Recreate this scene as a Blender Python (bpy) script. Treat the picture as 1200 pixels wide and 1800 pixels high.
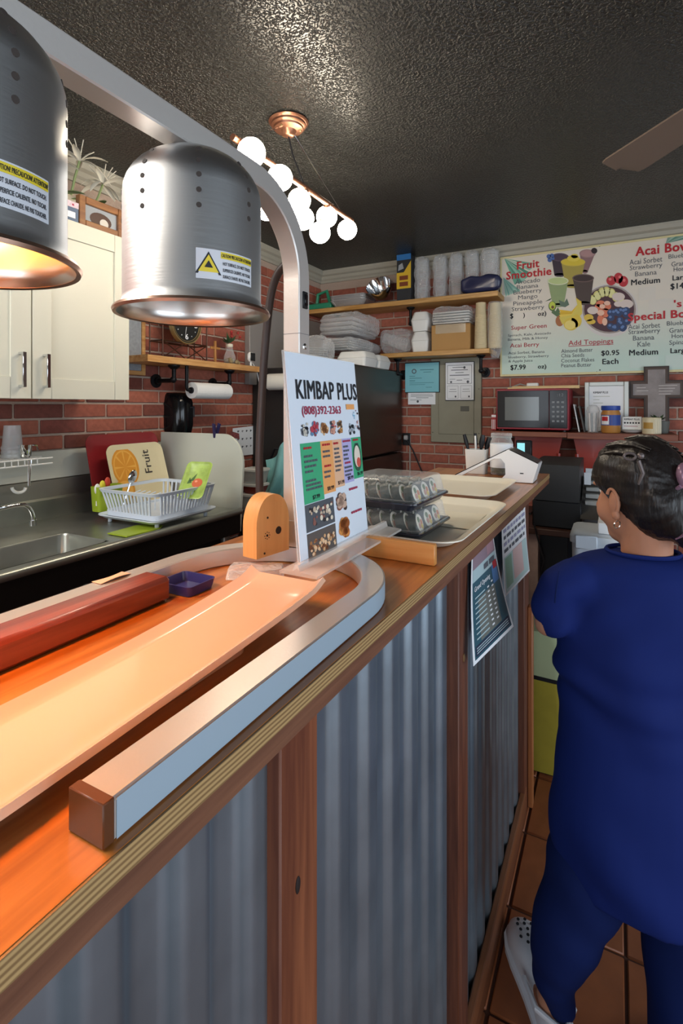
import bpy, math, random
from mathutils import Vector, Matrix, noise
random.seed(7)
for o in list(bpy.data.objects): bpy.data.objects.remove(o)
C = bpy.context.scene.collection
SC = bpy.context.scene
PI = math.pi
# ------------------------------------------------------------------ camera
F, U0, V0, EYE = 907.0, 600.0, 714.0, 1.5          # focal length and principal point for a 1200 x 1800 frame, eye height
YAW = math.atan(481/907.0)
cy, sy = math.cos(YAW), math.sin(YAW)
cam = bpy.data.cameras.new('camera'); camo = bpy.data.objects.new('camera', cam); C.objects.link(camo)
cam.sensor_fit = 'HORIZONTAL'; cam.sensor_width = 36; cam.lens = F/1200*36
cam.shift_y = -(900-V0)/1200; cam.clip_start = 0.02
camo.location = (0, 0, EYE); camo.rotation_euler = (PI/2, 0, YAW)
SC.camera = camo
# ------------------------------------------------------------------ world and daylight
w = bpy.data.worlds.new('world'); SC.world = w; w.use_nodes = True
bgn = w.node_tree.nodes['Background']; bgn.inputs[0].default_value = (.62, .78, 1, 1); bgn.inputs[1].default_value = 1.0
def area(name, loc, rot, sx, sy_, power, col):
    l = bpy.data.lights.new(name, 'AREA'); l.shape = 'RECTANGLE'; l.size = sx; l.size_y = sy_; l.energy = power; l.color = col
    o = bpy.data.objects.new(name, l); C.objects.link(o); o.location = loc; o.rotation_euler = rot
    return o
area('daylight_side_window', (2.72, .35, 1.35), (0, PI/2, 0), 2.0, 3.0, 60, (.80, .91, 1))     # outside the glazed side of the shop
area('daylight_front_window', (.3, -2.52, 1.4), (PI/2, 0, 0), 3.4, 2.0, 48, (.92, .96, 1))      # outside the shop front behind the camera
area('added_ceiling_fill', (-1.5, -.5, 2.57), (0, 0, 0), .6, 1.2, 45, (1, .95, .87))        # added fill light, unseen behind the camera, to brighten the room
vs = SC.view_settings
vs.view_transform = 'Standard'; vs.look = 'None'; vs.exposure = 0.15; vs.gamma = 1; vs.use_curve_mapping = False

# ------------------------------------------------------------------ pixel -> place helpers (each needs a real plane or depth)
def ray(u, v):
    k = (u-U0)/F
    return Vector((-sy+cy*k, cy+sy*k, (V0-v)/F))
def _at(u, v, t):
    return Vector((0, 0, EYE))+ray(u, v)*t
def at_x(u, v, x): return _at(u, v, x/ray(u, v).x)
def at_y(u, v, y): return _at(u, v, y/ray(u, v).y)
def at_z(u, v, z): return _at(u, v, (z-EYE)/ray(u, v).z)
def at_d(u, v, d): return _at(u, v, d)

# ------------------------------------------------------------------ materials
MATS = {}
def nodes(name):
    m = bpy.data.materials.new(name); m.use_nodes = True; MATS[name] = m
    nt = m.node_tree; return m, nt, nt.nodes['Principled BSDF']
def srgb(c):
    if isinstance(c, str):
        c = [int(c[i:i+2], 16)/255 for i in (0, 2, 4)]
    return tuple((x/12.92 if x <= .04045 else ((x+.055)/1.055)**2.4) for x in c[:3])+(1,)
def mat(name, col, rough=.5, metal=0, bump=0, bscale=50, var=0, vscale=8, stretch=(1, 1, 1), emit=0, ecol=None, alpha=1, trans=0, coat=0, aniso=0, spec=.5, sss=0, ior=1.45):
    if name in MATS: return MATS[name]
    m, nt, b = nodes(name)
    c = srgb(col)
    b.inputs['Base Color'].default_value = c
    b.inputs['Roughness'].default_value = rough; b.inputs['Metallic'].default_value = metal
    b.inputs['Specular IOR Level'].default_value = spec; b.inputs['IOR'].default_value = ior
    b.inputs['Alpha'].default_value = alpha; b.inputs['Transmission Weight'].default_value = trans
    b.inputs['Coat Weight'].default_value = coat; b.inputs['Coat Roughness'].default_value = .08
    if aniso: b.inputs['Anisotropic'].default_value = aniso
    if sss:
        b.inputs['Subsurface Weight'].default_value = sss; b.inputs['Subsurface Radius'].default_value = (.02, .008, .004)
    if emit:
        b.inputs['Emission Color'].default_value = srgb(ecol) if ecol else c; b.inputs['Emission Strength'].default_value = emit
    if bump or var:
        tc = nt.nodes.new('ShaderNodeTexCoord'); mp = nt.nodes.new('ShaderNodeMapping'); mp.inputs['Scale'].default_value = stretch
        nt.links.new(tc.outputs['Object'], mp.inputs[0])
    if var:
        n = nt.nodes.new('ShaderNodeTexNoise'); n.inputs['Scale'].default_value = vscale; n.inputs['Detail'].default_value = 4
        nt.links.new(mp.outputs[0], n.inputs['Vector'])
        r = nt.nodes.new('ShaderNodeMapRange'); r.inputs['From Min'].default_value = .3; r.inputs['From Max'].default_value = .7
        r.inputs['To Min'].default_value = 1-var; r.inputs['To Max'].default_value = 1+var
        nt.links.new(n.outputs['Fac'], r.inputs['Value'])
        mx = nt.nodes.new('ShaderNodeMix'); mx.data_type = 'RGBA'; mx.blend_type = 'MULTIPLY'; mx.inputs['Factor'].default_value = 1
        mx.inputs[6].default_value = c; nt.links.new(r.outputs[0], mx.inputs[7]); nt.links.new(mx.outputs[2], b.inputs['Base Color'])
    if bump:
        n2 = nt.nodes.new('ShaderNodeTexNoise'); n2.inputs['Scale'].default_value = bscale; n2.inputs['Detail'].default_value = 3
        nt.links.new(mp.outputs[0], n2.inputs['Vector'])
        bp = nt.nodes.new('ShaderNodeBump'); bp.inputs['Strength'].default_value = bump; bp.inputs['Distance'].default_value = .01
        nt.links.new(n2.outputs['Fac'], bp.inputs['Height']); nt.links.new(bp.outputs[0], b.inputs['Normal'])
    return m
def wood(name, c1, c2, axis='y', rough=.45, scale=30, coat=0, rnd=0):
    if name in MATS: return MATS[name]
    m, nt, b = nodes(name)
    tc = nt.nodes.new('ShaderNodeTexCoord'); mp = nt.nodes.new('ShaderNodeMapping')
    st = {'x': (.06, 1, 1), 'y': (1, .06, 1), 'z': (1, 1, .06)}[axis]
    mp.inputs['Scale'].default_value = st; nt.links.new(tc.outputs['Object'], mp.inputs[0])
    n = nt.nodes.new('ShaderNodeTexNoise'); n.inputs['Scale'].default_value = scale; n.inputs['Detail'].default_value = 6; n.inputs['Distortion'].default_value = 1.2
    nt.links.new(mp.outputs[0], n.inputs['Vector'])
    n3 = nt.nodes.new('ShaderNodeTexNoise'); n3.inputs['Scale'].default_value = scale*7; n3.inputs['Detail'].default_value = 3
    nt.links.new(mp.outputs[0], n3.inputs['Vector'])
    ad = nt.nodes.new('ShaderNodeMath'); ad.operation = 'MULTIPLY_ADD'; ad.inputs[1].default_value = .35
    nt.links.new(n3.outputs['Fac'], ad.inputs[0]); nt.links.new(n.outputs['Fac'], ad.inputs[2])
    cr = nt.nodes.new('ShaderNodeValToRGB'); e = cr.color_ramp.elements
    e[0].position = .48; e[0].color = srgb(c2); e[1].position = .86; e[1].color = srgb(c1)
    nt.links.new(ad.outputs[0], cr.inputs[0]); nt.links.new(cr.outputs[0], b.inputs['Base Color'])
    b.inputs['Roughness'].default_value = rough; b.inputs['Coat Weight'].default_value = coat; b.inputs['Coat Roughness'].default_value = .15
    bp = nt.nodes.new('ShaderNodeBump'); bp.inputs['Strength'].default_value = .12; bp.inputs['Distance'].default_value = .004
    nt.links.new(ad.outputs[0], bp.inputs['Height']); nt.links.new(bp.outputs[0], b.inputs['Normal'])
    return m
def clear(name, tint='ffffff', alpha=.2, rough=.06, bump=0, bscale=30):
    """thin clear plastic: mostly see-through, glossy at glancing angles"""
    if name in MATS: return MATS[name]
    m, nt, b = nodes(name)
    nt.nodes.remove(b)
    out = nt.nodes['Material Output']
    tr = nt.nodes.new('ShaderNodeBsdfTransparent'); pb = nt.nodes.new('ShaderNodeBsdfPrincipled')
    pb.inputs['Base Color'].default_value = srgb(tint); pb.inputs['Roughness'].default_value = rough; pb.inputs['Specular IOR Level'].default_value = .8
    fr = nt.nodes.new('ShaderNodeLayerWeight'); fr.inputs[0].default_value = .35
    mr = nt.nodes.new('ShaderNodeMapRange'); mr.inputs['To Min'].default_value = alpha; mr.inputs['To Max'].default_value = min(1, alpha+.45)
    nt.links.new(fr.outputs['Facing'], mr.inputs['Value'])
    mx = nt.nodes.new('ShaderNodeMixShader'); nt.links.new(mr.outputs[0], mx.inputs[0])
    nt.links.new(tr.outputs[0], mx.inputs[1]); nt.links.new(pb.outputs[0], mx.inputs[2]); nt.links.new(mx.outputs[0], out.inputs[0])
    if bump:
        tc = nt.nodes.new('ShaderNodeTexCoord'); n2 = nt.nodes.new('ShaderNodeTexNoise'); n2.inputs['Scale'].default_value = bscale; n2.inputs['Detail'].default_value = 3; n2.inputs['Distortion'].default_value = 1
        nt.links.new(tc.outputs['Object'], n2.inputs['Vector'])
        bp = nt.nodes.new('ShaderNodeBump'); bp.inputs['Strength'].default_value = bump; bp.inputs['Distance'].default_value = .02
        nt.links.new(n2.outputs['Fac'], bp.inputs['Height']); nt.links.new(bp.outputs[0], pb.inputs['Normal'])
    return m

# ------------------------------------------------------------------ mesh builder
class MB:
    def __init__(s): s.v = []; s.f = []
    def add(s, vs_, fs):
        o = len(s.v); s.v += [Vector(p) for p in vs_]; s.f += [tuple(i+o for i in f) for f in fs]; return s
    def box(s, lo, hi, b=0):
        lo, hi = Vector(lo), Vector(hi)
        lo, hi = Vector([min(a, c) for a, c in zip(lo, hi)]), Vector([max(a, c) for a, c in zip(lo, hi)])
        if b <= 0:
            x0, y0, z0 = lo; x1, y1, z1 = hi
            return s.add([(x0, y0, z0), (x1, y0, z0), (x1, y1, z0), (x0, y1, z0), (x0, y0, z1), (x1, y0, z1), (x1, y1, z1), (x0, y1, z1)],
                         [(0, 3, 2, 1), (4, 5, 6, 7), (0, 1, 5, 4), (1, 2, 6, 5), (2, 3, 7, 6), (3, 0, 4, 7)])
        b = min(b, *[(hi[i]-lo[i])*.49 for i in range(3)])
        c = (lo+hi)/2; h = (hi-lo)/2
        vs_ = []; idx = {}
        for sx in (-1, 1):
            for sy_ in (-1, 1):
                for sz in (-1, 1):
                    for a in range(3):
                        p = [(h[i]-(0 if i == a else b))*(sx, sy_, sz)[i]+c[i] for i in range(3)]
                        idx[(sx, sy_, sz, a)] = len(vs_); vs_.append(p)
        fs = []
        for a in range(3):
            o1, o2 = (a+1) % 3, (a+2) % 3
            for sg in (-1, 1):
                q = []
                for (p, r) in ((-1, -1), (1, -1), (1, 1), (-1, 1)):
                    k = [0, 0, 0]; k[a] = sg; k[o1] = p; k[o2] = r; q.append(idx[(*k, a)])
                fs.append(tuple(q if sg > 0 else q[::-1]))
            for p in (-1, 1):
                for r in (-1, 1):
                    q = []
                    for sg in (-1, 1):
                        k = [0, 0, 0]; k[a] = sg; k[o1] = p; k[o2] = r
                        q.append((idx[(*k, o1)], idx[(*k, o2)]))
                    f = (q[0][0], q[1][0], q[1][1], q[0][1])
                    fs.append(f if p*r < 0 else f[::-1])
        for sx in (-1, 1):
            for sy_ in (-1, 1):
                for sz in (-1, 1):
                    f = tuple(idx[(sx, sy_, sz, a)] for a in range(3))
                    fs.append(f if sx*sy_*sz > 0 else f[::-1])
        return s.add(vs_, fs)
    def tube(s, pts, r, n=10, cap=True, closed=False):
        pts = [Vector(p) for p in pts]; m = len(pts)
        rs = r if isinstance(r, (list, tuple)) else [r]*m
        vs_ = []; up = None
        for i, p in enumerate(pts):
            if closed: d = pts[(i+1) % m]-pts[i-1]
            else: d = pts[min(i+1, m-1)]-pts[max(i-1, 0)]
            d.normalize()
            if up is None:
                up = Vector((0, 0, 1)) if abs(d.z) < .9 else Vector((0, 1, 0))
            e1 = d.cross(up)
            if e1.length < 1e-6: e1 = d.cross(Vector((1, 0, 0)))
            e1.normalize(); e2 = e1.cross(d); up = e2
            for k in range(n):
                a = 2*PI*k/n; vs_.append(p+(e1*math.cos(a)+e2*math.sin(a))*rs[i])
        fs = []
        for i in range(m if closed else m-1):
            for k in range(n):
                a, b = i*n+k, i*n+(k+1) % n; c, d = ((i+1) % m)*n+(k+1) % n, ((i+1) % m)*n+k
                fs.append((a, d, c, b))
        if cap and not closed:
            fs.append(tuple(range(n))); fs.append(tuple(range((m-1)*n, m*n))[::-1])
        return s.add(vs_, fs)
    def sweep(s, pts, prof, cap=True, up=(0, 0, 1)):
        """sweep a closed 2-D profile (side, up) along a path"""
        pts = [Vector(p) for p in pts]; m = len(pts); n = len(prof); vs_ = []; up = Vector(up)
        for i, p in enumerate(pts):
            d = (pts[min(i+1, m-1)]-pts[max(i-1, 0)]).normalized()
            e1 = d.cross(up).normalized(); e2 = e1.cross(d)
            for (a, b) in prof: vs_.append(p+e1*a+e2*b)
        fs = [(i*n+k, i*n+(k+1) % n, (i+1)*n+(k+1) % n, (i+1)*n+k) for i in range(m-1) for k in range(n)]
        if cap: fs.append(tuple(range(n))[::-1]); fs.append(tuple(range((m-1)*n, m*n)))
        return s.add(vs_, fs)
    def lathe(s, prof, c=(0, 0, 0), n=32, cap0=True, cap1=True, sq=None):
        c = Vector(c); vs_ = []
        for (r, z) in prof:
            for k in range(n):
                a = 2*PI*k/n; vs_.append(c+Vector((r*math.cos(a), r*math.sin(a), z)))
        m = len(prof)
        fs = [(i*n+k, i*n+(k+1) % n, (i+1)*n+(k+1) % n, (i+1)*n+k) for i in range(m-1) for k in range(n)]
        if cap0: fs.append(tuple(range(n))[::-1])
        if cap1: fs.append(tuple(range((m-1)*n, m*n)))
        return s.add(vs_, fs)
    def cyl(s, p0, p1, r0, r1=None, n=16):
        return s.tube([p0, p1], [r0, r0 if r1 is None else r1], n)
    def ball(s, c, r, n=16, m=10, e=1.0, e2=None, rot=None):
        c = Vector(c); r = Vector((r, r, r)) if isinstance(r, (int, float)) else Vector(r)
        e2 = e if e2 is None else e2
        pw = lambda x, k: math.copysign(abs(x)**k, x)
        vs_ = []
        for i in range(1, m):
            ph = -PI/2+PI*i/m
            for k in range(n):
                a = 2*PI*k/n
                p = Vector((pw(math.cos(ph), e)*pw(math.cos(a), e2)*r.x, pw(math.cos(ph), e)*pw(math.sin(a), e2)*r.y, pw(math.sin(ph), e)*r.z))
                vs_.append(c+(rot @ p if rot else p))
        lo = Vector((0, 0, -r.z)); hi = Vector((0, 0, r.z))
        vs_ += [c+(rot @ lo if rot else lo), c+(rot @ hi if rot else hi)]
        B, T = len(vs_)-2, len(vs_)-1
        fs = [(i*n+k, i*n+(k+1) % n, (i+1)*n+(k+1) % n, (i+1)*n+k) for i in range(m-2) for k in range(n)]
        fs += [(B, (k+1) % n, k) for k in range(n)]+[(T, (m-2)*n+k, (m-2)*n+(k+1) % n) for k in range(n)]
        return s.add(vs_, fs)
    def prism(s, poly, o, u, v, th):
        """2-D polygon in the frame (o; u, v), extruded by th along u x v"""
        o, u, v = Vector(o), Vector(u).normalized(), Vector(v).normalized(); nn = u.cross(v)
        n = len(poly); A = [o+u*a+v*b for a, b in poly]
        vs_ = A+[p+nn*th for p in A]
        fs = [tuple(range(n))[::-1], tuple(range(n, 2*n))]+[(k, (k+1) % n, n+(k+1) % n, n+k) for k in range(n)]
        return s.add(vs_, fs)
    def grid(s, fn, nu, nv, th=0):
        P = [[Vector(fn(i/nu, j/nv)) for j in range(nv+1)] for i in range(nu+1)]
        vs_ = [p for row in P for p in row]; W = nv+1
        fs = [(i*W+j, (i+1)*W+j, (i+1)*W+j+1, i*W+j+1) for i in range(nu) for j in range(nv)]
        if th:
            N = []
            for i in range(nu+1):
                for j in range(nv+1):
                    a = P[min(i+1, nu)][j]-P[max(i-1, 0)][j]; b = P[i][min(j+1, nv)]-P[i][max(j-1, 0)]
                    N.append(a.cross(b).normalized()*th)
            k = len(vs_); vs_ = vs_+[p-q for p, q in zip(vs_, N)]
            fs += [tuple(i+k for i in f[::-1]) for f in fs]
            rim = [i*W for i in range(nu+1)]+[nu*W+j for j in range(1, nv+1)]+[i*W+nv for i in range(nu-1, -1, -1)]+[j for j in range(nv-1, 0, -1)]
            for a, b in zip(rim, rim[1:]+rim[:1]): fs.append((b, a, a+k, b+k))
        return s.add(vs_, fs)
    def xf(s, M_):
        s.v = [M_ @ p for p in s.v]; return s
    def wob(s, amp, freq, seed=0):
        o = Vector((seed*3.1, seed*1.7, seed*.9))
        s.v = [p+noise.noise_vector((p+o)*freq)*amp for p in s.v]; return s
WORLD = {}
def obj(name, mb, m, parent=None, smooth=40):
    me = bpy.data.meshes.new(name); off = WORLD.get(parent.name, Vector()) if parent else Vector()
    me.from_pydata([tuple(p-off) for p in mb.v], [], mb.f); me.update()
    if isinstance(m, str): m = MATS[m]
    me.materials.append(m)
    if smooth:
        me.polygons.foreach_set('use_smooth', [True]*len(me.polygons)); me.set_sharp_from_angle(angle=math.radians(smooth))
    o = bpy.data.objects.new(name, me); C.objects.link(o)
    if parent: o.parent = parent
    WORLD[o.name] = off
    return o
def tag(o, label, cat, group=None):
    o['label'] = label; o['category'] = cat
    if group: o['group'] = group
    return o
def thing(name, label, cat, loc=(0, 0, 0), group=None):
    o = bpy.data.objects.new(name, None); C.objects.link(o); o.location = loc; o.empty_display_size = .05
    WORLD[o.name] = Vector(loc)
    return tag(o, label, cat, group)
def one(name, mb, m, label, cat, group=None, smooth=40):
    return tag(obj(name, mb, m, None, smooth), label, cat, group)
def struct(name, mb, m, smooth=0):
    o = obj(name, mb, m, None, smooth); o['kind'] = 'structure'; return o
def child_copy(src, name, parent, loc, rot=(0, 0, 0)):
    o = src.copy(); o.name = name; C.objects.link(o); o.parent = parent; o.location = loc; o.rotation_euler = rot; WORLD[o.name] = Vector(loc)
    return o
def copy_tree(root, loc, rotz=0, label=None):
    r = root.copy(); C.objects.link(r); r.location = loc; r.rotation_euler = (0, 0, rotz)
    if label: r['label'] = label
    for ch in list(root.children):
        c = ch.copy(); C.objects.link(c); c.parent = r
        for g in list(ch.children):
            d = g.copy(); C.objects.link(d); d.parent = c
    return r
def evaluate(o):
    """bake the modifiers of o into its mesh"""
    dg = bpy.context.evaluated_depsgraph_get(); me = bpy.data.meshes.new_from_object(o.evaluated_get(dg)); o.modifiers.clear(); old = o.data; o.data = me
    bpy.data.meshes.remove(old); return o

# flat print: a frame (origin, right, up) on which pictures and lettering lie as thin sheets
TXT = {}
def text_mesh(body, bold=0):
    k = (body, bold)
    if k not in TXT:
        cu = bpy.data.curves.new('t', 'FONT'); cu.body = body; cu.size = 1; cu.resolution_u = 2; cu.space_character = 1+bold*1.6
        to = bpy.data.objects.new('t', cu)
        me = bpy.data.meshes.new_from_object(to)
        V_ = [v.co.copy() for v in me.vertices]; F_ = [tuple(p.vertices) for p in me.polygons]; n_ = len(V_)
        offs = [(0, 0)] if bold < .008 else [(-bold*.7, -bold*.4), (bold*.7, -bold*.4), (-bold*.7, bold*.4), (bold*.7, bold*.4)]     # heavier strokes
        TXT[k] = ([p+Vector((a, c, .002*i)) for i, (a, c) in enumerate(offs) for p in V_], [tuple(q+n_*i for q in f) for i in range(len(offs)) for f in F_])
        bpy.data.objects.remove(to); bpy.data.curves.remove(cu); bpy.data.meshes.remove(me)
    return TXT[k]
class Sheet:
    def __init__(s, o, u, v, parent, step=.0006):
        s.o, s.u, s.v = Vector(o), Vector(u).normalized(), Vector(v).normalized(); s.n = s.u.cross(s.v); s.p = parent; s.step = step
    def P(s, a, b, layer=1): return s.o+s.u*a+s.v*b+s.n*(s.step*layer)
    def polys(s, name, plist, m, layer=1):
        mb = MB()
        for pl in plist: mb.add([s.P(a, b, layer) for a, b in pl], [tuple(range(len(pl)))])
        return obj(name, mb, m, s.p, 0)
    def rects(s, name, rl, m, layer=1):
        return s.polys(name, [[(a, b), (c, b), (c, d), (a, d)] for a, b, c, d in rl], m, layer)
    def discs(s, name, dl, m, layer=1, n=20):
        return s.polys(name, [[(x+rx*math.cos(2*PI*k/n), y+ry*math.sin(2*PI*k/n)) for k in range(n)] for x, y, rx, ry in dl], m, layer)
    def text(s, body, box, m, bold=0, layer=3, name='lettering', shear=0):
        """fit the words into box = (x0, y0, x1, y1)"""
        vs_, fs = text_mesh(body, bold)
        xs = [p.x for p in vs_]; ys = [p.y for p in vs_]
        x0, x1, y0, y1 = min(xs), max(xs), min(ys), max(ys)
        a0, b0, a1, b1 = box
        mb = MB().add([s.P(a0+(p.x-x0)/(x1-x0)*(a1-a0)+shear*(p.y-y0)/(y1-y0), b0+(p.y-y0)/(y1-y0)*(b1-b0), layer+p.z*150) for p in vs_], fs)
        return obj(name, mb, m, s.p, 0)

# ------------------------------------------------------------------ shared materials
STEEL = mat('brushed_steel', 'e2e2e2', .36, 1, aniso=.75, bump=.02, bscale=60, stretch=(.3, .3, 6))
_nt = STEEL.node_tree; _tg = _nt.nodes.new('ShaderNodeTangent'); _tg.direction_type = 'RADIAL'; _tg.axis = 'Z'      # turned on a lathe: the grain runs round the dome
_nt.links.new(_tg.outputs[0], _nt.nodes['Principled BSDF'].inputs['Tangent'])
STEELH = mat('satin_aluminium', 'd2cfcb', .36, .75, bump=.02, bscale=300)
SINK = mat('worn_sink_steel', '9a9c95', .32, .8, bump=.03, bscale=30, var=.1)
CHROME = mat('chrome', 'd8dadc', .08, 1)
ALU = mat('aluminium_foil', 'd8d9da', .35, .7, bump=.3, bscale=60)
BLACK = mat('black_plastic', '15161a', .4)
BLACKG = mat('gloss_black', '0c0d10', .15)
PIPE = mat('black_iron', '1c1c1e', .45, .6, bump=.1, bscale=90)
WHITE = mat('white_plastic', 'e6e6e2', .4)
PAPER = mat('paper_white', 'e9ebee', .7)
FOAM = mat('foam_white', 'e8e7e2', .8, bump=.1, bscale=200)
INK = mat('ink_black', '22242a', .7)
INKG = mat('ink_grey', '565a62', .7)
RED = mat('ink_red', 'b42430', .6)
INKP = mat('ink_pink_red', 'a83250', .7)
CLEAR = clear('clear_plastic', 'f2f5f6', .14)
BAG = clear('crinkled_bag_film', 'f6f8f8', .15, .07, bump=.5, bscale=40)
KLID = clear('box_lid_clear', 'f4f6f6', .04, .04)
GLASS = clear('clear_glass', 'f4faf8', .1, .03)
BROWN = wood('stained_post_wood', '6e3d26', '4a2415', 'z', .5, 26)
SHELFW = wood('pine_shelf', 'd3a566', 'a97838', 'x', .45, 26)
SHELFY = wood('live_edge_pine', 'd8ac72', 'b0763c', 'y', .45, 26)
# ================================================================== the setting
XL, YB, ZC = -2.13, 3.65, 2.59
XR, YF = 2.6, -2.4
MORTAR = mat('mortar', 'b09c8e', .9, bump=.4, bscale=120)
m, nt, b = nodes('brick_red')
oi = nt.nodes.new('ShaderNodeObjectInfo'); cr = nt.nodes.new('ShaderNodeValToRGB'); e = cr.color_ramp.elements
e[0].color = srgb('82453a'); e[1].color = srgb('a4604c'); e.new(.25).color = srgb('93503f'); e.new(.08).color = srgb('68382f'); e.new(.6).color = srgb('9b5746')
tc = nt.nodes.new('ShaderNodeTexCoord'); n = nt.nodes.new('ShaderNodeTexNoise'); n.inputs['Scale'].default_value = 45; n.inputs['Detail'].default_value = 5
nt.links.new(tc.outputs['Object'], n.inputs['Vector'])
mx = nt.nodes.new('ShaderNodeMix'); mx.data_type = 'RGBA'; mx.blend_type = 'OVERLAY'; mx.inputs['Factor'].default_value = .45
nt.links.new(oi.outputs['Random'], cr.inputs[0]); nt.links.new(cr.outputs[0], mx.inputs[6]); nt.links.new(n.outputs['Fac'], mx.inputs[7]); nt.links.new(mx.outputs[2], b.inputs['Base Color'])
bp = nt.nodes.new('ShaderNodeBump'); bp.inputs['Strength'].default_value = .5; bp.inputs['Distance'].default_value = .004
nt.links.new(n.outputs['Fac'], bp.inputs['Height']); nt.links.new(bp.outputs[0], b.inputs['Normal'])
b.inputs['Roughness'].default_value = .75
BRICK = m
TILE = mat('terracotta_tile', '8a4e2c', .5, bump=.12, bscale=25, var=.14, vscale=14)
GROUT = mat('tile_grout', '4a2a1c', .9)
# ceiling: black textured gloss paint, the knock-down texture lies in the paint
m, nt, b = nodes('black_textured_ceiling_paint')
b.inputs['Base Color'].default_value = srgb('242523'); b.inputs['Roughness'].default_value = .32; b.inputs['Specular IOR Level'].default_value = .6
tc = nt.nodes.new('ShaderNodeTexCoord'); n = nt.nodes.new('ShaderNodeTexNoise'); n.inputs['Scale'].default_value = 100; n.inputs['Detail'].default_value = 2.5
nt.links.new(tc.outputs['Object'], n.inputs['Vector'])
mr = nt.nodes.new('ShaderNodeMapRange'); mr.interpolation_type = 'SMOOTHSTEP'; mr.inputs['From Min'].default_value = .42; mr.inputs['From Max'].default_value = .62
nt.links.new(n.outputs['Fac'], mr.inputs['Value'])
bp = nt.nodes.new('ShaderNodeBump'); bp.inputs['Strength'].default_value = .75; bp.inputs['Distance'].default_value = .008
nt.links.new(mr.outputs[0], bp.inputs['Height']); nt.links.new(bp.outputs[0], b.inputs['Normal'])
CEIL = m
WALLP = mat('beige_plaster', 'e0dbd2', .85, bump=.1, bscale=60)
CROWN = mat('painted_crown', 'a7a395', .5)
DARKW = mat('dark_dado_paint', '4a4038', .6)

struct('ceiling', MB().box((XL-.1, YF-.1, ZC), (XR+.1, YB+.1, ZC+.1)), CEIL)
fl = struct('floor', MB().box((XL-.1, YF-.1, -.1), (XR+.1, YB+.1, -.006)), GROUT)
TS = .305
tm = obj('tile', MB().box((-TS/2+.004, -TS/2+.004, -.012), (TS/2-.004, TS/2-.004, 0), .003), TILE, fl)
first = True
for i in range(-1, 8):
    for j in range(-5, 7):
        x, y = -.28+TS*(i+.5), 1.605+TS*(j+.5)
        if x > XR-.1 or y > YB-.1 or x < -.7: continue
        if first: tm.location = (x, y, 0); first = False
        else: child_copy(tm, 'tile', fl, (x, y, 0))
wl = struct('wall_left', MB().box((XL-.1, YF-.1, -.1), (XL, YB+.1, ZC)), MORTAR)
wb = struct('wall_back', MB().box((XL, YB, -.1), (XR+.1, YB+.1, ZC)), MORTAR)
# glazed side and shop front: piers, sill and head round each opening
struct('wall_right', MB().box((XR, YF, -.1), (XR+.1, YB, .35)).box((XR, YF, 2.35), (XR+.1, YB, ZC)).box((XR, YF, .35), (XR+.1, -1.2, 2.35)).box((XR, 1.9, .35), (XR+.1, YB, 2.35)), WALLP)
struct('wall_front', MB().box((XL, YF-.1, -.1), (XR, YF, .4)).box((XL, YF-.1, 2.4), (XR, YF, ZC)).box((XL, YF-.1, .4), (-1.4, YF, 2.4)).box((2.0, YF-.1, .4), (XR, YF, 2.4)), WALLP)
FRM = mat('window_frame_dark', '33302c', .5)
w1 = struct('window_1', MB().box((XR, -1.2, .35), (XR+.06, -1.14, 2.35)).box((XR, 1.84, .35), (XR+.06, 1.9, 2.35)).box((XR, .32, .35), (XR+.06, .38, 2.35)).box((XR, -1.2, .35), (XR+.06, 1.9, .41)).box((XR, -1.2, 2.29), (XR+.06, 1.9, 2.35)), FRM)
w2 = struct('window_2', MB().box((-1.4, YF-.06, .4), (-1.34, YF, 2.4)).box((1.94, YF-.06, .4), (2.0, YF, 2.4)).box((.27, YF-.06, .4), (.33, YF, 2.4)).box((-1.4, YF-.06, .4), (2.0, YF, .46)).box((-1.4, YF-.06, 2.34), (2.0, YF, 2.4)), FRM)
# bricks, only where the photo shows brick
BL, BH, BG = .203, .0575, .0102
def bricks(wall, axis, a0, a1, z0, z1, skip):
    src = None
    nrow = int((z1-z0)/(BH+BG))
    for r in range(nrow):
        z = z0+(r+.5)*(BH+BG); off = (BL+BG)/2*(r % 2)
        a = a0-off
        while a < a1:
            lo, hi = max(a, a0), min(a+BL, a1)
            a += BL+BG
            if hi-lo < .03 or any(s[0] < lo and hi < s[1] and s[2] < z-.03 and z+.03 < s[3] for s in skip): continue
            full = hi-lo > BL-.001; c = (lo+hi)/2; dz = random.uniform(-.0012, .0012); dp = random.uniform(0, .002)
            loc = (XL+dp, c, z+dz) if axis == 'y' else (c, YB-dp, z+dz)
            if full and src:
                child_copy(src, 'brick', wall, loc); continue
            h = (hi-lo)/2
            bx = MB().box((-.01, -h, -BH/2), (.007, h, BH/2), .003) if axis == 'y' else MB().box((-h, -.007, -BH/2), (h, .01, BH/2), .003)
            o = obj('brick', bx, BRICK, wall); o.location = loc
            if full: src = o
def brickwork(wall, axis, a0, a1, z0, z1, hole):
    mb = MB(); r = 0; z = z0+(BH+BG)/2
    while z < z1:
        a = a0-(BL+BG)/2*(r % 2)
        while a < a1:
            lo, hi = max(a, a0), min(a+BL, a1); a += BL+BG
            if hi-lo < .02 or (hole[0]-.02 < lo and hi < hole[1]+.02 and hole[2] < z < hole[3]): continue
            if axis == 'y': mb.box((XL-.004, lo, z-BH/2), (XL+.007, hi, z+BH/2))
            else: mb.box((lo, YB-.007, z-BH/2), (hi, YB+.004, z+BH/2))
        z += BH+BG; r += 1
    o = obj('brickwork', mb, BRICK, wall, 0); o['kind'] = 'stuff'
brickwork(wl, 'y', YF, 1.0, .0, 2.5, (9, 9, 9, 9)); brickwork(wl, 'y', 1.0, YB, .0, 1.3, (9, 9, 9, 9))
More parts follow.
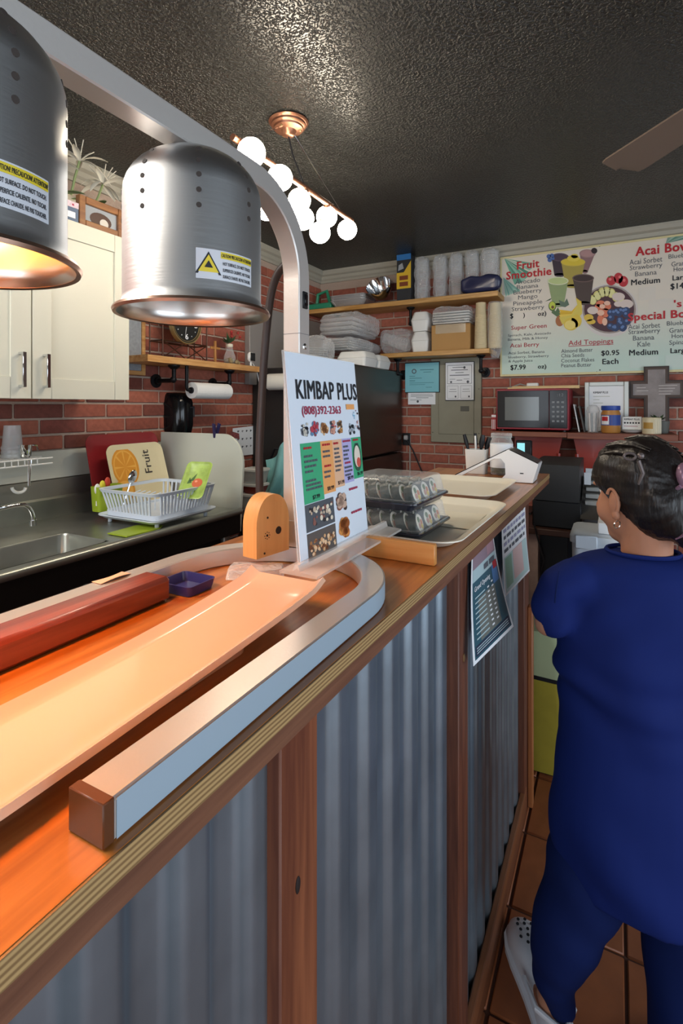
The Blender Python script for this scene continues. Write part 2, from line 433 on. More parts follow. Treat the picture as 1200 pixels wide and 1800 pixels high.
brickwork(wb, 'x', .76, XR, .0, 2.5, (9, 9, 9, 9)); brickwork(wb, 'x', XL+.01, .75, .0, .94, (9, 9, 9, 9)); brickwork(wb, 'x', -.65, .75, .95, 1.21, (9, 9, 9, 9))
bricks(wl, 'y', 1.0, YB, 1.31, 2.5, [(.9, 1.78, 1.6, 3), (2.85, 3.7, 0, 1.75), (2.72, 2.9, 1.62, 2.14)])
bricks(wb, 'x', XL+.01, .75, .95, 2.5, [(-.66, 1, 1.75, 3), (-2.2, -1.5, 0, 1.72), (-1.17, -.86, 1.27, 1.74), (-.65, .8, 0, 1.2), (-.62, -.22, 1.36, 1.58)])
# crown moulding
prof = [(0, 0), (.012, 0), (.016, .016), (.026, .026), (.03, .048), (.046, .058), (.055, .078), (.055, .092), (0, .092)]
def crown(n, p0, p1, side):
    mb = MB(); A, B = Vector(p0), Vector(p1); d = Vector(side)
    k = len(prof); vs_ = [A+d*a+Vector((0, 0, b_)) for a, b_ in prof]+[B+d*a+Vector((0, 0, b_)) for a, b_ in prof]
    mb.add(vs_, [(i, (i+1) % k, k+(i+1) % k, k+i) for i in range(k)]+[tuple(range(k))[::-1], tuple(range(k, 2*k))])
    return struct(n, mb, CROWN)
crown('trim_1', (XL, YF, ZC-.092), (XL, YB, ZC-.092), (1, 0, 0))
crown('trim_2', (XL, YB, ZC-.092), (XR, YB, ZC-.092), (0, -1, 0))

# ================================================================== serving counter
EX, ZT, ZB = -.27, 1.225, 1.188          # front edge, top and underside of the slab
YC0, YC1, XB = -.9, 2.25, -.70
EX1 = -.236                               # the slab widens a little towards its far end
PLYTOP = wood('counter_top_ply', 'c07a38', '8a4c1c', 'y', .32, 22, coat=.25)
m, nt, b = nodes('plywood_edge')          # layered edge of the board
tc = nt.nodes.new('ShaderNodeTexCoord'); sp = nt.nodes.new('ShaderNodeSeparateXYZ'); nt.links.new(tc.outputs['Object'], sp.inputs[0])
nz = nt.nodes.new('ShaderNodeTexNoise'); nz.inputs['Scale'].default_value = 6; nt.links.new(tc.outputs['Object'], nz.inputs['Vector'])
ad = nt.nodes.new('ShaderNodeMath'); ad.operation = 'MULTIPLY_ADD'; ad.inputs[1].default_value = .004; nt.links.new(nz.outputs['Fac'], ad.inputs[0]); nt.links.new(sp.outputs['Z'], ad.inputs[2])
sn = nt.nodes.new('ShaderNodeMath'); sn.operation = 'MULTIPLY'; sn.inputs[1].default_value = 1500; nt.links.new(ad.outputs[0], sn.inputs[0])
s2 = nt.nodes.new('ShaderNodeMath'); s2.operation = 'SINE'; nt.links.new(sn.outputs[0], s2.inputs[0])
cr = nt.nodes.new('ShaderNodeValToRGB'); cr.color_ramp.elements[0].color = srgb('7d5f3a'); cr.color_ramp.elements[1].color = srgb('b0905f'); cr.color_ramp.elements[0].position = .1; cr.color_ramp.elements[1].position = .8
mr = nt.nodes.new('ShaderNodeMapRange'); mr.inputs['From Min'].default_value = -1; nt.links.new(s2.outputs[0], mr.inputs['Value']); nt.links.new(mr.outputs[0], cr.inputs[0]); nt.links.new(cr.outputs[0], b.inputs['Base Color']); b.inputs['Roughness'].default_value = .5
PLYEDGE = m
FASC = wood('fascia_brown', '7d5138', '5a3420', 'y', .55, 26)
ct = thing('serving_counter', 'long serving counter with plywood top and corrugated steel front', 'counter', (-.5, 1, 0))
def slab(dx0, z0, z1, dy, xb=XB):
    return MB().prism([(xb, YC0), (EX+dx0, YC0), (EX+dx0, .2), (EX1+dx0, YC1-dy), (xb, YC1-dy)], (0, 0, z0), (1, 0, 0), (0, 1, 0), z1-z0)
obj('worktop', slab(-.002, ZB+.0195, ZT, .002), PLYTOP, ct, 0)
obj('worktop_edge', slab(0, ZB+.0195, ZT-.0006, 0, -.4), PLYEDGE, ct, 0)
obj('underlayment', slab(-.001, ZB, ZB+.0192, .004, XB+.02), FASC, ct, 0)
m = mat('galvanised_steel', '8d9ba6', .4, .87, bump=.05, bscale=14, var=.14, vscale=9)
# fine scratches and spangle in the zinc
def corrugated(y0, y1):
    n = int((y1-y0)/.0055); pts = []
    P = .088
    def fx(y):
        t = (y % P)/P
        e_ = lambda q: q*q*(3-2*q)
        if t < .3: return 0
        if t < .5: return e_((t-.3)/.2)
        if t < .8: return 1
        return 1-e_((t-.8)/.2)
    mb = MB()
    mb.grid(lambda a, c: (-.316+.010*fx(y0+a*(y1-y0)), y0+a*(y1-y0), .0+c*ZB), n, 1, .0008)
    return mb
for (y0, y1) in ((YC0, .425), (.485, 1.075), (1.145, 1.98)):
    obj('corrugated_panel', corrugated(y0, y1), m, ct, 60)
POSTL = wood('post_wood_light', '8a4f30', '5f2f1a', 'z', .5, 24)
for (y0, y1, mm) in ((.419, .491, POSTL), (1.072, 1.148, BROWN), (1.955, 2.06, BROWN), (-.42, -.34, BROWN)):
    obj('post', MB().box((-.345, y0, 0), (-.29, y1, ZB-.0005), .002), mm, ct)
knot = mat('wood_knot', '1e0f0a', .7)
obj('knot', MB().ball((-.2895, .45, 1.005), (.0012, .0045, .009), 10, 6), knot, ct)
obj('lit_post_strip', MB().box((-.29, 2.03, 0), (-.272, 2.065, .75), .003), wood('lit_post_orange', 'a8683c', '844a26', 'z', .5, 24), ct)  # light on the lower end post, put in as a strip of lighter wood
obj('kick_board', MB().box((-.306, YC0, 0), (-.288, 2.0, .1), .003), wood('kick_brown', '84502f', '633620', 'y', .5, 24), ct)
obj('end_panel', MB().box((XB+.03, 2.06, 0), (-.31, 2.078, ZB-.001)), wood('end_panel_pinkish', '8a6a5e', '74564c', 'z', .7, 14), ct)
obj('back_panel', MB().box((XB+.03, YC0, 0), (XB+.045, 2.06, ZB-.001)), FASC, ct)
obj('wood_button', MB().ball((-.2895, 1.112, .955), (.003, .007, .009), 10, 6), wood('chip', 'a08560', '806040', 'y'), ct)

# ================================================================== heat lamp food warmer
RC = (-.4625, .614); RO = .184; TW = .034; TH = .028
wz = ZT+.0005
fw = thing('heat_lamp_warmer', 'brushed steel food warmer with two dome heat lamps on curved arm', 'food warmer', (-.46, .5, wz))
rm = RO-TW/2
path = [(RC[0]+rm, .216+.004, 0)]+[(RC[0]+rm*math.cos(a), RC[1]+rm*math.sin(a), 0) for a in [PI*k/36 for k in range(37)]]+[(RC[0]-rm, -.25, 0)]
path = [(x, y, wz+TH/2) for x, y, z in path]
hw, hh = TW/2, TH/2
sq = [(-hw+.002, -hh), (hw-.002, -hh), (hw, -hh+.002), (hw, hh-.002), (hw-.002, hh), (-hw+.002, hh), (-hw, hh-.002), (-hw, -hh+.002)]
obj('base_channel', MB().sweep(path, sq), STEELH, fw)
CAPB = mat('brown_plastic_cap', '5a3218', .4)
FILM = mat('pale_blue_protective_film', '98a9b6', .45)
fp_ = [(RC[0]+RO+.0004, .2215, 0)]+[(RC[0]+(RO+.0004)*math.cos(a), RC[1]+(RO+.0004)*math.sin(a), 0) for a in [PI*k/36 for k in range(13)]]
obj('protective_film', MB().grid(lambda i, j: Vector(fp_[min(int(round(i*13)), 13)])+Vector((0, 0, wz+.001+j*(TH-.002))), 13, 1), FILM, fw)
obj('end_cap', MB().box((RC[0]+rm-hw, .212, wz), (RC[0]+rm+hw, .2205, wz+TH+.0005), .0008), CAPB, fw)
obj('end_cap', MB().box((RC[0]-rm-hw, -.256, wz), (RC[0]-rm+hw, -.2495, wz+TH+.0005), .0015), CAPB, fw)
AX, AY = -.502, .775; R = .135; zb = 1.8575
ap = [(AX, AY, wz+TH)]+[(AX, AY, 1.5), (AX, AY, zb-R)]+[(AX, AY-R+R*math.cos(a), zb-R+R*math.sin(a)) for a in [PI/2*k/14 for k in range(1, 15)]]+[(AX, -.05, zb)]
aw = .0172
sq2 = [(-aw+.002, -aw), (aw-.002, -aw), (aw, -aw+.002), (aw, aw-.002), (aw-.002, aw), (-aw+.002, aw), (-aw, aw-.002), (-aw, -aw+.002)]
arm = obj('arm', MB().sweep(ap, sq2, up=(1, 0, 0)), mat('arm_steel', 'd8d2cc', .4, .65, bump=.02, bscale=200), fw)
obj('arm_collar', MB().box((AX-aw-.001, AY-aw-.001, 1.2535), (AX+aw+.001, AY+aw+.001, 1.3), .001), STEELH, fw)
sw = obj('rocker_switch', MB().box((AX+aw-.001, AY-.007, 1.672), (AX+aw+.003, AY+.007, 1.702), .001), BLACK, fw)
obj('rocker', MB().box((AX+aw+.002, AY-.0045, 1.677), (AX+aw+.0048, AY+.0045, 1.697), .001), BLACKG, sw)
obj('screw', MB().lathe([(.006, 0), (.006, .001), (.0045, .002), (.002, .0022), (.0015, .001)], n=16).xf(Matrix.Translation((AX+aw, AY, 1.605)) @ Matrix.Rotation(PI/2, 4, 'Y')), CHROME, fw)
obj('seam', MB().box((AX-aw-.0004, AY-aw-.0004, 1.627), (AX+aw+.0004, AY+aw+.0004, 1.6276)), INKG, fw)
# power cable leaving the arm
cpts = [at_d(*p) for p in ((505, 462, .93), (488, 478, .94), (477, 510, .95), (470, 560, .955), (463, 640, .96), (459, 720, .965), (455, 800, .97), (456, 860, .975), (458, 905, .98), (462, 950, .985))]
cp2 = []
for i in range(len(cpts)-1):
    for k in range(3): cp2.append(cpts[i].lerp(cpts[i+1], k/3))
cp2.append(cpts[-1])
for _ in range(2): cp2 = [cp2[0]]+[(cp2[i-1]+cp2[i]*2+cp2[i+1])/4 for i in range(1, len(cp2)-1)]+[cp2[-1]]
obj('power_cable', MB().tube(cp2, .0075, 12), mat('dark_cable', '3a302e', .45), fw)
# lamp shades
STK = mat('sticker_grey', 'c9ccd2', .5); YEL = mat('warning_yellow', 'd8c22e', .5)
def lamp(cyy, on, turn=0):
    c = Vector((AX, cyy, 0)); zr, zs, ztop = 1.622, 1.775, 1.842; r = .0895
    po = [(.1005, zr), (.1015, zr+.003), (.1, zr+.006), (.0935, zr+.008), (.0915, zr+.012), (r, zr+.02), (r, zs)]
    po += [(r*math.cos(a), zs+(ztop-zs)*math.sin(a)) for a in [PI/2*k/10 for k in range(1, 10)]]+[(.004, ztop)]
    pi_ = [(max(x-.0025, .001), z-.0015) for x, z in po[3:]]
    prof_ = [(.097, zr+.001)]+po
    s = obj('lamp_shade', MB().lathe(prof_, c, 64, False, True), STEEL, fw)
    obj('shade_lining', MB().lathe([(.097, zr+.001)]+pi_, c, 64, False, True), mat('shade_lining_metal', 'd6d2cc', .28, 1), s)
    obj('rim', MB().lathe([(.0968, zr+.0005), (.1008, zr-.0005), (.1022, zr+.003), (.1004, zr+.0065), (.0968, zr+.0008)], c, 64, False, False), mat('rim_copper_tint', 'c9a48f', .3, 1), s)
    # columns of vent holes
    HOLE = mat('vent_hole_dark', '3a322e', .7)
    for k in range(8):
        az = PI*2*k/8-.74
        for j in range(5):
            zz = 1.739+j*.0182
            if zz <= zs: rr = r; nz_ = 0
            else:
                q = min(.98, (zz-zs)/(ztop-zs)); aa = math.asin(q); rr = r*math.cos(aa); nz_ = math.sin(aa)*r/(ztop-zs)*.55
            nv = Vector((math.cos(az), math.sin(az), nz_)).normalized()
            p = c+Vector((rr*math.cos(az), rr*math.sin(az), zz))
            o = obj('vent_hole', MB().cyl(p-nv*.001, p+nv*.0006, .0032, n=12), HOLE, s)
    # warning label, wrapped round the shade
    def wrap(name, a0, a1, z0, z1, mm, lift): 
        return obj(name, MB().grid(lambda i, j: c+Vector(((r+lift)*math.cos(a0+(a1-a0)*i), (r+lift)*math.sin(a0+(a1-a0)*i), z0+(z1-z0)*j)), 14, 1), mm, s)
    a0 = -.78+turn; a1 = .10+turn; z0 = 1.652; z1 = 1.688
    wrap('warning_sticker', a0, a1, z0, z1, STK, .0004)
    wrap('sticker_band', a0+.33, a1-.01, z1-.0095, z1-.0015, YEL, .0007)
    def on_shade(body, ax0, ax1, zz0, zz1, mm):
        vs_, fs = text_mesh(body, .02); xs = [p.x for p in vs_]; ys = [p.y for p in vs_]
        mb = MB().add([c+Vector(((r+.001+p.z*.03)*math.cos(ax0+(ax1-ax0)*(p.x-min(xs))/(max(xs)-min(xs))), (r+.001+p.z*.03)*math.sin(ax0+(ax1-ax0)*(p.x-min(xs))/(max(xs)-min(xs))), zz0+(zz1-zz0)*(p.y-min(ys))/(max(ys)-min(ys)))) for p in vs_], fs)
        obj('lettering', mb, mm, s, 0)
    on_shade('CAUTION! PRECAUCION! ATTENTION!', a0+.34, a1-.02, z1-.0078, z1-.0035, INK)
    for q, t in enumerate(('HOT SURFACE. DO NOT TOUCH.', 'SUPERFICIE CALIENTE. NO TOCAR.', 'SURFACE CHAUDE. NE PAS TOUCHER.')):
        on_shade(t, a0+.36, a1-.04, z1-.0175-q*.0078, z1-.0135-q*.0078, INK)
    # warning triangle
    def tri(name, k, mm, lift):
        ac, zc_ = a0+.165, (z0+z1)/2-.001; h = .0135*k
        pts = [(ac-h*1.05/r, zc_-h*.75), (ac+h*1.05/r, zc_-h*.75), (ac, zc_+h*1.05)]
        obj(name, MB().add([c+Vector(((r+lift)*math.cos(a), (r+lift)*math.sin(a), z)) for a, z in pts], [(0, 1, 2)]), mm, s, 0)
    tri('triangle_border', 1.1, INK, .0009); tri('triangle', .85, YEL, .0013); tri('triangle_mark', .35, INK, .0016)
    bulb = obj('bulb', MB().lathe([(.012, 1.80), (.014, 1.77), (.03, 1.73), (.04, 1.70), (.042, 1.685), (.034, 1.668), (.012, 1.662), (.001, 1.661)], c, 32, True, True),
        mat('lit_infrared_bulb', 'ffd9a0', .4, emit=90, ecol='ff9a40') if on else mat('dark_infrared_bulb', '8c8a88', .2), s)
    if on:
        l = bpy.data.lights.new('heat_lamp_light', 'SPOT'); l.energy = 4.3; l.color = (1, .30, .05); l.shadow_soft_size = .035; l.spot_size = math.radians(118); l.spot_blend = .5
        lo = bpy.data.objects.new('heat_lamp_light', l); C.objects.link(lo); lo.parent = fw; lo.location = c+Vector((0, 0, 1.655))-WORLD[fw.name]
lamp(.5216, False); lamp(.232, True, .3)
# ================================================================== things on the counter
def T(x, y, z, rz=0, rx=0, ry=0):
    return Matrix.Translation((x, y, z)) @ Matrix.Rotation(rz, 4, 'Z') @ Matrix.Rotation(ry, 4, 'Y') @ Matrix.Rotation(rx, 4, 'X')
def rrect(w_, h_, r, n=5):
    p = []
    for cx, cy_, a0 in ((w_/2-r, h_/2-r, 0), (-w_/2+r, h_/2-r, PI/2), (-w_/2+r, -h_/2+r, PI), (w_/2-r, -h_/2+r, 1.5*PI)):
        for k in range(n+1):
            a = a0+PI/2*k/n; p.append((cx+r*math.cos(a), cy_+r*math.sin(a)))
    return p
def loft(rings, cap0=True, cap1=True):
    """rings: lists of 3-D points of equal length"""
    mb = MB(); n = len(rings[0]); vs_ = [Vector(p) for r in rings for p in r]
    fs = [(i*n+k, i*n+(k+1) % n, (i+1)*n+(k+1) % n, (i+1)*n+k) for i in range(len(rings)-1) for k in range(n)]
    if cap0: fs.append(tuple(range(n))[::-1])
    if cap1: fs.append(tuple(range((len(rings)-1)*n, len(rings)*n)))
    return mb.add(vs_, fs)
def rings2d(spec, cx=0, cy_=0, n=5):
    """spec: (w, h, r, z)"""
    return [[(cx+a, cy_+b_, z) for a, b_ in rrect(w_, h_, r, n)] for w_, h_, r, z in spec]

# long platter under the lamps
PORC = mat('glazed_porcelain', 'd0ae94', .15, coat=.4, spec=.5)
def plat(a, c):
    y = .0+a*.592; x = -.462+c*.122
    zz = 1.2335+.021*max(0, (y-.28)/.31)**2.2+.010*max(0, (.2-y)/.2)**2
    e1 = max(0, abs(c-.5)*2-.72)/.28; e2 = max(0, a-.955)/.045
    zz += .009*(e1**1.4)+.006*e2**1.5
    x += .004*math.sin(a*7)*(1 if c > .5 else .3)
    return (x, y, zz)
pl = thing('serving_platter', 'long rectangular glazed ceramic platter glowing under the lit heat lamp', 'platter', (-.4, .3, ZT))
obj('dish', MB().grid(plat, 48, 24, .006), PORC, pl, 60)
obj('foot_ring', loft(rings2d([(.07, .4, .02, ZT+.0005), (.072, .402, .02, ZT+.008)], -.4, .27)), PORC, pl)
# reddish hardwood bar inside the warmer
one('hardwood_bar', MB().box((-.603, -.05, ZT+.0005), (-.553, .532, ZT+.036), .006), wood('padauk', '8a3a22', '641f10', 'y', .3, 34, coat=.4),
    'dark red polished hardwood bar lying inside the warmer base', 'wood bar')
# small blue box and crumpled clear wrap
bb = loft(rings2d([(.058, .05, .006, ZT+.001), (.066, .058, .008, ZT+.016), (.062, .054, .007, ZT+.016), (.055, .047, .006, ZT+.003)], 0, 0)).xf(T(-.567, .575, 0, 0))
one('plastic_box', bb, mat('navy_blue_plastic', '2a2c66', .3), 'small navy blue open plastic box inside the curve of the warmer', 'box')
one('clear_lid', loft(rings2d([(.09, .05, .012, ZT+.001), (.086, .046, .012, ZT+.016), (.06, .03, .01, ZT+.018)])).wob(.004, 60, 2).xf(T(-.515, .672, 0, .5)), BAG, 'crumpled clear plastic lid behind the small navy box', 'lid')
one('peeling_sticker', MB().grid(lambda a, c: (-.647+.02*c+.004*math.sin(a*PI), .474+a*.05, 1.2542+.0035*math.sin(a*PI)*c), 8, 3, .0005), mat('peach_sticker', 'e0b494', .5), 'small peach oval sticker lifting off the warmer rail', 'sticker')
# arched wooden block
ab = thing('wooden_block', 'arched tan wooden block with small drilled holes beside the menu stand', 'wood block', (-.51, .7, ZT))
TANW = wood('tan_wood', 'dba566', 'c88f50', 'z', .45, 18)
W_, H_ = .075, .10
prof_ = [(-W_/2, 0)]+[(-W_/2*math.cos(a)**.9 if math.cos(a) > 0 else W_/2*abs(math.cos(a))**.9, .05+(H_-.05)*math.sin(a)) for a in [PI*k/20 for k in range(21)]]+[(W_/2, 0)]
Mab = T(-.516, .705, 1.2545, 1.4)
body = MB().prism(prof_, (0, .016, 0), (1, 0, 0), (0, 0, 1), .032).xf(Mab)
obj('body', body, TANW, ab, 30)
DK = mat('hole_dark', '2a1a12', .8)
for (x, z, r) in ((.012, .038, .0065), (-.013, .063, .0018), (-.02, .006, .0018), (-.014, .034, .002)):
    obj('hole', MB().cyl((x, -.0166, z), (x, -.0155, z), r, n=16).xf(Mab), DK, ab)
for k in range(8):
    a = k*PI/4; obj('speaker_hole', MB().cyl((-.014+.0055*math.cos(a), -.0166, .034+.0055*math.sin(a)), (-.014+.0055*math.cos(a), -.0155, .034+.0055*math.sin(a)), .0008, n=8).xf(Mab), DK, ab)

# ---- acrylic menu stand
SX, SY0, SY1 = -.41, .645, .879
sg = thing('menu_stand', 'clear acrylic counter menu stand reading KIMBAP PLUS', 'menu stand', (-.41, .76, 1.254))
ACR = clear('acrylic', 'f3ece4', .2, .05)
O = Vector((-.411, SY0, 1.264)); UPV = Vector((-.029, 0, .3185)); HH = UPV.length
obj('panel', MB().prism([(-.003, -.006), (.237, -.006), (.237, HH+.002), (-.003, HH+.002)], O-Vector((.0025, 0, 0)), (0, 1, 0), UPV, .0012), ACR, sg)
sheet = obj('paper', MB().prism([(0, 0), (.234, 0), (.234, HH), (0, HH)], O, (0, 1, 0), UPV, .0012), mat('menu_paper_blue_white', 'dfe8f2', .35), sg)
prf = [(-.03, 0), (.035, 0), (.035, .004), (.006, .006), (.003, .016), (-.003, .016), (-.007, .006), (-.03, .004)]
obj('foot', MB().prism(prf, (-.408, .955, 1.254), (1, 0, 0), (0, 0, 1), .325), ACR, sg)
S = Sheet(O+Vector((.0012, 0, 0)), (0, 1, 0), UPV, sheet, .0004)
W = .234; Hh = HH
# photo rows: v at the left edge 612..985 -> height fractions
S.text('KIMBAP PLUS', (.022, Hh*.775, .231, Hh*.872), INK, .022)
S.text('(808)392-2363', (.034, Hh*.685, .162, Hh*.742), INKP, .012)
GRN = mat('print_green', '3fa878', .6); ORG = mat('print_orange', 'eba563', .6); PCH = mat('print_peach', 'e6b894', .6); LIL = mat('print_lilac', 'b3afdc', .6)
def food(x0, y0, x1, y1, cols, n, seed, layer=3, rr=(.2, .45), nm='food_picture'):
    rnd = random.Random(seed)
    for ci, c in enumerate(cols):
        dl = []
        for k in range(n):
            r = rnd.uniform(*rr)*min(x1-x0, y1-y0)*.5
            dl.append((rnd.uniform(x0+r, x1-r), rnd.uniform(y0+r, y1-r), r, r*rnd.uniform(.6, 1)))
        S.discs(nm, dl, mat('print_'+c, c, .6), layer+ci*.4, 12)
fx = [(.024, .05), (.054, .084), (.086, .114), (.118, .141), (.144, .166)]
fc = [('23262c', '5c6068', 'c8c4b8'), ('8a4a58', '5f86a8', 'b8404e'), ('c79a66', 'e2b98c', '8a5a34'), ('b84a4a', '4a4a52', 'd49a86'), ('b0703c', 'd09a60', '5a4636')]
for (x0, x1), cc in zip(fx, fc): food(x0, Hh*.585, x1, Hh*.668, cc, 6, hash(cc[0]) % 97 if False else int(cc[0], 16) % 97)
S.rects('banner', [(.184, Hh*.722, .216, Hh*.752)], ORG, 3)
food(.186, Hh*.575, .214, Hh*.645, ('2e3238', 'a9b0b8'), 7, 5)
food(.205, Hh*.65, .218, Hh*.72, ('8fc4de', 'c8e0ee'), 4, 6)
food(.217, Hh*.585, .233, Hh*.72, ('8c5a66', 'e8c8c0', '3a3238'), 4, 8)
cols_ = [(.022, .083, GRN, .17), (.083, .123, ORG, .20), (.123, .157, PCH, .20), (.157, .194, LIL, .215), (.194, .234, GRN, .215)]
ytop = Hh*.56
yb = [.268, .29, .305, .315, .325]
for (x0, x1, mm, _), q in zip(cols_, yb): S.rects('menu_column', [(x0, Hh*q, x1, ytop)], mm, 1)
rnd = random.Random(3)
def lines(x0, x1, ys, mm, h=.0035):
    rl = []
    for y in ys:
        x = x0; xe = x0+(x1-x0)*rnd.uniform(.6, 1)
        while x < xe:
            ln = rnd.uniform(.004, .009); rl.append((x, y, min(x+ln, xe), y+h)); x += ln+.0016
    S.rects('menu_lines', rl, mm, 3)
lines(.03, .066, [Hh*.53], RED); lines(.03, .07, [Hh*.49, Hh*.465, Hh*.44, Hh*.415], INKG); lines(.03, .08, [Hh*.37, Hh*.35, Hh*.33], INKG)
lines(.088, .12, [Hh*.535], RED); lines(.088, .112, [Hh*.50, Hh*.475], INKG); lines(.09, .112, [Hh*.425], RED); lines(.088, .12, [Hh*.395, Hh*.37], INKG)
lines(.126, .154, [Hh*.535], RED); lines(.127, .153, [Hh*.505, Hh*.482, Hh*.46, Hh*.437, Hh*.413, Hh*.39], INKG)
lines(.16, .19, [Hh*.54], INKP); lines(.16, .182, [Hh*.51, Hh*.487, Hh*.465, Hh*.442], INKG); lines(.162, .19, [Hh*.42], INKP); lines(.16, .192, [Hh*.395, Hh*.374, Hh*.353], INKG)
lines(.2, .228, [Hh*.54], RED); lines(.206, .226, [Hh*.515], INKG)
for t, x, y in (('$7.99', .046, .28), ('$8.99', .094, .302), ('$11.99', .132, .316), ('$8.99', .168, .327), ('$6.99', .208, .338)):
    S.text(t, (x, Hh*y, x+.022, Hh*(y+.022)), INK, .01)
S.discs('dish_picture', [(.213, Hh*.445, .0165, .026)], mat('print_dark_green', '2e5a44', .6), 3); S.discs('dish_picture', [(.212, Hh*.45, .012, .02)], mat('print_cream', 'e4d8c8', .6), 3.5); S.discs('dish_picture', [(.216, Hh*.415, .008, .009)], mat('print_tomato', 'd0584a', .6), 4)
S.rects('food_photo', [(.022, Hh*.135, .112, Hh*.265)], mat('print_slate', '52565c', .6), 1); food(.03, Hh*.15, .108, Hh*.25, ('2f2c30', 'c7b49c', '8a5a50', 'e3d7c0'), 9, 21, 2, (.15, .32))
S.rects('food_photo', [(.022, Hh*.0, .112, Hh*.128)], mat('print_brown_grey', '5c5450', .6), 1); food(.024, Hh*.01, .11, Hh*.10, ('a87448', 'd8a878', '7a4a30', 'e8c49c'), 14, 22, 2, (.15, .3))
food(.117, Hh*.165, .158, Hh*.285, ('7a4c42', 'a86f5c', '3c2c2a', 'c9a894'), 7, 23, 2, (.3, .5)); food(.118, Hh*.02, .162, Hh*.15, ('b4662c', 'd58e48', '96501f'), 6, 24, 2, (.35, .6))
lines(.17, .225, [Hh*.27], INKP, .004); lines(.172, .232, [Hh*.14], INKP, .004)

# ---- wooden lip on the counter
one('wooden_lip', MB().box((-.50, .855, ZT+.0005), (-.273, .868, ZT+.037), .0015), wood('lip_wood', 'd69a58', 'c07f3e', 'x', .4, 20), 'short orange wooden strip standing across the counter in front of the kimbap boxes', 'wood strip')

# ---- white service trays
TRAYM = mat('cream_melamine', 'e6e0ce', .3)
def tray(loc, w_, l_, rz, label):
    spec = [(w_-.07, l_-.07, .03, .0), (w_-.05, l_-.05, .04, .004), (w_-.02, l_-.02, .045, .016), (w_, l_, .05, .018), (w_, l_, .05, .0205), (w_-.022, l_-.022, .045, .0185), (w_-.055, l_-.055, .038, .0065), (w_-.07, l_-.07, .03, .005)]
    mb = loft(rings2d(spec, n=7)).xf(T(*loc, rz))
    return one('serving_tray', mb, TRAYM, label, 'tray', 'cream serving trays on the counter')
tray((-.425, 1.18, ZT+.0005), .345, .485, -.02, 'cream serving tray under the kimbap boxes, overhanging counter edge')
tray((-.45, 1.68, ZT+.0005), .30, .40, -.02, 'cream serving tray farther along the counter, beside the card terminal')
one('napkin_sheet', MB().grid(lambda a, c: (-.41+.13*c, 1.12+.17*a, ZT+.0072+.0008*math.sin(a*5+c*3)), 8, 8, .0005), mat('napkin_cream', 'e6dfcb', .8), 'folded cream napkin lying in the tray by the kimbap boxes', 'napkin')
one('paper_strip', MB().box((-.69, 1.2, ZT+.0005), (-.635, 1.75, ZT+.02), .004), WHITE, 'narrow white plastic strip along the back of the counter', 'strip')

# ---- kimbap boxes
SEAW = mat('seaweed', '1d2a22', .45, bump=.2, bscale=150); RICE = mat('rice', 'd9d2bf', .6, bump=.5, bscale=260, var=.12, vscale=200)
FILL = [mat('radish_yellow', 'c8a82c', .5), mat('carrot_orange', 'b8642a', .5), mat('spinach_green', '46602a', .5), mat('ham_pink', 'b07862', .5)]
TRB = mat('black_blue_tray', '20222e', .25, coat=.3)
def kimbox(loc, rz, label):
    k = thing('kimbap_box', label, 'food box', loc, 'stacked kimbap boxes')
    w_, l_ = .19, .2
    tb = loft(rings2d([(w_-.03, l_-.03, .012, .001), (w_-.012, l_-.012, .014, .014), (w_, l_, .016, .015), (w_, l_, .016, .018), (w_-.016, l_-.016, .014, .0175), (w_-.034, l_-.034, .012, .004)])).xf(T(*loc, rz))
    obj('tray_base', tb, TRB, k)
    ld = loft(rings2d([(w_-.006, l_-.006, .016, .0185), (w_-.006, l_-.006, .016, .022), (w_-.016, l_-.016, .014, .0225), (w_-.03, l_-.03, .012, .057), (w_-.036, l_-.036, .01, .059)]), False, True).xf(T(*loc, rz))
    obj('lid', ld, KLID, k)
    return k
kz = ZT+.007
L1, L2 = (-.425, 1.055, kz), (-.428, 1.045, kz+.0605)
kimbox(L1, -.03, 'clear lidded box of kimbap slices, lower of the stacked pair')
kimbox(L2, -.05, 'clear lidded box of kimbap slices, upper of the stacked pair')
def roll(loc, rz, tilt, label, seed):
    rnd = random.Random(seed)
    k = thing('kimbap_slice', label, 'kimbap', (0, 0, 0), 'kimbap slices in the boxes')
    r, t = .0205, .019
    obj('seaweed_wrap', MB().lathe([(r-.0012, -t/2), (r, -t/2), (r+.0006, 0), (r, t/2), (r-.0012, t/2)], n=20, cap0=False, cap1=False), SEAW, k)
    obj('rice', MB().lathe([(.001, -t/2-.0012), (r-.003, -t/2-.001), (r-.0012, -t/2+.001), (r-.0012, t/2-.001), (r-.003, t/2+.001), (.001, t/2+.0012)], n=20), RICE, k)
    for q in range(4):
        a = rnd.uniform(0, .7); d = rnd.uniform(.007, .010)
        obj('filling', MB().lathe([(.001, -t/2-.002), (.0062, -t/2-.0018), (.0062, t/2+.0018), (.001, t/2+.002)], (d*math.cos(a+q*1.6), d*math.sin(a+q*1.6), 0), 8), FILL[q], k)
    k.location = loc; k.rotation_euler = (0, PI/2+tilt, rz)
    return k
protos = [roll((0, 0, 0), 0, 0, 'x', s_) for s_ in range(3)]
cnt = 0
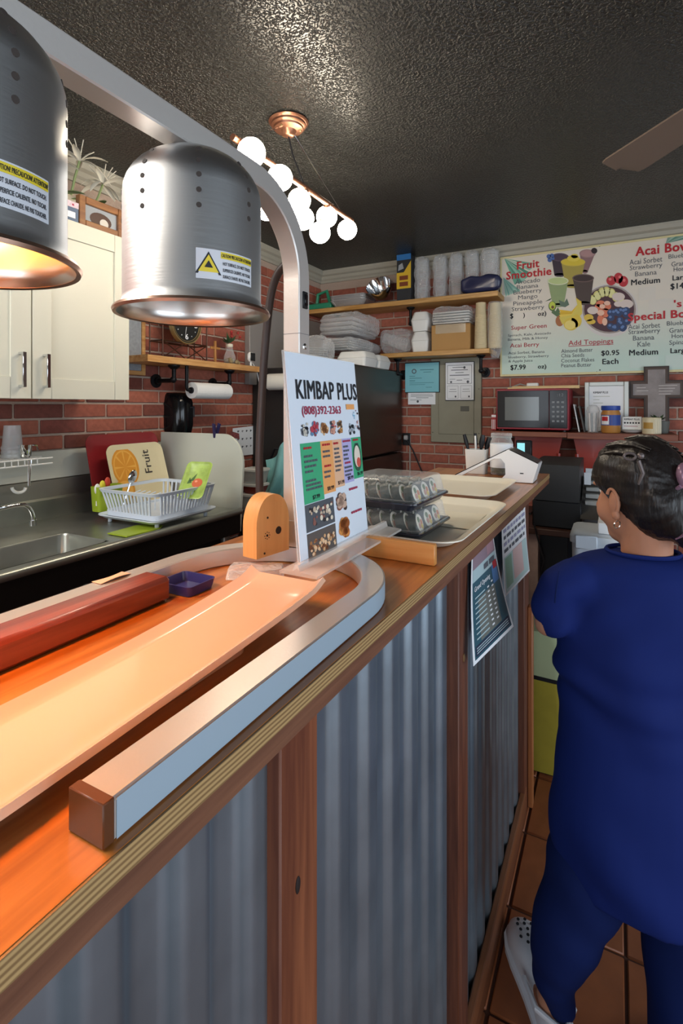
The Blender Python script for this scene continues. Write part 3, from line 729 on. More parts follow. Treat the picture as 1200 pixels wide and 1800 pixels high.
for bi, (L, nm) in enumerate(((L1, 'lower'), (L2, 'upper'))):
    for row in range(3):
        for q in range(6):
            dx = -.067+q*.0265; dy = -.056+row*.054
            p = (L[0]+dx, L[1]+dy, L[2]+.028)
            lab = '%s kimbap slice in the %s row of the %s box' % (('leftmost', 'second', 'third', 'fourth', 'fifth', 'rightmost')[q], ('front', 'middle', 'back')[row], nm)
            src = protos[cnt % 3]
            if cnt < 3: r_ = src; r_['label'] = lab
            else: r_ = copy_tree(src, (0, 0, 0), 0, lab)
            r_.location = p; r_.rotation_euler = (0, PI/2-.33, random.uniform(-.12, .12)); cnt += 1

# ---- card terminal: a white tent with a dark screen on either slope
pt = thing('card_terminal', 'white tent-shaped card terminal with dark sloping screens at counter end', 'card terminal', (-.4, 1.95, ZT))
Y0 = 1.93
def P2(u, v, y=Y0):
    p = at_y(u, v, y); return (p.x, p.z)
pf = [P2(798, 836), P2(893, 790), P2(946, 816), P2(937, 844), P2(936, 849), P2(876, 846), P2(888, 834), P2(887, 815), P2(880, 806), P2(868, 806), P2(806, 838)]
zmin = min(b_ for a, b_ in pf); pf = [(a, b_-zmin+ZT+.0008) for a, b_ in pf]
obj('body', MB().prism(pf, (0, Y0+.11, 0), (1, 0, 0), (0, 0, 1), .11), mat('terminal_white', 'e4e2e0', .3), pt, 30)
def slope(name, a, b_, l0, l1, mm, w0=.006, w1=.104):
    A, B = Vector((a[0], Y0, a[1])), Vector((b_[0], Y0, b_[1])); nrm = (B-A).cross(Vector((0, 1, 0))).normalized()
    if nrm.z < 0: nrm = -nrm
    pts = [A.lerp(B, l0)+Vector((0, w0, 0)), A.lerp(B, l1)+Vector((0, w0, 0)), A.lerp(B, l1)+Vector((0, w1, 0)), A.lerp(B, l0)+Vector((0, w1, 0))]
    mb = MB().add([p+nrm*.0002 for p in pts]+[p+nrm*.003 for p in pts], [(0, 1, 2, 3), (7, 6, 5, 4), (0, 4, 5, 1), (1, 5, 6, 2), (2, 6, 7, 3), (3, 7, 4, 0)])
    return obj(name, mb, mm, pt, 0)
slope('clerk_screen', pf[0], pf[1], .02, .97, BLACKG, 0, .11); slope('customer_screen', pf[1], pf[2], .04, .97, BLACKG, 0, .11)
obj('card_slot', MB().box((pf[3][0]-.045, Y0-.001, pf[3][1]+.02), (pf[3][0]-.033, Y0+.001, pf[3][1]+.0235)), BLACK, pt)
# ---- pen cup and glass jar
pc = thing('utensil_cup', 'white square cup holding black handled scissors and pens', 'cup', (-.5, 2.13, ZT))
c = at_y(838, 800, 2.13)
obj('cup', loft(rings2d([(.075, .06, .008, ZT+.001), (.085, .07, .008, ZT+.10), (.081, .066, .007, ZT+.10), (.072, .056, .007, ZT+.006)], c.x, 2.13)), WHITE, pc)
for (dx, dy, tx, ty, h, rr) in ((-.025, 0, -.4, .1, .15, .009), (-.005, .012, -.1, .2, .155, .008), (.012, -.008, .2, 0, .15, .012), (.02, .01, .45, .1, .14, .012)):
    p0 = Vector((c.x+dx*.5, 2.13+dy, ZT+.008)); p1 = p0+Vector((dx+tx*.04, ty*.03, h))
    obj('handle', MB().tube([p0, p0.lerp(p1, .6), p0.lerp(p1, .8), p1], [.004, .005, rr, rr*.7], 10), BLACK, pc)
obj('white_pen', MB().tube([(c.x+.004, 2.11, ZT+.01), (c.x+.0, 2.10, ZT+.155)], .004, 8), WHITE, pc)
jr = thing('glass_jar', 'open glass jar with wide white label behind the card terminal', 'jar', (-.4, 2.14, ZT))
c = at_y(881, 800, 2.14)
obj('glass', MB().lathe([(.04, ZT+.001), (.044, ZT+.006), (.044, ZT+.13), (.038, ZT+.142), (.038, ZT+.148), (.041, ZT+.15), (.041, ZT+.165), (.038, ZT+.167)], (c.x, 2.14, 0), 28, True, False), GLASS, jr)
obj('label_band', MB().lathe([(.0448, ZT+.03), (.0448, ZT+.125)], (c.x, 2.14, 0), 28, False, False), PAPER, jr)
obj('coins', MB().lathe([(.03, ZT+.006), (.041, ZT+.008), (.041, ZT+.03), (.02, ZT+.034)], (c.x, 2.14, 0), 18), mat('coins_dull', '6a6a55', .4, .7, bump=1, bscale=90), jr)

# ---- posters taped under the counter edge
def poster(name, TL, TR, BL_, BR_, label, bow):
    p = thing(name, label, 'poster', TL, 'posters taped to the counter front')
    TL, TR, BL_, BR_ = map(Vector, (TL, TR, BL_, BR_))
    def fn(a, c, lift=0):
        q = TL.lerp(TR, a).lerp(BL_.lerp(BR_, a), c)
        return q+Vector((bow*math.sin(c*PI)*(.3+a*.2)+lift, 0, 0))
    return p, fn
def patch(p, fn, name, a0, a1, c0, c1, mm, lift, n=6, th=0):
    return obj(name, MB().grid(lambda a, c: fn(a0+(a1-a0)*a, c1+(c0-c1)*c, lift), n, n, th), mm, p, 60)
p, fn = poster('flyer_poster', (-.281, 1.15, 1.186), (-.281, 1.36, 1.186), (-.266, 1.10, .947), (-.229, 1.369, .938), 'curling dark teal price flyer taped beside the counter post', -.012)
p_sheet = patch(p, fn, 'sheet', 0, 1, 0, 1, PAPER, 0, 10, .0006)
TEAL = mat('print_teal', '2e5664', .5); TEALG = mat('print_pale_teal', 'a9c0c4', .5); MUD = mat('print_taupe', '6c6e68', .5); PURP = mat('print_mauve', '8a7580', .5)
patch(p, fn, 'print_block', .04, .96, .33, .97, TEAL, .0006); patch(p, fn, 'print_block', .2, .75, .5, .86, MUD, .0009)
patch(p, fn, 'print_block', .04, .96, .0, .22, PURP, .0006); patch(p, fn, 'print_block', .04, .96, .22, .33, TEALG, .0006); patch(p, fn, 'print_ring', .62, .92, .02, .2, mat('print_rose', 'a8808a', .5), .0009)
patch(p, fn, 'print_badge', .72, .92, .33, .5, mat('print_blue', '4a7ab0', .5), .0012); patch(p, fn, 'print_badge', .78, .93, .3, .37, RED, .0015)
patch(p, fn, 'print_block', .06, .94, .87, .95, mat('print_navy', '2a3048', .5), .001)
def ptext(p, fn, body, a0, a1, c0, c1, mm, lift=.0018):
    vs_, fs = text_mesh(body, .01); xs = [q.x for q in vs_]; ys = [q.y for q in vs_]
    mb = MB().add([fn(a0+(a1-a0)*(q.x-min(xs))/(max(xs)-min(xs)), c1+(c0-c1)*(q.y-min(ys))/(max(ys)-min(ys)), lift+q.z*.05) for q in vs_], fs)
    obj('lettering', mb, mm, p, 0)
ptext(p, fn, 'Grand Opening', .08, .62, .37, .43, PAPER); patch(p, fn, 'print_word', .45, .62, .25, .3, INKG, .0012, 2); patch(p, fn, 'print_word', .66, .88, .25, .3, INKG, .0012, 2)
for q in range(9):
    patch(p, fn, 'price_line', .1, .42, .47+q*.043, .482+q*.043, TEALG, .0014, 2); patch(p, fn, 'price_dash', .5, .56, .47+q*.043, .485+q*.043, PAPER, .0014, 2); patch(p, fn, 'price_dash', .64, .7, .45+q*.043, .465+q*.043, PAPER, .0014, 2)
for q in range(3): patch(p, fn, 'fine_print', .08, .9, .885+q*.02, .893+q*.02, TEALG, .0014, 2)
p, fn = poster('notice_poster', (-.272, 1.44, 1.186), (-.262, 1.78, 1.186), (-.262, 1.44, .985), (-.25, 1.8, .955), 'pale pastel paper notice hanging at the far end of counter front', -.006)
patch(p, fn, 'sheet', 0, 1, 0, 1, PAPER, 0, 10, .0006)
patch(p, fn, 'print_block', .03, .97, .5, .97, mat('print_pale_aqua', 'b9d2d0', .6), .0006); patch(p, fn, 'print_block', .35, .75, .5, .9, mat('print_pale_pink', 'dcbcb8', .6), .001); patch(p, fn, 'print_block', .06, .3, .52, .92, mat('print_sage', '86ae96', .6), .001)
for q in range(5):
    x = .05
    while x < .9:
        l_ = random.uniform(.06, .16); patch(p, fn, 'print_word', x, min(x+l_, .95), .04+q*.09, .085+q*.09, INKG if q % 2 == 0 else mat('print_lavender', '9a9ab8', .6), .001, 2); x += l_+.04
# ================================================================== left wall: cabinet, shelf, sink
CABM = mat('cabinet_cream', 'd2cfbf', .45)
cb = thing('wall_cabinet', 'cream shaker wall cabinet with two doors and chrome pulls above the sink', 'cabinet', (-1.97, 1.09, 1.53))
CX, CY1, CZ0, CZ1 = -1.80, 1.497, 1.53, 2.2
obj('body', MB().box((XL+.001, .68, CZ0), (CX-.02, CY1-.002, CZ1), .002), CABM, cb)
def door(y0, y1, hy):
    st = .07
    d = obj('door', MB().box((CX-.019, y0, CZ0-.004), (CX-.008, y1, CZ1-.003), .001), CABM, cb)
    for n_, (a0, a1, z0, z1) in (('stile', (y0, y0+st, CZ0-.004, CZ1-.003)), ('stile', (y1-st, y1, CZ0-.004, CZ1-.003)), ('rail', (y0+st, y1-st, CZ0-.004, CZ0+st)), ('rail', (y0+st, y1-st, CZ1-st-.003, CZ1-.003))):
        obj(n_, MB().box((CX-.0085, a0+.0003, z0), (CX, a1-.0003, z1), .0012), CABM, d)
    h = MB().box((CX+.022, hy-.006, 1.565), (CX+.03, hy+.006, 1.685), .001).box((CX, hy-.006, 1.565), (CX+.024, hy+.006, 1.573), .001).box((CX, hy-.006, 1.677), (CX+.024, hy+.006, 1.685), .001)
    obj('handle', h, CHROME, d)
door(1.0885, 1.495, 1.13); door(.682, 1.0845, 1.045)
# things on the cabinet
zt = CZ1+.001
pb = thing('patterned_box', 'small printed carton with pink and white border on the cabinet', 'box', (-1.86, 1.24, zt))
obj('carton', MB().box((-1.95, 1.10, zt), (-1.815, 1.275, zt+.075), .002), mat('slate_blue_print', '5a6a80', .6), pb)
obj('border', MB().box((-1.8149, 1.101, zt+.052), (-1.8135, 1.274, zt+.0745)), mat('pink_white_print', 'dcc4cc', .6, var=.25, vscale=120), pb)
SB = Sheet((-1.8145, 1.1, zt), (0, 1, 0), (0, 0, 1), pb)
SB.discs('print_dot', [(x, .062, .005, .004) for x in (.03, .07, .11, .15)], INKP, 3, 10); SB.rects('print_label', [(.09, .012, .16, .035)], PAPER, 2); SB.polys('print_bird', [[(.1, .015), (.125, .015), (.115, .032)]], INK, 3)
pf_ = thing('picture_frame', 'small wooden framed picture leaning on the cabinet top', 'picture frame', (-1.86, 1.4, zt))
fm = MB()
y0, y1, z0, z1 = 1.285, 1.49, zt, zt+.12
for lo, hi in (((-1.85, y0, z0), (-1.825, y0+.028, z1)), ((-1.85, y1-.028, z0), (-1.825, y1, z1)), ((-1.85, y0+.028, z0), (-1.825, y1-.028, z0+.028)), ((-1.85, y0+.028, z1-.028), (-1.825, y1-.028, z1))): fm.box(lo, hi, .003)
obj('frame', fm, wood('frame_wood', '9a6a40', '70462a', 'y'), pf_)
obj('picture', MB().box((-1.845, y0+.028, z0+.028), (-1.838, y1-.028, z1-.028)), mat('picture_grey', '9aa0a6', .3), pf_)
SB = Sheet((-1.838, y0+.028, z0+.028), (0, 1, 0), (0, 0, 1), pf_); SB.discs('picture_oval', [(.075, .02, .05, .03)], mat('picture_brown', '4a342c', .4), 1); SB.discs('picture_oval', [(.09, .012, .02, .018)], mat('picture_pale', 'c8c4bc', .4), 2)
bk = thing('flower_basket', 'long box of artificial white feathery lilies on the cabinet', 'flower arrangement', (-1.95, 1.3, zt))
obj('planter', MB().box((-2.08, 1.0, zt), (-1.97, 1.52, zt+.17), .01), mat('planter_cream', 'b9b2a0', .7), bk)
PETAL = mat('petal_ivory', 'd9d4c4', .6); LEAFG = mat('leaf_pale_green', '8a9a68', .6)
rnd = random.Random(11)
def petal(c, d, ln, wd, droop, mm, nm):
    d = Vector(d).normalized(); side = d.cross(Vector((0, 0, 1))).normalized()
    def fn(a, q):
        w_ = wd*math.sin(PI*min(1, a*.92+.06))**.8
        p = Vector(c)+d*(ln*a)+Vector((0, 0, .25*ln*a-droop*ln*a*a))+side*(w_*(q-.5))
        return p+Vector((0, 0, -abs(q-.5)*w_*.5))
    obj(nm, MB().grid(fn, 8, 2, .0006), mm, bk, 60)
for fy, fz, fx_ in ((1.13, .28, -1.93), (1.36, .30, -1.93), (1.46, .24, -1.92), (1.22, .25, -1.95)):
    for k in range(7):
        a = 2*PI*k/7+rnd.random(); petal((fx_, fy, zt+fz), (math.cos(a)*.7, math.sin(a), rnd.uniform(-.1, .7)), rnd.uniform(.09, .15), rnd.uniform(.018, .032), rnd.uniform(.4, 1.1), PETAL, 'petal')
    for k in range(7):
        a = rnd.uniform(0, 6.28); d = Vector((math.cos(a)*.6, math.sin(a), 1.1)).normalized()
        p0 = Vector((fx_, fy, zt+fz)); obj('stamen', MB().tube([p0, p0+d*.05, p0+d*.09+Vector((0, 0, -.008))], [.0022, .0018, .002], 5), PETAL, bk)
    obj('stem', MB().tube([(fx_-.06, fy, zt+.16), (fx_-.03, fy, zt+fz*.8), (fx_, fy, zt+fz)], .005, 6), LEAFG, bk)
for k in range(9):
    y = 1.02+k*.055; petal((-1.97, y, zt+.15), (.7, rnd.uniform(-1, 1), .2), .11, .03, .5, LEAFG, 'leaf')
# framed board on the brick beside the cabinet
cbd = thing('cork_board', 'wood framed grey board hung on brick behind the cabinet edge', 'board', (-2.11, 1.6, 1.65))
fm = MB()
y0, y1, z0, z1 = 1.36, 1.845, 1.655, 2.12
for lo, hi in (((-2.12, y0, z0), (-2.1, y0+.022, z1)), ((-2.12, y1-.022, z0), (-2.1, y1, z1)), ((-2.12, y0+.022, z0), (-2.1, y1-.022, z0+.022)), ((-2.12, y0+.022, z1-.022), (-2.1, y1-.022, z1))): fm.box(lo, hi, .002)
obj('frame', fm, SHELFY, cbd); obj('panel', MB().box((-2.12, y0+.022, z0+.022), (-2.108, y1-.022, z1-.022)), mat('board_grey', '8c9299', .6, var=.15, vscale=60), cbd)
# ---- live edge shelf
SZ = 1.742
sh = thing('wall_shelf', 'live edge pine shelf on black pipe brackets on the left brick wall', 'shelf', (-2.03, 2.15, SZ))
def edge(y): return -1.925+.012*noise.noise(Vector((y*5, 0, 0)))+.008*noise.noise(Vector((y*14, 3, 0)))
mb = MB(); n_ = 40; ys = [1.70+(2.60-1.70)*k/n_ for k in range(n_+1)]
poly = [(-2.121, ys[0])]+[(edge(y), y) for y in ys]+[(-2.121, ys[-1])]
mb.prism(poly, (0, 0, SZ-.032), (1, 0, 0), (0, 1, 0), .032)
obj('plank', mb, SHELFY, sh, 30)
def bracket(parent, wallp, out, up, r=.011):
    """pipe bracket: flange on the wall, nipple out, elbow, riser to the shelf"""
    w_ = Vector(wallp); o_ = Vector(out); e_ = w_+o_
    nm = o_.normalized()
    b_ = obj('bracket', MB().tube([w_, w_+o_*.6, w_+o_*.85, e_+Vector((0, 0, up*.12)), e_+Vector((0, 0, up))], r, 12), PIPE, parent)
    obj('flange', MB().tube([w_, w_+nm*.006, w_+nm*.008, w_+nm*.022], [.036, .036, .02, .018], 20), PIPE, b_)
    obj('elbow', MB().ball(e_+nm*(-.004)+Vector((0, 0, .004)), r*1.55, 12, 8), PIPE, b_)
    obj('shelf_flange', MB().tube([e_+Vector((0, 0, up)), e_+Vector((0, 0, up-.006)), e_+Vector((0, 0, up-.02))], [.03, .03, .016], 20), PIPE, b_)
for y in (1.93, 2.36):
    bracket(sh, (XL+.007, y, 1.632), (.13, 0, 0), SZ-.0325-1.632)
rp = thing('paper_towel_roll', 'white paper towel roll on black pipe holder under the shelf', 'paper towel', (-1.97, 2.1, 1.585))
obj('roll', MB().tube([(-1.96, 2.02, 1.583), (-1.96, 2.30, 1.583)], .043, 28), mat('towel_paper', 'e8e8e6', .9, bump=.15, bscale=90), rp)
obj('loose_sheet', MB().grid(lambda a, c: (-1.96+.0438*math.cos(-.3-a*1.1), 2.022+c*.276, 1.583+.0438*math.sin(-.3-a*1.1)), 6, 2, .0005), MATS['towel_paper'], rp)
obj('holder', MB().tube([(-1.965, 1.99, SZ-.033), (-1.965, 1.99, 1.60), (-1.965, 1.995, 1.585), (-1.962, 2.01, 1.583), (-1.96, 2.32, 1.583)], .009, 10), PIPE, rp)
obj('core', MB().tube([(-1.96, 2.012, 1.583), (-1.96, 2.022, 1.583)], [.016, .018], 16), BLACK, rp)
# clock on a wire stand
ck = thing('table_clock', 'round black faced clock in brown wire stand on the left shelf', 'clock', (-2.0, 2.05, SZ))
WIRE = mat('bronze_wire', '4a2e20', .4, .5)
cc = at_x(322, 563, -1.99); fr = MB()
ya, yb_ = 1.835, 2.145
for y in (ya, yb_):
    for x in (-2.06, -1.97): fr.tube([(x, y, SZ+.001), (x, y, SZ+.26)], .004, 6)
for z in (SZ+.085, SZ+.26):
    for x in (-2.06, -1.97): fr.tube([(x, ya, z), (x, yb_, z)], .004, 6)
    for y in (ya, yb_): fr.tube([(-2.06, y, z), (-1.97, y, z)], .004, 6)
ym = (ya+yb_)/2
for s_ in (0, 1):
    fr.tube([(-1.97, ya+s_*(ym-ya), SZ+.002), (-1.97, ya+(s_+1)*(ym-ya), SZ+.085)], .003, 6); fr.tube([(-1.97, ya+s_*(ym-ya), SZ+.085), (-1.97, ya+(s_+1)*(ym-ya), SZ+.002)], .003, 6)
obj('wire_stand', fr, WIRE, ck)
cR = .1
Mc = Matrix.Translation((-1.985, cc.y, SZ+.185)) @ Matrix.Rotation(PI/2, 4, 'Y')
fa = obj('clock_face', MB().lathe([(.001, 0), (cR, 0), (cR, .018), (.001, .019)], n=48).xf(Mc), mat('clock_black', '1e1e1e', .4), ck)
GOLD = mat('antique_gold', 'b8a070', .35, .8)
obj('rim', MB().lathe([(cR-.004, .016), (cR-.002, .024), (cR+.003, .025), (cR+.006, .02), (cR+.006, 0), (cR-.004, .0)], n=48, cap0=False, cap1=False).xf(Mc), GOLD, ck)
obj('inner_ring', MB().lathe([(cR-.012, .0192), (cR-.009, .02), (cR-.009, .0205), (cR-.012, .02)], n=48, cap0=False, cap1=False).xf(Mc), GOLD, ck)
Sc = Sheet((-1.985+.0195, cc.y, SZ+.185), (0, 1, 0), (0, 0, 1), fa)
for t, a in (('12', PI/2), ('3', 0), ('6', -PI/2), ('9', PI)):
    x, y = .066*math.cos(a), .066*math.sin(a); Sc.text(t, (x-.011, y-.014, x+.011, y+.014), PAPER, .02, 1)
Sc.discs('hour_dot', [(.07*math.cos(a), .07*math.sin(a), .003, .003) for a in [PI*k/6 for k in range(12) if k % 3]], PAPER, 1, 8)
def hand(a, l_, w_): 
    d = (math.cos(a), math.sin(a)); n2 = (-d[1]*w_, d[0]*w_)
    Sc.polys('hand', [[(-d[0]*.012-n2[0], -d[1]*.012-n2[1]), (-d[0]*.012+n2[0], -d[1]*.012+n2[1]), (d[0]*l_+n2[0]*.4, d[1]*l_+n2[1]*.4), (d[0]*l_-n2[0]*.4, d[1]*l_-n2[1]*.4)]], PAPER, 2)
hand(-1.75, .062, .002); hand(2.2, .045, .003)
# wooden cross, vase, camera
x_ = thing('wooden_cross', 'small plain wooden cross standing by the glass vase', 'cross', (-1.99, 2.235, SZ))
OAK = wood('oak', 'c08a50', '94602e', 'z', .5, 24)
obj('upright', MB().box((-1.995, 2.226, SZ+.001), (-1.983, 2.240, SZ+.125), .002), OAK, x_); obj('crossbar', MB().box((-1.994, 2.195, SZ+.078), (-1.984, 2.272, SZ+.092), .002), OAK, x_)
vz = thing('bud_vase', 'glass jar vase with red berries and green sprigs on the shelf', 'vase', (-2.0, 2.37, SZ))
obj('jar', MB().lathe([(.03, .001), (.034, .006), (.034, .05), (.02, .085), (.016, .11), (.018, .125)], (-2.0, 2.37, SZ), 20, True, False), GLASS, vz)
obj('twine', MB().lathe([(.0175, .105), (.0195, .11), (.0195, .118), (.0175, .122)], (-2.0, 2.37, SZ), 16, False, False), mat('twine', 'd8d0bc', .9), vz)
obj('pebbles', MB().ball((-2.0, 2.37, SZ+.022), (.031, .031, .02), 14, 8).wob(.006, 80, 3), mat('pebbles', '8a8270', .7, var=.3, vscale=60), vz)
LEAF = mat('dark_leaf', '3d5a38', .6)
for k in range(16):
    a = rnd.uniform(0, 6.28); d = Vector((math.cos(a)*.5+.3, math.sin(a), rnd.uniform(.2, .9))).normalized(); p0 = Vector((-2.0, 2.37, SZ+.12))
    p1 = p0+d*rnd.uniform(.04, .085); sd = d.cross(Vector((0, 0, 1))).normalized()*.012
    obj('leaf', MB().add([p0+d*.015, p1*.5+p0*.5+sd, p1, p1*.5+p0*.5-sd], [(0, 1, 2, 3)]), LEAF, vz, 0)
for k in range(5):
    obj('berry', MB().ball((-1.97+rnd.uniform(-.01, .02), 2.37+rnd.uniform(-.06, .05), SZ+.165+rnd.uniform(-.01, .03)), .0085, 10, 6), mat('berry_red', '9a2c28', .4), vz)
for k in range(6): obj('dried_bloom', MB().ball((-1.955+rnd.uniform(-.01, .01), 2.37+rnd.uniform(-.05, .05), SZ+.012+rnd.uniform(0, .02)), .011, 8, 6).wob(.003, 150, k), mat('dried_flower', '8c7c5a', .8), vz)
sc_ = thing('security_camera', 'white security camera with black lens face at the shelf end', 'camera', (-1.97, 2.53, SZ))
obj('stand', MB().lathe([(.018, .001), (.018, .004), (.006, .006), (.005, .03)], (-1.97, 2.53, SZ), 16), WHITE, sc_)
obj('housing', MB().box((-1.985, 2.503, SZ+.03), (-1.955, 2.561, SZ+.087), .012), WHITE, sc_)
obj('lens_face', MB().box((-1.956, 2.507, SZ+.034), (-1.951, 2.552, SZ+.083), .01), BLACKG, sc_)
obj('cable', MB().tube([(-1.985, 2.54, SZ+.05), (-2.0, 2.585, SZ+.03), (-1.985, 2.61, SZ-.02), (-1.98, 2.63, SZ-.1)], .003, 6), WHITE, sc_)
# grey wall panel
one('wall_panel', MB().box((XL+.008, 2.66, 1.64), (XL+.05, 3.62, 2.165), .004), mat('panel_warm_grey', '8e8884', .5), 'plain warm grey panel on the wall above the refrigerator', 'panel')
# black dispenser on the wall
ds = thing('soap_dispenser', 'glossy black wall dispenser on brick below the paper towel', 'dispenser', (-2.07, 2.1, 1.37))
obj('housing', loft([[(XL+.008+dx*1.0, 2.05+dy, z) for dx, dy in [(0, -.06*s_), (.07*s_, -.055*s_), (.1*s_, -.03*s_), (.1*s_, .03*s_), (.07*s_, .055*s_), (0, .06*s_)]] for z, s_ in ((1.35, 1.0), (1.40, 1.12), (1.52, 1.1), (1.56, .96), (1.572, .8))]), BLACKG, ds, 50)
obj('window', MB().box((XL+.112, 2.06, 1.44), (XL+.1185, 2.1, 1.5), .004), mat('smoke_window', '3a3a3e', .1), ds)
# papers pinned to the brick
wp = thing('paper_notice', 'white sheet with faint drawings taped on the left brick wall', 'paper', (-2.115, 2.5, 1.3))
pp = [at_x(u, v, -2.112) for u, v in ((408, 803), (451, 798), (451, 748), (409, 753))]
obj('sheet', MB().add(pp+[p-Vector((.001, 0, 0)) for p in pp], [(0, 1, 2, 3), (7, 6, 5, 4), (0, 4, 5, 1), (1, 5, 6, 2), (2, 6, 7, 3), (3, 7, 4, 0)]), PAPER, wp, 0)
Sp = Sheet(pp[0], (0, 1, 0), (0, 0, 1), wp)
Wd = pp[1].y-pp[0].y
for k in range(12): Sp.rects('scribble', [(Wd*(.2+.17*(k % 4)), .05+.05*(k//4), Wd*(.2+.17*(k % 4))+.012, .062+.05*(k//4)), (Wd*(.2+.17*(k % 4))+.004, .056+.05*(k//4), Wd*(.2+.17*(k % 4))+.02, .06+.05*(k//4))], INKG if k % 3 else mat('scribble_grey', '9a9ca0', .7), 1)
one('sticker_fruit', MB().add([at_x(u, v, -2.108) for u, v in ((403, 768), (421, 772), (420, 762), (406, 758))], [(0, 1, 2, 3)]), mat('sticker_orange_purple', '8a4a4a', .6, var=.4, vscale=90), 'small purple and orange sticker beside the taped white sheet', 'sticker', smooth=0)

# ---- stainless sink
sk = thing('steel_sink', 'long stainless steel commercial sink with backsplash along the left wall', 'sink', (-1.8, 1.0, 0))
DZ = 1.04; FX = -1.478; bx0, bx1 = -1.765, -1.525
dk = MB()
ysn = [(-.2, .52, False), (.52, .60, True), (.60, 1.185, False), (1.185, 1.82, True)]
dk.box((-2.06, -.2, DZ-.02), (bx0, 1.82, DZ), .001); dk.box((bx1, -.2, DZ-.02), (FX, 1.82, DZ), .001)
for a, c_, solid in ysn:
    if solid: dk.box((bx0, a, DZ-.02), (bx1, c_, DZ))
obj('deck', dk, SINK, sk)
def basin(y0, y1):
    h = .24; rs = []
    for (m_, z, r) in ((0, DZ+.001, .03), (.004, DZ-.006, .03), (.01, DZ-h+.03, .035), (.03, DZ-h, .04)):
        rs.append([((bx0+bx1)/2+a, (y0+y1)/2+b_, z) for a, b_ in rrect(bx1-bx0-2*m_, y1-y0-2*m_, r)][::-1])
    obj('basin', loft(rs, False, True), SINK, sk, 60)
basin(.60, 1.185); basin(-.2, .52)
obj('backsplash', MB().prism([(0, 0), (.075, 0), (.075, .078), (.045, .082), (.03, .15), (0, .15)], (-2.121, 1.82, DZ), (1, 0, 0), (0, 0, 1), 2.02), SINK, sk, 20)
obj('front_rim', MB().tube([(FX+.004, -.2, DZ-.006), (FX+.004, 1.82, DZ-.006)], .015, 14), SINK, sk)
obj('apron', MB().box((FX-.02, -.2, DZ-.1), (FX+.01, 1.815, DZ-.012), .003), mat('apron_dark_steel', '1d1d1e', .4, .5), sk)
for y in (-.15, .55, 1.1, 1.77):
    for x in (FX-.04, -2.05): obj('leg', MB().tube([(x, y, 0), (x, y, DZ-.02)], .02, 10), SINK, sk)
for y0, y1 in ((-.19, .515), (.52, 1.80)): obj('cabinet_front', MB().box((FX-.09, y0, .001), (FX-.07, y1, DZ-.1), .003), mat('black_cabinet', '1a1a1c', .5), sk)
wl_ = one('splash_strip', MB().box((XL+.007, .0, 1.192), (XL+.02, 1.96, 1.312), .002), mat('white_strip_paint', 'c9c9bd', .5), 'white painted board between the sink backsplash and brick', 'board')
fc = thing('faucet', 'chrome swivel faucet spout reaching over the sink basin', 'faucet', (-1.9, .85, DZ))
pts = [(-1.95, .80, DZ+.085), (-1.9, .84, DZ+.115)]+[tuple(at_x(u, v, -1.83)) for u, v in ((2, 893), (30, 888), (42, 888), (50, 892), (55, 899), (58, 908), (58, 914))]
obj('spout', MB().tube(pts, .0085, 12), CHROME, fc); e_ = at_x(58, 914, -1.83)
obj('aerator', MB().tube([e_, e_-Vector((0, 0, .02))], .0115, 14), CHROME, fc)
obj('body', MB().lathe([(.03, .001), (.03, .01), (.018, .015), (.016, .09), (.012, .095)], (-1.95, .80, DZ), 18), CHROME, fc)
f2 = thing('white_hook', 'white plastic ring handle hanging under the wire rack', 'handle', tuple(at_x(33, 862, -2.0)))
obj('ring', MB().tube([at_x(33+12*math.cos(a), 857+9*math.sin(a), -2.03) for a in [PI*k/8 for k in range(9)]], .006, 8), WHITE, f2)
# wire rack with cups
wr = thing('wire_rack', 'white coated wire rack over the sink holding plastic cups', 'rack', (-2.0, 1.1, 1.28))
ra = at_x(92, 804, -1.96); z = ra.z; mb = MB()
for x, dz in ((-1.96, 0), (-1.96, -.022), (-2.03, 0), (-2.1, 0)): mb.tube([(x, .6, z+dz), (x, ra.y, z+dz)], .0032, 6)
obj('rail', mb, WHITE, wr)
y = ra.y-.06
while y > .62:
    obj('cross_wire', MB().tube([(-2.112, y, z+.002), (-1.96, y, z+.002), (-1.958, y, z-.022)], .0022, 6), WHITE, wr); y -= .024
cupm = clear('frosted_cup', 'dfe2e2', .38, .2)
for j, (u, w_) in enumerate(((-6, .036), (12, .036))):
    q = at_x(u, 800, -2.03); st = []
    zz = z+.006
    for k in range(3): st += [(.037, zz-z), (.0385, zz-z+.006), (.036, zz-z+.012)]; zz += .016
    st += [(.034, zz-z), (.028, zz-z+.075)]
    c_ = thing('plastic_cup_stack', ('short stack of frosted plastic cups at the left end of wire rack', 'short stack of frosted plastic cups beside the steel jigger')[j], 'cups', (q.x, q.y, z), 'cup stacks on the wire rack')
    obj('cups', MB().lathe(st, (q.x+(.0 if j else -.0), q.y+(0.02 if j else -.05), z), 20, False, True), cupm, c_)
jg = thing('steel_jug', 'small chrome measuring jug with wire handle on the rack', 'jug', (0, 0, 0)); q = at_x(44, 803, -1.99); jg.location = (q.x, q.y, z); WORLD[jg.name] = Vector((q.x, q.y, z))
obj('cup', MB().lathe([(.016, .006), (.021, .012), (.024, .05), (.025, .055)], (q.x, q.y, z), 20), CHROME, jg)
obj('handle', MB().tube([(q.x, q.y+.024, z+.052), (q.x, q.y+.045, z+.05), (q.x, q.y+.05, z+.03)], .003, 8), CHROME, jg)
obj('rod', MB().tube([(q.x+.03, q.y-.004, z-.001), (q.x+.03, q.y-.004, z-.1)], .003, 8).tube([(q.x+.03, q.y+.006, z-.001), (q.x+.03, q.y-.002, z-.1)], .003, 8), CHROME, jg)

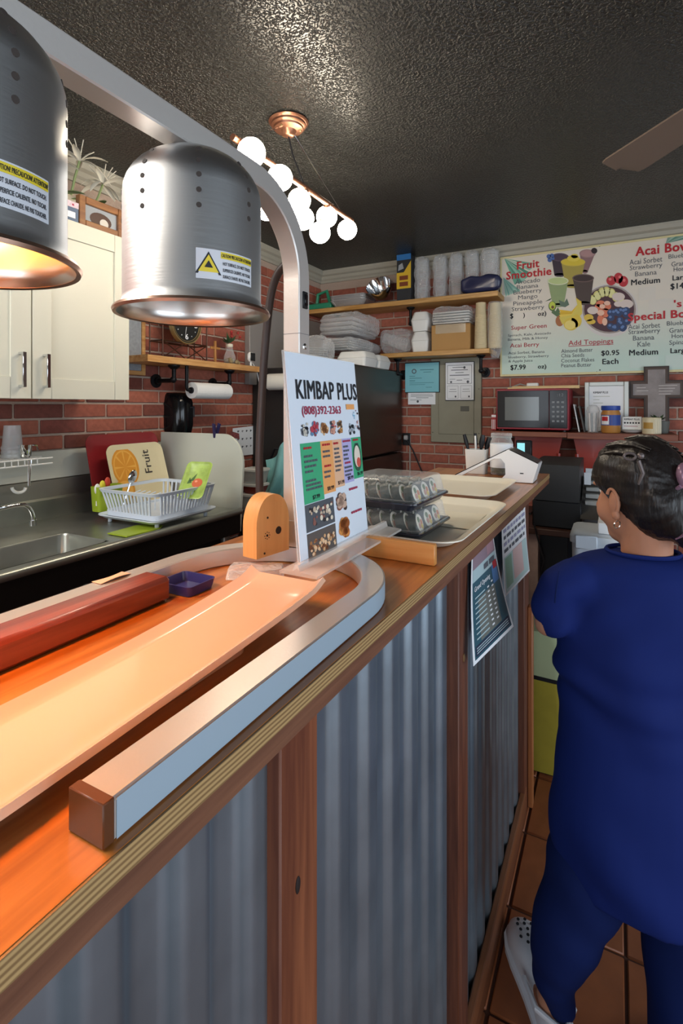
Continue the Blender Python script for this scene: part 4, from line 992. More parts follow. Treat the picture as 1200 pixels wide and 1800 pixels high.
# ---- dish rack and what leans behind it
REDT = mat('red_melamine', '8a2328', .3, coat=.2)
def lean_tray(name, y0, y1, zb_, h, xb_, xt, mm, label, cat='tray', grp=None):
    w_ = y1-y0
    base = [(w_-.05, h-.05, .03, .004), (w_-.02, h-.02, .035, .012), (w_, h, .04, .016), (w_, h, .04, .019), (w_-.014, h-.014, .035, .017), (w_-.05, h-.05, .03, .009)]
    ang = math.atan2(h, xb_-xt)
    upv = Vector((xt-xb_, 0, math.sqrt(max(h*h-(xb_-xt)**2, 1e-4)))).normalized(); uv = Vector((0, 1, 0)); nn = uv.cross(upv)
    o_ = Vector((xb_, (y0+y1)/2, zb_))+upv*(h/2)
    rs = [[o_+uv*a+upv*b_+nn*z for a, b_, z in r] for r in rings2d(base)]
    t = thing(name, label, cat, (xb_, (y0+y1)/2, zb_), grp)
    obj('dish', loft(rs), mm, t)
    return t, Sheet(o_+nn*.0095, uv, upv, t), w_, h
lean_tray('red_tray', 1.45, 1.845, DZ+.003, .335, -1.965, -2.045, REDT, 'large dark red melamine tray leaning against the white strip')
lean_tray('brown_tray', 1.62, 1.865, DZ+.003, .17, -1.99, -2.04, mat('grey_brown_plate', '6a5f56', .4), 'grey brown dish edge behind the fruit tray')
fs_ = mat('cream_melamine_print', 'dfd2ac', .35)
t, S4, w_, h = lean_tray('fruit_tray', 1.49, 1.80, DZ+.012, .285, -1.88, -1.965, fs_, 'cream tray printed with orange slices and the word Fruit')
ORA = mat('print_orange_fruit', 'd8912c', .5); ORL = mat('print_orange_light', 'e6ab4c', .5)
S4.discs('orange_slice', [(-.065, .04, .07, .088)], ORA, 1, 28); S4.discs('orange_slice', [(-.067, .04, .06, .077)], ORL, 1.5, 28)
S4.polys('orange_segment', [[(-.067, .04)]+[(-.067+.054*math.cos(a), .04+.07*math.sin(a)) for a in (k*PI/4+.08, k*PI/4+.4, k*PI/4+.7)] for k in range(8)], ORA, 2)
S4.discs('orange_slice', [(-.09, -.06, .05, .05)], ORA, 2.2, 24); S4.discs('orange_slice', [(-.09, -.06, .04, .04)], ORL, 2.6, 24)
S4.discs('lemon_print', [(-.1, -.1, .03, .03)], mat('print_lemon', 'd8c040', .5), 3)
# the word runs up the tray
vs_, fcs = text_mesh('Fruit', .01); xs = [q.x for q in vs_]; ys_ = [q.y for q in vs_]
obj('lettering', MB().add([S4.P(.075-.04*(q.y-min(ys_))/(max(ys_)-min(ys_)), .0+.11*(q.x-min(xs))/(max(xs)-min(xs)), 2+q.z*150) for q in vs_], fcs), mat('print_ink_brown', '3c3430', .6), t, 0)
RACK = mat('rack_white_plastic', 'ced8e4', .4)
dr = thing('dish_rack', 'white slatted plastic dish rack on its drip tray by the sink', 'dish rack', (-1.65, 1.5, DZ))
rx, ry, zb_ = -1.648, 1.515, DZ+.03
obj('drip_tray', loft(rings2d([(.30, .31, .03, DZ+.02), (.335, .345, .035, DZ+.032), (.335, .345, .035, DZ+.036), (.30, .31, .03, DZ+.026)], rx, ry)), RACK, dr)
for a in (-.13, .13):
    for c_ in (-.13, .13): obj('foot', MB().tube([(rx+a, ry+c_, DZ+.001), (rx+a, ry+c_, DZ+.022)], .008, 8), RACK, dr)
ht = .105
obj('top_rim', loft(rings2d([(.325, .335, .04, zb_+ht-.012), (.335, .345, .04, zb_+ht), (.31, .32, .035, zb_+ht), (.31, .32, .035, zb_+ht-.012)], rx, ry), False, False), RACK, dr)
obj('floor', MB().box((rx-.135, ry-.14, zb_+.005), (rx+.135, ry+.14, zb_+.01)), RACK, dr)
obj('bottom_rim', loft(rings2d([(.285, .295, .03, zb_), (.288, .298, .03, zb_+.02), (.276, .286, .03, zb_+.02), (.274, .284, .03, zb_)], rx, ry), False, False), RACK, dr)
slat = None
def slats(p0, p1, n, q0, q1):
    for k in range(n):
        t_ = (k+.5)/n; A = Vector(p0).lerp(Vector(p1), t_); B = Vector(q0).lerp(Vector(q1), t_)
        d = (Vector(p1)-Vector(p0)).normalized()
        obj('slat', MB().prism([(-.004, 0), (.004, 0), (.004, (B-A).length), (-.004, (B-A).length)], A, d, (B-A), .004), RACK, dr, 0)
z0, z1 = zb_+.018, zb_+ht-.008
a0, a1, c0, c1 = .140, .158, .145, .163
slats((rx+a0, ry-c0+.02, z0), (rx+a0, ry+c0-.02, z0), 16, (rx+a1, ry-c1+.02, z1), (rx+a1, ry+c1-.02, z1))
slats((rx-a0+.02, ry-c0, z0), (rx+a0-.02, ry-c0, z0), 14, (rx-a1+.02, ry-c1, z1), (rx+a1-.02, ry-c1, z1))
slats((rx-a0, ry+c0, z0), (rx+a0, ry+c0, z0), 12, (rx-a1, ry+c1, z1), (rx+a1, ry+c1, z1))
for k in range(9): obj('plate_divider', MB().tube([(rx-.12+k*.03, ry-.02, zb_+.01), (rx-.12+k*.03, ry-.02, zb_+.07), (rx-.12+k*.03, ry+.01, zb_+.075)], .003, 6), RACK, dr)
LIME = mat('lime_plastic', '93a828', .4)
one('cutlery_holder', loft(rings2d([(.05, .11, .012, zb_+.005), (.058, .12, .012, zb_+.105), (.052, .114, .012, zb_+.105), (.046, .104, .012, zb_+.01)], rx-.2, ry-.09)), LIME, 'lime green cutlery holder hung on the side of dish rack', 'cutlery holder')
one('lime_board', MB().prism([(-.05, -.09), (.05, -.09), (.06, .05), (.03, .09), (-.03, .09), (-.06, .05)], (-1.555, 1.33, DZ+.002), (1, 0, 0), (0, 1, 0), .004), LIME, 'lime green chopping mat sticking out under the dish rack', 'chopping mat')
sp_ = at_x(233, 838, -1.80)
so = thing('steel_spoon', 'stainless spoon standing bowl up in the dish rack', 'spoon', (sp_.x, sp_.y, zb_))
obj('bowl', MB().ball(sp_, (.006, .021, .03), 14, 10, rot=Matrix.Rotation(-.5, 3, 'X')), CHROME, so); obj('stem', MB().tube([sp_-Vector((0, .012, .024)), (sp_.x, sp_.y-.05, zb_+.015)], .004, 6), CHROME, so)
for k, (du, mm, lb) in enumerate(((163, WHITE, 'white spoon leaning from the lime cutlery holder'), (172, mat('yellow_plastic', 'd8c83a', .4), 'yellow spatula leaning from the lime cutlery holder'), (181, mat('red_plastic', 'b8402c', .4), 'red spatula leaning from the lime cutlery holder'))):
    q = at_x(du+8, 862-6*k, -1.84); o_ = thing('kitchen_utensil', lb, 'utensil', tuple(q), 'utensils in the cutlery holder')
    obj('head', MB().ball(q+Vector((0, 0, .005)), (.006, .014, .022), 12, 8), mm, o_); obj('stem', MB().tube([q, (rx-.19, ry-.115+.03*(k-1), zb_+.03)], .004, 6), mm, o_)
# green tray standing in the rack
gt = thing('green_tray', 'green leaf patterned plate with red tomato standing in rack', 'plate', (-1.7, 1.62, zb_))
pa = [at_d(u, v, d) for u, v, d in ((312, 864, 2.07), (360, 866, 2.05), (379, 818, 2.14), (331, 811, 2.16))]
O4 = pa[0]; ux = (pa[1]-pa[0]); uy = (pa[3]-pa[0]); nrm = ux.cross(uy).normalized(); uy_ = nrm.cross(ux).normalized()
Wg, Hg, shg = ux.length, (pa[3]-pa[0]).dot(uy_), 0
# keep it a rectangle tilted within the rack
uy2 = uy.normalized(); ux2 = (ux-uy2*ux.dot(uy2)).normalized(); nn = ux2.cross(uy2)
Wg, Hg = .112, uy.length+.03; O4 = pa[0]-uy2*.03
rr_ = [[O4+ux2*(Wg/2+a)+uy2*(Hg/2+b_)+nn*z for a, b_, z in r] for r in rings2d([(Wg-.02, Hg-.02, .015, -.008), (Wg, Hg, .02, 0), (Wg-.008, Hg-.008, .018, .001), (Wg-.025, Hg-.025, .014, -.005)])]
obj('dish', loft(rr_), mat('leaf_green_print', '9db85a', .35, var=.25, vscale=30), gt)
S5 = Sheet(O4+nn*(-.0045), ux2, uy2, gt); S5.discs('tomato_print', [(.068, .075, .022, .021)], mat('tomato', 'c8623c', .5), 1); S5.discs('tomato_print', [(.062, .082, .006, .005)], mat('tomato_light', 'e6a080', .5), 2)
S5.polys('leaf_print', [[(.03, .08), (.05, .085), (.056, .12)], [(.025, .07), (.045, .075), (.03, .1)]], mat('print_leaf_dark', '4a6a3a', .5), 1)
# white splash board with a rounded corner
sb = thing('splash_board', 'white upright splash board with rounded corner at the end of sink', 'splash board', (-1.75, 1.87, DZ))
q = [at_y(u, v, 1.87) for u, v in ((284, 757), (398, 765))]
x0, x1, zt_ = q[0].x, at_y(428, 860, 1.87).x, at_y(340, 761, 1.87).z
zlow, zb2 = at_y(408, 932, 1.87).z, at_y(340, 893, 1.87).z
poly = [(x0, zb2), (x1-.09, zb2), (x1-.085, zlow), (x1-.02, zlow)]+[(x1-.115+.115*math.cos(a), zt_-.14+.14*math.sin(a)) for a in [PI/2*k/10 for k in range(11)]]+[(x0, zt_)]
obj('board', MB().prism(poly, (0, 1.877, 0), (1, 0, 0), (0, 0, 1), .012), mat('board_pale_grey', 'c3c6ba', .45), sb, 20)
q = at_y(378, 762, 1.87)
cl = thing('clothes_peg', 'navy blue plastic clip pinched on top of the white splash board', 'clip', (q.x, 1.87, q.z))
NAVY = mat('navy_plastic', '25244e', .35)
for s_ in (-1, 1): obj('jaw', MB().prism([(0, -.03), (.012, -.03), (.022, .045), (.008, .05)], (q.x-.008, 1.872+s_*.008+.004, q.z), (1, 0, 0), (0, s_*.25, 1), .008), NAVY, cl, 0)
# side table, containers and teal cloth beyond the sink
stb = thing('side_table', 'black side table between the sink and the refrigerator', 'table', (-1.8, 2.3, 0))
obj('table_top', MB().box((-2.12, 1.93, .95), (-1.47, 2.66, .98), .004), BLACK, stb)
for x in (-2.08, -1.51):
    for y in (1.97, 2.62): obj('leg', MB().box((x-.02, y-.02, 0), (x+.02, y+.02, .95)), BLACK, stb)
obj('lower_shelf', MB().box((-2.1, 1.95, .4), (-1.49, 2.64, .43)), BLACK, stb)
ccx, ccy = -1.60, 2.09; zc = .981
for k, (hh_, mm, lb, ww) in enumerate(((.085, clear('container_milky', 'd8d8ce', .55, .2), 'milky lidded container at the bottom of the stack', .125), (.05, mat('red_sauce_tub', '7a2a22', .4), 'dark red tub in the middle of the stack', .115), (.075, clear('container_clear2', 'c8c8c0', .4, .15), 'clear lidded container on top of the stack by the splash board', .12))):
    c_ = thing('food_container', lb, 'container', (ccx, ccy, zc), 'food containers stacked beyond the sink')
    obj('tub', loft(rings2d([(ww-.03, ww-.03, .02, zc+.001), (ww-.008, ww-.008, .02, zc+hh_-.014)], ccx, ccy)), mm, c_)
    obj('lid', loft(rings2d([(ww, ww, .022, zc+hh_-.013), (ww, ww, .022, zc+hh_-.004), (ww-.02, ww-.02, .02, zc+hh_-.001)], ccx, ccy)), clear('lid_clear', 'e0e0da', .45, .15), c_)
    zc += hh_
tc_ = thing('tea_towel', 'teal cloth hanging in front of the rice cooker by the refrigerator', 'towel', (-1.5, 2.28, .98))
def cloth(a, c):
    y = 2.30+.03*math.sin(a*9+c*3)
    x = -1.69+.25*a; hgt = 1.335-.1*(1-a)**1.5*1.3-.33*c*(1.0)-.02*math.sin(a*7)
    return (x+.02*math.sin(c*5), y-.08*c*(1-c)-.05*c, max(hgt, .985))
obj('cloth', MB().grid(cloth, 18, 14, .004), mat('teal_cotton', '6fa3a4', .9, bump=.2, bscale=200), tc_)
rc = thing('rice_cooker', 'black rice cooker half hidden behind the teal cloth', 'rice cooker', (-1.6, 2.45, .981))
obj('body', MB().lathe([(.10, .001), (.115, .02), (.12, .16), (.115, .18)], (-1.585, 2.455, .98), 28), BLACK, rc); obj('lid', MB().lathe([(.116, .181), (.11, .21), (.07, .235), (.02, .242)], (-1.585, 2.455, .98), 28), BLACKG, rc)
obj('handle', MB().tube([(-1.705, 2.42, 1.13), (-1.73, 2.40, 1.2), (-1.70, 2.40, 1.26), (-1.62, 2.42, 1.25)], .008, 8), BLACK, rc)
# ================================================================== refrigerator and what stands on it
FRG = mat('black_stainless', '5a514b', .3, .85, bump=.02, bscale=80)
FY0, FY1, FXF, FZ = 2.73, 3.6, -1.40, 1.757
fg = thing('refrigerator', 'tall dark stainless refrigerator in the corner of the kitchen', 'refrigerator', (-1.75, 3.17, 0))
obj('body', MB().box((-2.115, FY0+.005, .03), (FXF-.06, FY1, FZ-.01), .004), mat('fridge_side', '262423', .45), fg)
obj('door', MB().box((FXF-.058, FY0, 1.172), (FXF, FY1, FZ), .008), FRG, fg); obj('freezer_drawer', MB().box((FXF-.058, FY0, .06), (FXF, FY1, 1.160), .008), FRG, fg)
obj('kick_plate', MB().box((-2.1, FY0+.02, .0), (FXF-.03, FY1-.02, .06)), BLACK, fg)
# paper roll on the side of the refrigerator
q = at_y(490, 672, FY0)
kr = thing('paper_roll', 'white paper roll on a holder stuck to the refrigerator side', 'paper roll', (q.x, FY0-.06, q.z))
obj('roll', MB().tube([(q.x-.03, FY0-.06, q.z), (q.x+.19, FY0-.06, q.z)], .052, 24), mat('roll_paper', 'd9d6cc', .8), kr); obj('holder', MB().box((q.x-.04, FY0-.07, q.z-.01), (q.x-.03, FY0+.0, q.z+.01), .002).box((q.x+.19, FY0-.07, q.z-.01), (q.x+.2, FY0, q.z+.01), .002).box((q.x-.04, FY0-.004, q.z-.02), (q.x+.2, FY0+.0045, q.z+.02), .002), WHITE, kr)
FT = FZ+.001
def foam(x0, x1, y0, y1, z0, z1, label):
    t = thing('foam_box', label, 'takeout box', ((x0+x1)/2, (y0+y1)/2, z0), 'white foam takeout boxes')
    zm = z0+(z1-z0)*.55; cx_, cy2, w_, l_ = (x0+x1)/2, (y0+y1)/2, x1-x0, y1-y0
    obj('tray', loft(rings2d([(w_-.02, l_-.02, .02, z0+.0005), (w_, l_, .02, zm)], cx_, cy2)), FOAM, t); obj('lid', loft(rings2d([(w_+.002, l_+.002, .02, zm+.001), (w_-.03, l_-.03, .025, z1-.004), (w_-.04, l_-.04, .02, z1-.001)], cx_, cy2)), FOAM, t)
foam(-1.62, -1.41, 2.98, 3.19, FT, FT+.10, 'white foam takeout box at the front of the refrigerator top, left one'); foam(-1.62, -1.41, 3.21, 3.42, FT, FT+.095, 'white foam takeout box at the front of the refrigerator top, right one')
def bag(name, c, r, label, e=.5, amp=.018, cat='bag', seed=1, mm=None, n=28):
    return one(name, MB().ball(c, r, n, 18, e).wob(amp, 16, seed).wob(amp*.5, 45, seed+3), mm or BAG, label, cat)
def cupstack(name, c, r0, r1, h, label, mm, axis=None, ridges=10, parent=None, grp=None):
    st = [(r0, 0.001)]
    for k in range(ridges):
        z = h*(.25+.72*k/ridges); rr = r0+(r1-r0)*(.25+.75*k/ridges); st += [(rr, z), (rr+.003, z+h*.02), (rr+.003, z+h*.035), (rr, z+h*.04)]
    st += [(r1, h)]
    M_ = Matrix.Translation(c) @ (axis if axis else Matrix.Identity(4))
    return MB().lathe(st, n=22).xf(M_)
CUPC = clear('clear_cups', 'eceff0', .2, .1)
# upper bag of cups lying on the refrigerator
def crinkle(mb, seed, j=.0045):
    rn = random.Random(seed)
    mb.v = [p+Vector((rn.uniform(-j, j), rn.uniform(-j, j), rn.uniform(-j, j))) for p in mb.v]
    mb.f = [t_ for f in mb.f for t_ in ([f] if len(f) == 3 else [(f[0], f[1], f[2]), (f[0], f[2], f[3])] if len(f) == 4 else [f])]
    return mb
def bagged(nm, c, r, label, fill, seed, mm=CUPC, grp='bags of clear plastic ware', cat='bag'):
    t = thing(nm, label, cat, (c[0], c[1], c[2]-r[2]), grp)
    obj('contents', fill, mm, t); obj('film', crinkle(MB().ball(c, r, 34, 22, .42).wob(.014, 14, seed), seed), BAG, t, 8)
RX90 = Matrix.Rotation(PI/2, 4, 'X'); RY90 = Matrix.Rotation(PI/2, 4, 'Y')
lids = MB()
for k in range(7): lids.lathe([(.085, 0), (.095, .004), (.095, .008), (.06, .012)], (-1.72, 2.86+.016*0, FT+.02+k*.014), 20)
bagged('lid_bag', (-1.72, 2.85, FT+.1), (.13, .085, .09), 'crinkled bag of clear round lids at the near end of refrigerator top', lids, 4)
b2 = MB()
for k in range(5): b2.box((-1.72, 2.98, FT+.11+k*.016), (-1.52, 3.3, FT+.12+k*.016), .004)
bagged('bag_of_trays', (-1.62, 3.16, FT+.158), (.13, .18, .04), 'flat bag of clear food trays on top of the foam boxes', b2, 6)
b3 = MB()
for k in range(4): b3.box((-1.75, 2.98, FT+.215+k*.03), (-1.5, 3.36, FT+.235+k*.03), .01)
bagged('bag_of_clamshells', (-1.62, 3.19, FT+.295), (.16, .2, .072), 'large shiny bag of clear clamshell boxes under the upper shelf', b3, 9)

# ================================================================== back wall shelves
Y0s, Z1, Z2 = 3.40, 2.245, 1.877
us = thing('wall_shelf', 'upper pine shelf on black pipe brackets on the back wall', 'shelf', (-1.3, 3.5, Z1))
obj('plank', MB().box((-2.10, Y0s, Z1-.034), (-.665, YB-.008, Z1), .003), SHELFW, us)
for x in (-1.9, -1.30): bracket(us, (x, YB-.007, 2.09), (0, -.13, 0), Z1-.0345-2.09)
ls = thing('wall_shelf', 'lower pine shelf on black pipe brackets above the electrical panel', 'shelf', (-1.1, 3.5, Z2))
obj('plank', MB().box((-1.49, Y0s, Z2-.032), (-.72, YB-.008, Z2), .003), SHELFW, ls)
for x in (-1.40, -.80): bracket(ls, (x, YB-.007, 1.735), (0, -.13, 0), Z2-.0325-1.735)
# upper shelf: green toy truck body, foil trays, steel bowls
za = Z1+.001
def U(u, y): return at_y(u, 600, y).x
gd = thing('green_machine', 'small green metal appliance with open handle on the upper shelf', 'appliance', (U(568, 3.5), 3.5, za))
GRM = mat('green_enamel', '2f8a68', .4); gx = U(560, 3.46)
obj('body', MB().box((gx-.1, 3.44, za), (gx+.12, 3.56, za+.05), .008), GRM, gd); obj('arch', MB().tube([(gx-.04, 3.5, za+.045), (gx-.03, 3.5, za+.13), (gx+.05, 3.5, za+.15), (gx+.08, 3.5, za+.05)], .014, 8), GRM, gd)
obj('wheel', MB().tube([(gx-.1, 3.425, za+.026), (gx-.1, 3.44, za+.026)], .025, 16), WHITE, gd)
fp = thing('foil_pan', 'stack of fluted aluminium foil pans on the upper shelf', 'foil pan', (U(625, 3.5), 3.5, za))
fx0 = U(615, 3.47)
for k in range(3):
    w1_, w2_, zz = .25, .29, za+.001+k*.018
    o_ = loft(rings2d([(w1_-.02, .17, .03, zz), (w2_, .215, .035, zz+.045), (w2_+.012, .227, .035, zz+.046), (w2_+.012, .227, .035, zz+.049), (w2_-.006, .209, .035, zz+.047), (w1_-.026, .164, .03, zz+.003)], fx0, 3.52, 14))
    c_ = Vector((fx0, 3.52, 0))
    for i, p_ in enumerate(o_.v):
        if i % 2 == 0 and zz+.002 < p_.z < zz+.0455: p_ += (p_-Vector((c_.x, c_.y, p_.z))).normalized()*.004
    obj('pan', o_, ALU, fp)
bw = thing('steel_bowl', 'pair of nested polished steel bowls beside the foil pans', 'bowl', (U(672, 3.53), 3.53, za))
bx_ = U(676, 3.53)
obj('bowl', MB().lathe([(.03, .0), (.07, .03), (.09, .08), (.095, .11), (.092, .11), (.065, .035), (.02, .006)], n=28).xf(T(bx_, 3.50, za+.06, 0, .9)), CHROME, bw)
obj('bowl', MB().lathe([(.025, .0), (.05, .02), (.065, .06), (.068, .075), (.065, .075), (.045, .022), (.02, .006)], n=28).xf(T(bx_-.03, 3.58, za+.115, 0, .3)), CHROME, bw)
tm_ = thing('metal_tongs', 'long steel tongs lying across the foil pans', 'tongs', (fx0, 3.53, za+.09))
obj('arm', MB().box((fx0-.14, 3.55, za+.092), (fx0+.1, 3.565, za+.096), .001), CHROME, tm_); obj('arm', MB().box((fx0-.14, 3.55, za+.104), (fx0+.1, 3.565, za+.108), .001), CHROME, tm_)
# yellow and black packet
yp = thing('chip_tube', 'yellow and black printed carton with blue top on the upper shelf', 'carton', (U(707, 3.5), 3.5, za))
px0, px1 = U(697, 3.47), U(722, 3.47)
zz1 = at_y(708, 447, 3.47).z
obj('carton', MB().box((px0, 3.47, za), (px1, 3.56, zz1-.001), .003), mat('carton_dark', '25282c', .5), yp)
S6 = Sheet((px0, 3.4698, za), (1, 0, 0), (0, 0, 1), yp); Wp = px1-px0; Hp = zz1-za
S6.rects('print_block', [(0, Hp*.88, Wp, Hp)], mat('print_blue_strong', '2c6fae', .5), 1); S6.rects('print_block', [(0, Hp*.28, Wp, Hp*.62)], mat('print_yellow', 'd8b02c', .5), 1); S6.polys('print_block', [[(Wp*.5, Hp*.62), (Wp, Hp*.62), (Wp, Hp*.85)]], MATS['print_yellow'], 1)
S6.rects('print_mark', [(Wp*.2, Hp*.33, Wp*.8, Hp*.42), (Wp*.2, Hp*.46, Wp*.8, Hp*.55)], mat('print_brown', '7a3a1c', .5), 2); S6.polys('print_mark', [[(Wp*.1, Hp*.66), (Wp*.5, Hp*.7), (Wp*.4, Hp*.82), (Wp*.15, Hp*.78)]], mat('print_grey', '9aa0a4', .5), 2)
# sleeves of clear cups standing in crinkled film
slv = [(742, 436, .052), (774, 432, .048), (802, 428, .046), (830, 425, .047), (861, 418, .058)]
nms = ['tall film wrapped sleeve of clear cups next to the yellow carton', 'second film wrapped sleeve of clear cups from the yellow carton', 'middle film wrapped sleeve of clear cups on the upper shelf', 'fourth film wrapped sleeve of clear cups with navy bag below', 'tallest film wrapped sleeve of clear cups at the shelf end']
for k, (u, v, r) in enumerate(slv):
    x = U(u, 3.54); top = min(at_y(u, v, 3.54).z, ZC-.03); h = top-za
    t = thing('cup_sleeve', nms[k], 'cups', (x, 3.54, za), 'sleeves of clear cups')
    obj('cups', cupstack('c', (x, 3.54, za), r*.72, r*.88, h*.93, '', None, None, 16), CUPC, t)
    obj('film', crinkle(loft([[(x+a, 3.54+b_, za+h*q_) for a, b_ in rrect(2*r*s_, 2*r*s_, r*.6*s_, 4)] for q_, s_ in [(.01, .9), (.08, .95), (.16, .95), (.24, .96), (.32, .95), (.4, .96), (.5, .97), (.6, .98), (.7, .96), (.8, .95), (.88, .93), (.95, .85), (1, .55)]]).wob(.008, 22, k), k), BAG, t, 8)
one('navy_bag', MB().ball((U(845, 3.44), 3.443, za+.06), (.13, .034, .055), 28, 16, .5).wob(.012, 20, 3), mat('navy_film', '2a2d4a', .25), 'dark navy plastic bag slumped at the end of upper shelf', 'bag')
# lower shelf: bags, foam, cardboard box, paper cups
zl = Z2+.001
b4 = MB()
for k in range(3): b4.add(cupstack('', (0, 0, 0), .035, .045, .26, '', None, None, 12).v, [])
b4 = cupstack('c', (U(696, 3.53)-.1, 3.55, zl+.13), .04, .048, .21, '', None, RY90 @ Matrix.Rotation(.35, 4, 'Y'), 12)
bagged('bag_of_cups', (U(696, 3.53), 3.55, zl+.1), (.12, .065, .085), 'clear bag with a sleeve of cups sloping on the lower shelf', b4, 12)
x = U(652, 3.46)
tt = thing('cup_tower', 'short clear cup stack lying on its side with round end forward', 'cups', (x, 3.44, zl)); obj('cups', cupstack('c', (x, 3.56, zl+.048), .035, .042, .15, '', None, Matrix.Rotation(PI/2, 4, 'X'), 8), CUPC, tt)
xa, xb2 = U(721, 3.46), U(752, 3.46)
foam(xa, xb2, 3.46, 3.62, zl, zl+.15, 'white foam box standing at the bottom beside the cardboard box'); foam(xa, xb2, 3.46, 3.62, zl+.151, zl+.29, 'white foam box stacked on another beside the cardboard box')
bx = thing('cardboard_box', 'brown cardboard box with clear tape on the lower shelf', 'box', (U(795, 3.5), 3.5, zl))
xa, xb2 = U(758, 3.45), U(826, 3.45)
KR = mat('kraft_card', 'b58a52', .7); obj('carton', MB().box((xa, 3.45, zl), (xb2, 3.63, zl+.18), .003), KR, bx)
obj('flap_seam', MB().box((xa+.002, 3.4495, zl+.172), (xb2-.002, 3.4502, zl+.174)), mat('kraft_dark', '8a6236', .7), bx); obj('tape', MB().box((xa+.03, 3.448, zl+.12), (xb2-.03, 3.4496, zl+.181)), clear('tape', 'e8dcc0', .3, .1), bx)
tb_ = MB()
for k in range(5): tb_.box((xa+.0, 3.47, zl+.19+k*.018), (xb2-.01, 3.61, zl+.20+k*.018), .006)
bagged('bag_of_foam_plates', ((xa+xb2)/2, 3.53, zl+.25), ((xb2-xa)/2+.01, .085, .055), 'bag of white foam plates resting on the cardboard box', tb_, 15, FOAM)
CUPW = mat('paper_cup_cream', 'd2c29c', .7)
for k, (u, h, lb, wrapped) in enumerate(((845, .31, 'stack of cream paper cups at the end of lower shelf', False), (870, .30, 'film wrapped stack of cream paper cups overhanging the shelf end', True))):
    x = U(u, 3.47); z_ = zl if not wrapped else zl-.0
    t = thing('paper_cup_stack', lb, 'cups', (x, 3.47, z_), 'stacks of paper cups')
    obj('cups', cupstack('c', (x, 3.47, z_+h), .033, .041, h-.002, '', None, Matrix.Rotation(PI, 4, 'X'), 24), CUPW, t)
    if wrapped: obj('film', loft([[(x+a, 3.47+b_, z) for a, b_ in rrect(2*.046*s_, 2*.046*s_, .04*s_, 4)] for z, s_ in [(z_-.06, .5), (z_+.002, .95), (z_+h*.3, 1.0), (z_+h*.6, 1.0), (z_+h*.9, 1.0), (z_+h*1.02, .9)]]).wob(.006, 30, 2), BAG, t)

# ================================================================== electrical panel and certificates
ep = thing('electrical_panel', 'grey green steel breaker panel on the back wall', 'electrical panel', (-1.0, 3.62, 1.24))
EPM = mat('panel_grey_green', '8d8a78', .5, var=.06, vscale=10)
obj('cover', MB().box((-1.185, YB-.03, 1.24), (-.822, YB-.001, 1.843), .003), EPM, ep)
dd = obj('door', MB().box((-1.125, YB-.036, 1.30), (-.872, YB-.0295, 1.80), .002), EPM, ep)
obj('latch', MB().box((-.965, YB-.040, 1.465), (-.905, YB-.0355, 1.5), .001), mat('latch_grey', '55544c', .5), dd)
for x, z in ((-.838, 1.31), (-.838, 1.62), (-1.17, 1.31), (-1.17, 1.62)): obj('screw', MB().cyl((x, YB-.033, z), (x, YB-.0295, z), .005, n=10), mat('screw_dark', '6a685c', .5, .5), ep)
def sheet_on_wall(name, u0, v0, u1, v1, y, mm, label, cat, grp='certificates on the back wall', th=.003):
    a, b_ = at_y(u0, v0, y), at_y(u1, v1, y); zt2 = at_y((u0+u1)/2, v0, y).z; zb3 = at_y((u0+u1)/2, v1, y).z
    t = thing(name, label, cat, ((a.x+b_.x)/2, y, zb3), grp)
    obj('sheet', MB().box((a.x, y, zb3), (b_.x, y+th, zt2)), mm, t)
    return t, Sheet((a.x, y, zb3), (1, 0, 0), (0, 0, 1), t), b_.x-a.x, zt2-zb3
t, Sx, w_, h = sheet_on_wall('blue_permit', 712, 638, 771, 689, YB-.045, mat('aqua_paper', '7fc0cc', .25), 'aqua blue permit sheet in a black frame below the shelf', 'certificate')
obj('frame_edge', MB().box((Sx.o.x-.004, YB-.041, Sx.o.z-.005), (Sx.o.x+w_+.006, YB-.036, Sx.o.z+h+.008), .001), BLACK, t)
Sx.discs('seal', [(w_*.27, h*.72, .018, .018)], INKG, 1); Sx.discs('seal', [(w_*.27, h*.72, .011, .011)], MATS['aqua_paper'], 1.6)
TQ = mat('print_dark_aqua', '48808c', .6)
Sx.rects('print_line', [(w_*.45, h*.75, w_*.85, h*.775), (w_*.55, h*.67, w_*.78, h*.69), (w_*.13, h*.54, w_*.3, h*.56), (w_*.13, h*.47, w_*.5, h*.49), (w_*.13, h*.38, w_*.3, h*.405), (w_*.13, h*.31, w_*.85, h*.325), (w_*.13, h*.25, w_*.6, h*.265), (w_*.62, h*.15, w_*.8, h*.165)], TQ, 1)
t, Sx, w_, h = sheet_on_wall('white_notice', 717, 689, 765, 711, YB-.038, PAPER, 'white printed half sheet hanging below the aqua permit', 'notice', th=.001)
Sx.rects('print_line', [(w_*.1, h*.8, w_*.9, h*.83), (w_*.1, h*.66, w_*.92, h*.7), (w_*.3, h*.52, w_*.75, h*.56), (w_*.08, h*.35, w_*.5, h*.38)], INKG, 1); Sx.discs('seal', [(w_*.36, h*.24, .009, .009)], INKG, 1)
t, Sx, w_, h = sheet_on_wall('framed_certificate', 783, 637, 832, 703, YB-.048, PAPER, 'white certificate sheet with three bordered panels on the breaker panel', 'certificate')
obj('frame_edge', MB().box((Sx.o.x-.003, YB-.045, Sx.o.z-.005), (Sx.o.x+w_+.005, YB-.041, Sx.o.z+h+.004), .001), BLACK, t)
def border(a0, b0, a1, b1, q=.0025): Sx.rects('print_border', [(a0, b0, a1, b0+q), (a0, b1-q, a1, b1), (a0, b0, a0+q, b1), (a1-q, b0, a1, b1)], INKG, 1)
border(w_*.06, h*.43, w_*.94, h*.93); border(w_*.06, h*.04, w_*.46, h*.38, .0015); border(w_*.54, h*.04, w_*.94, h*.38, .0015)
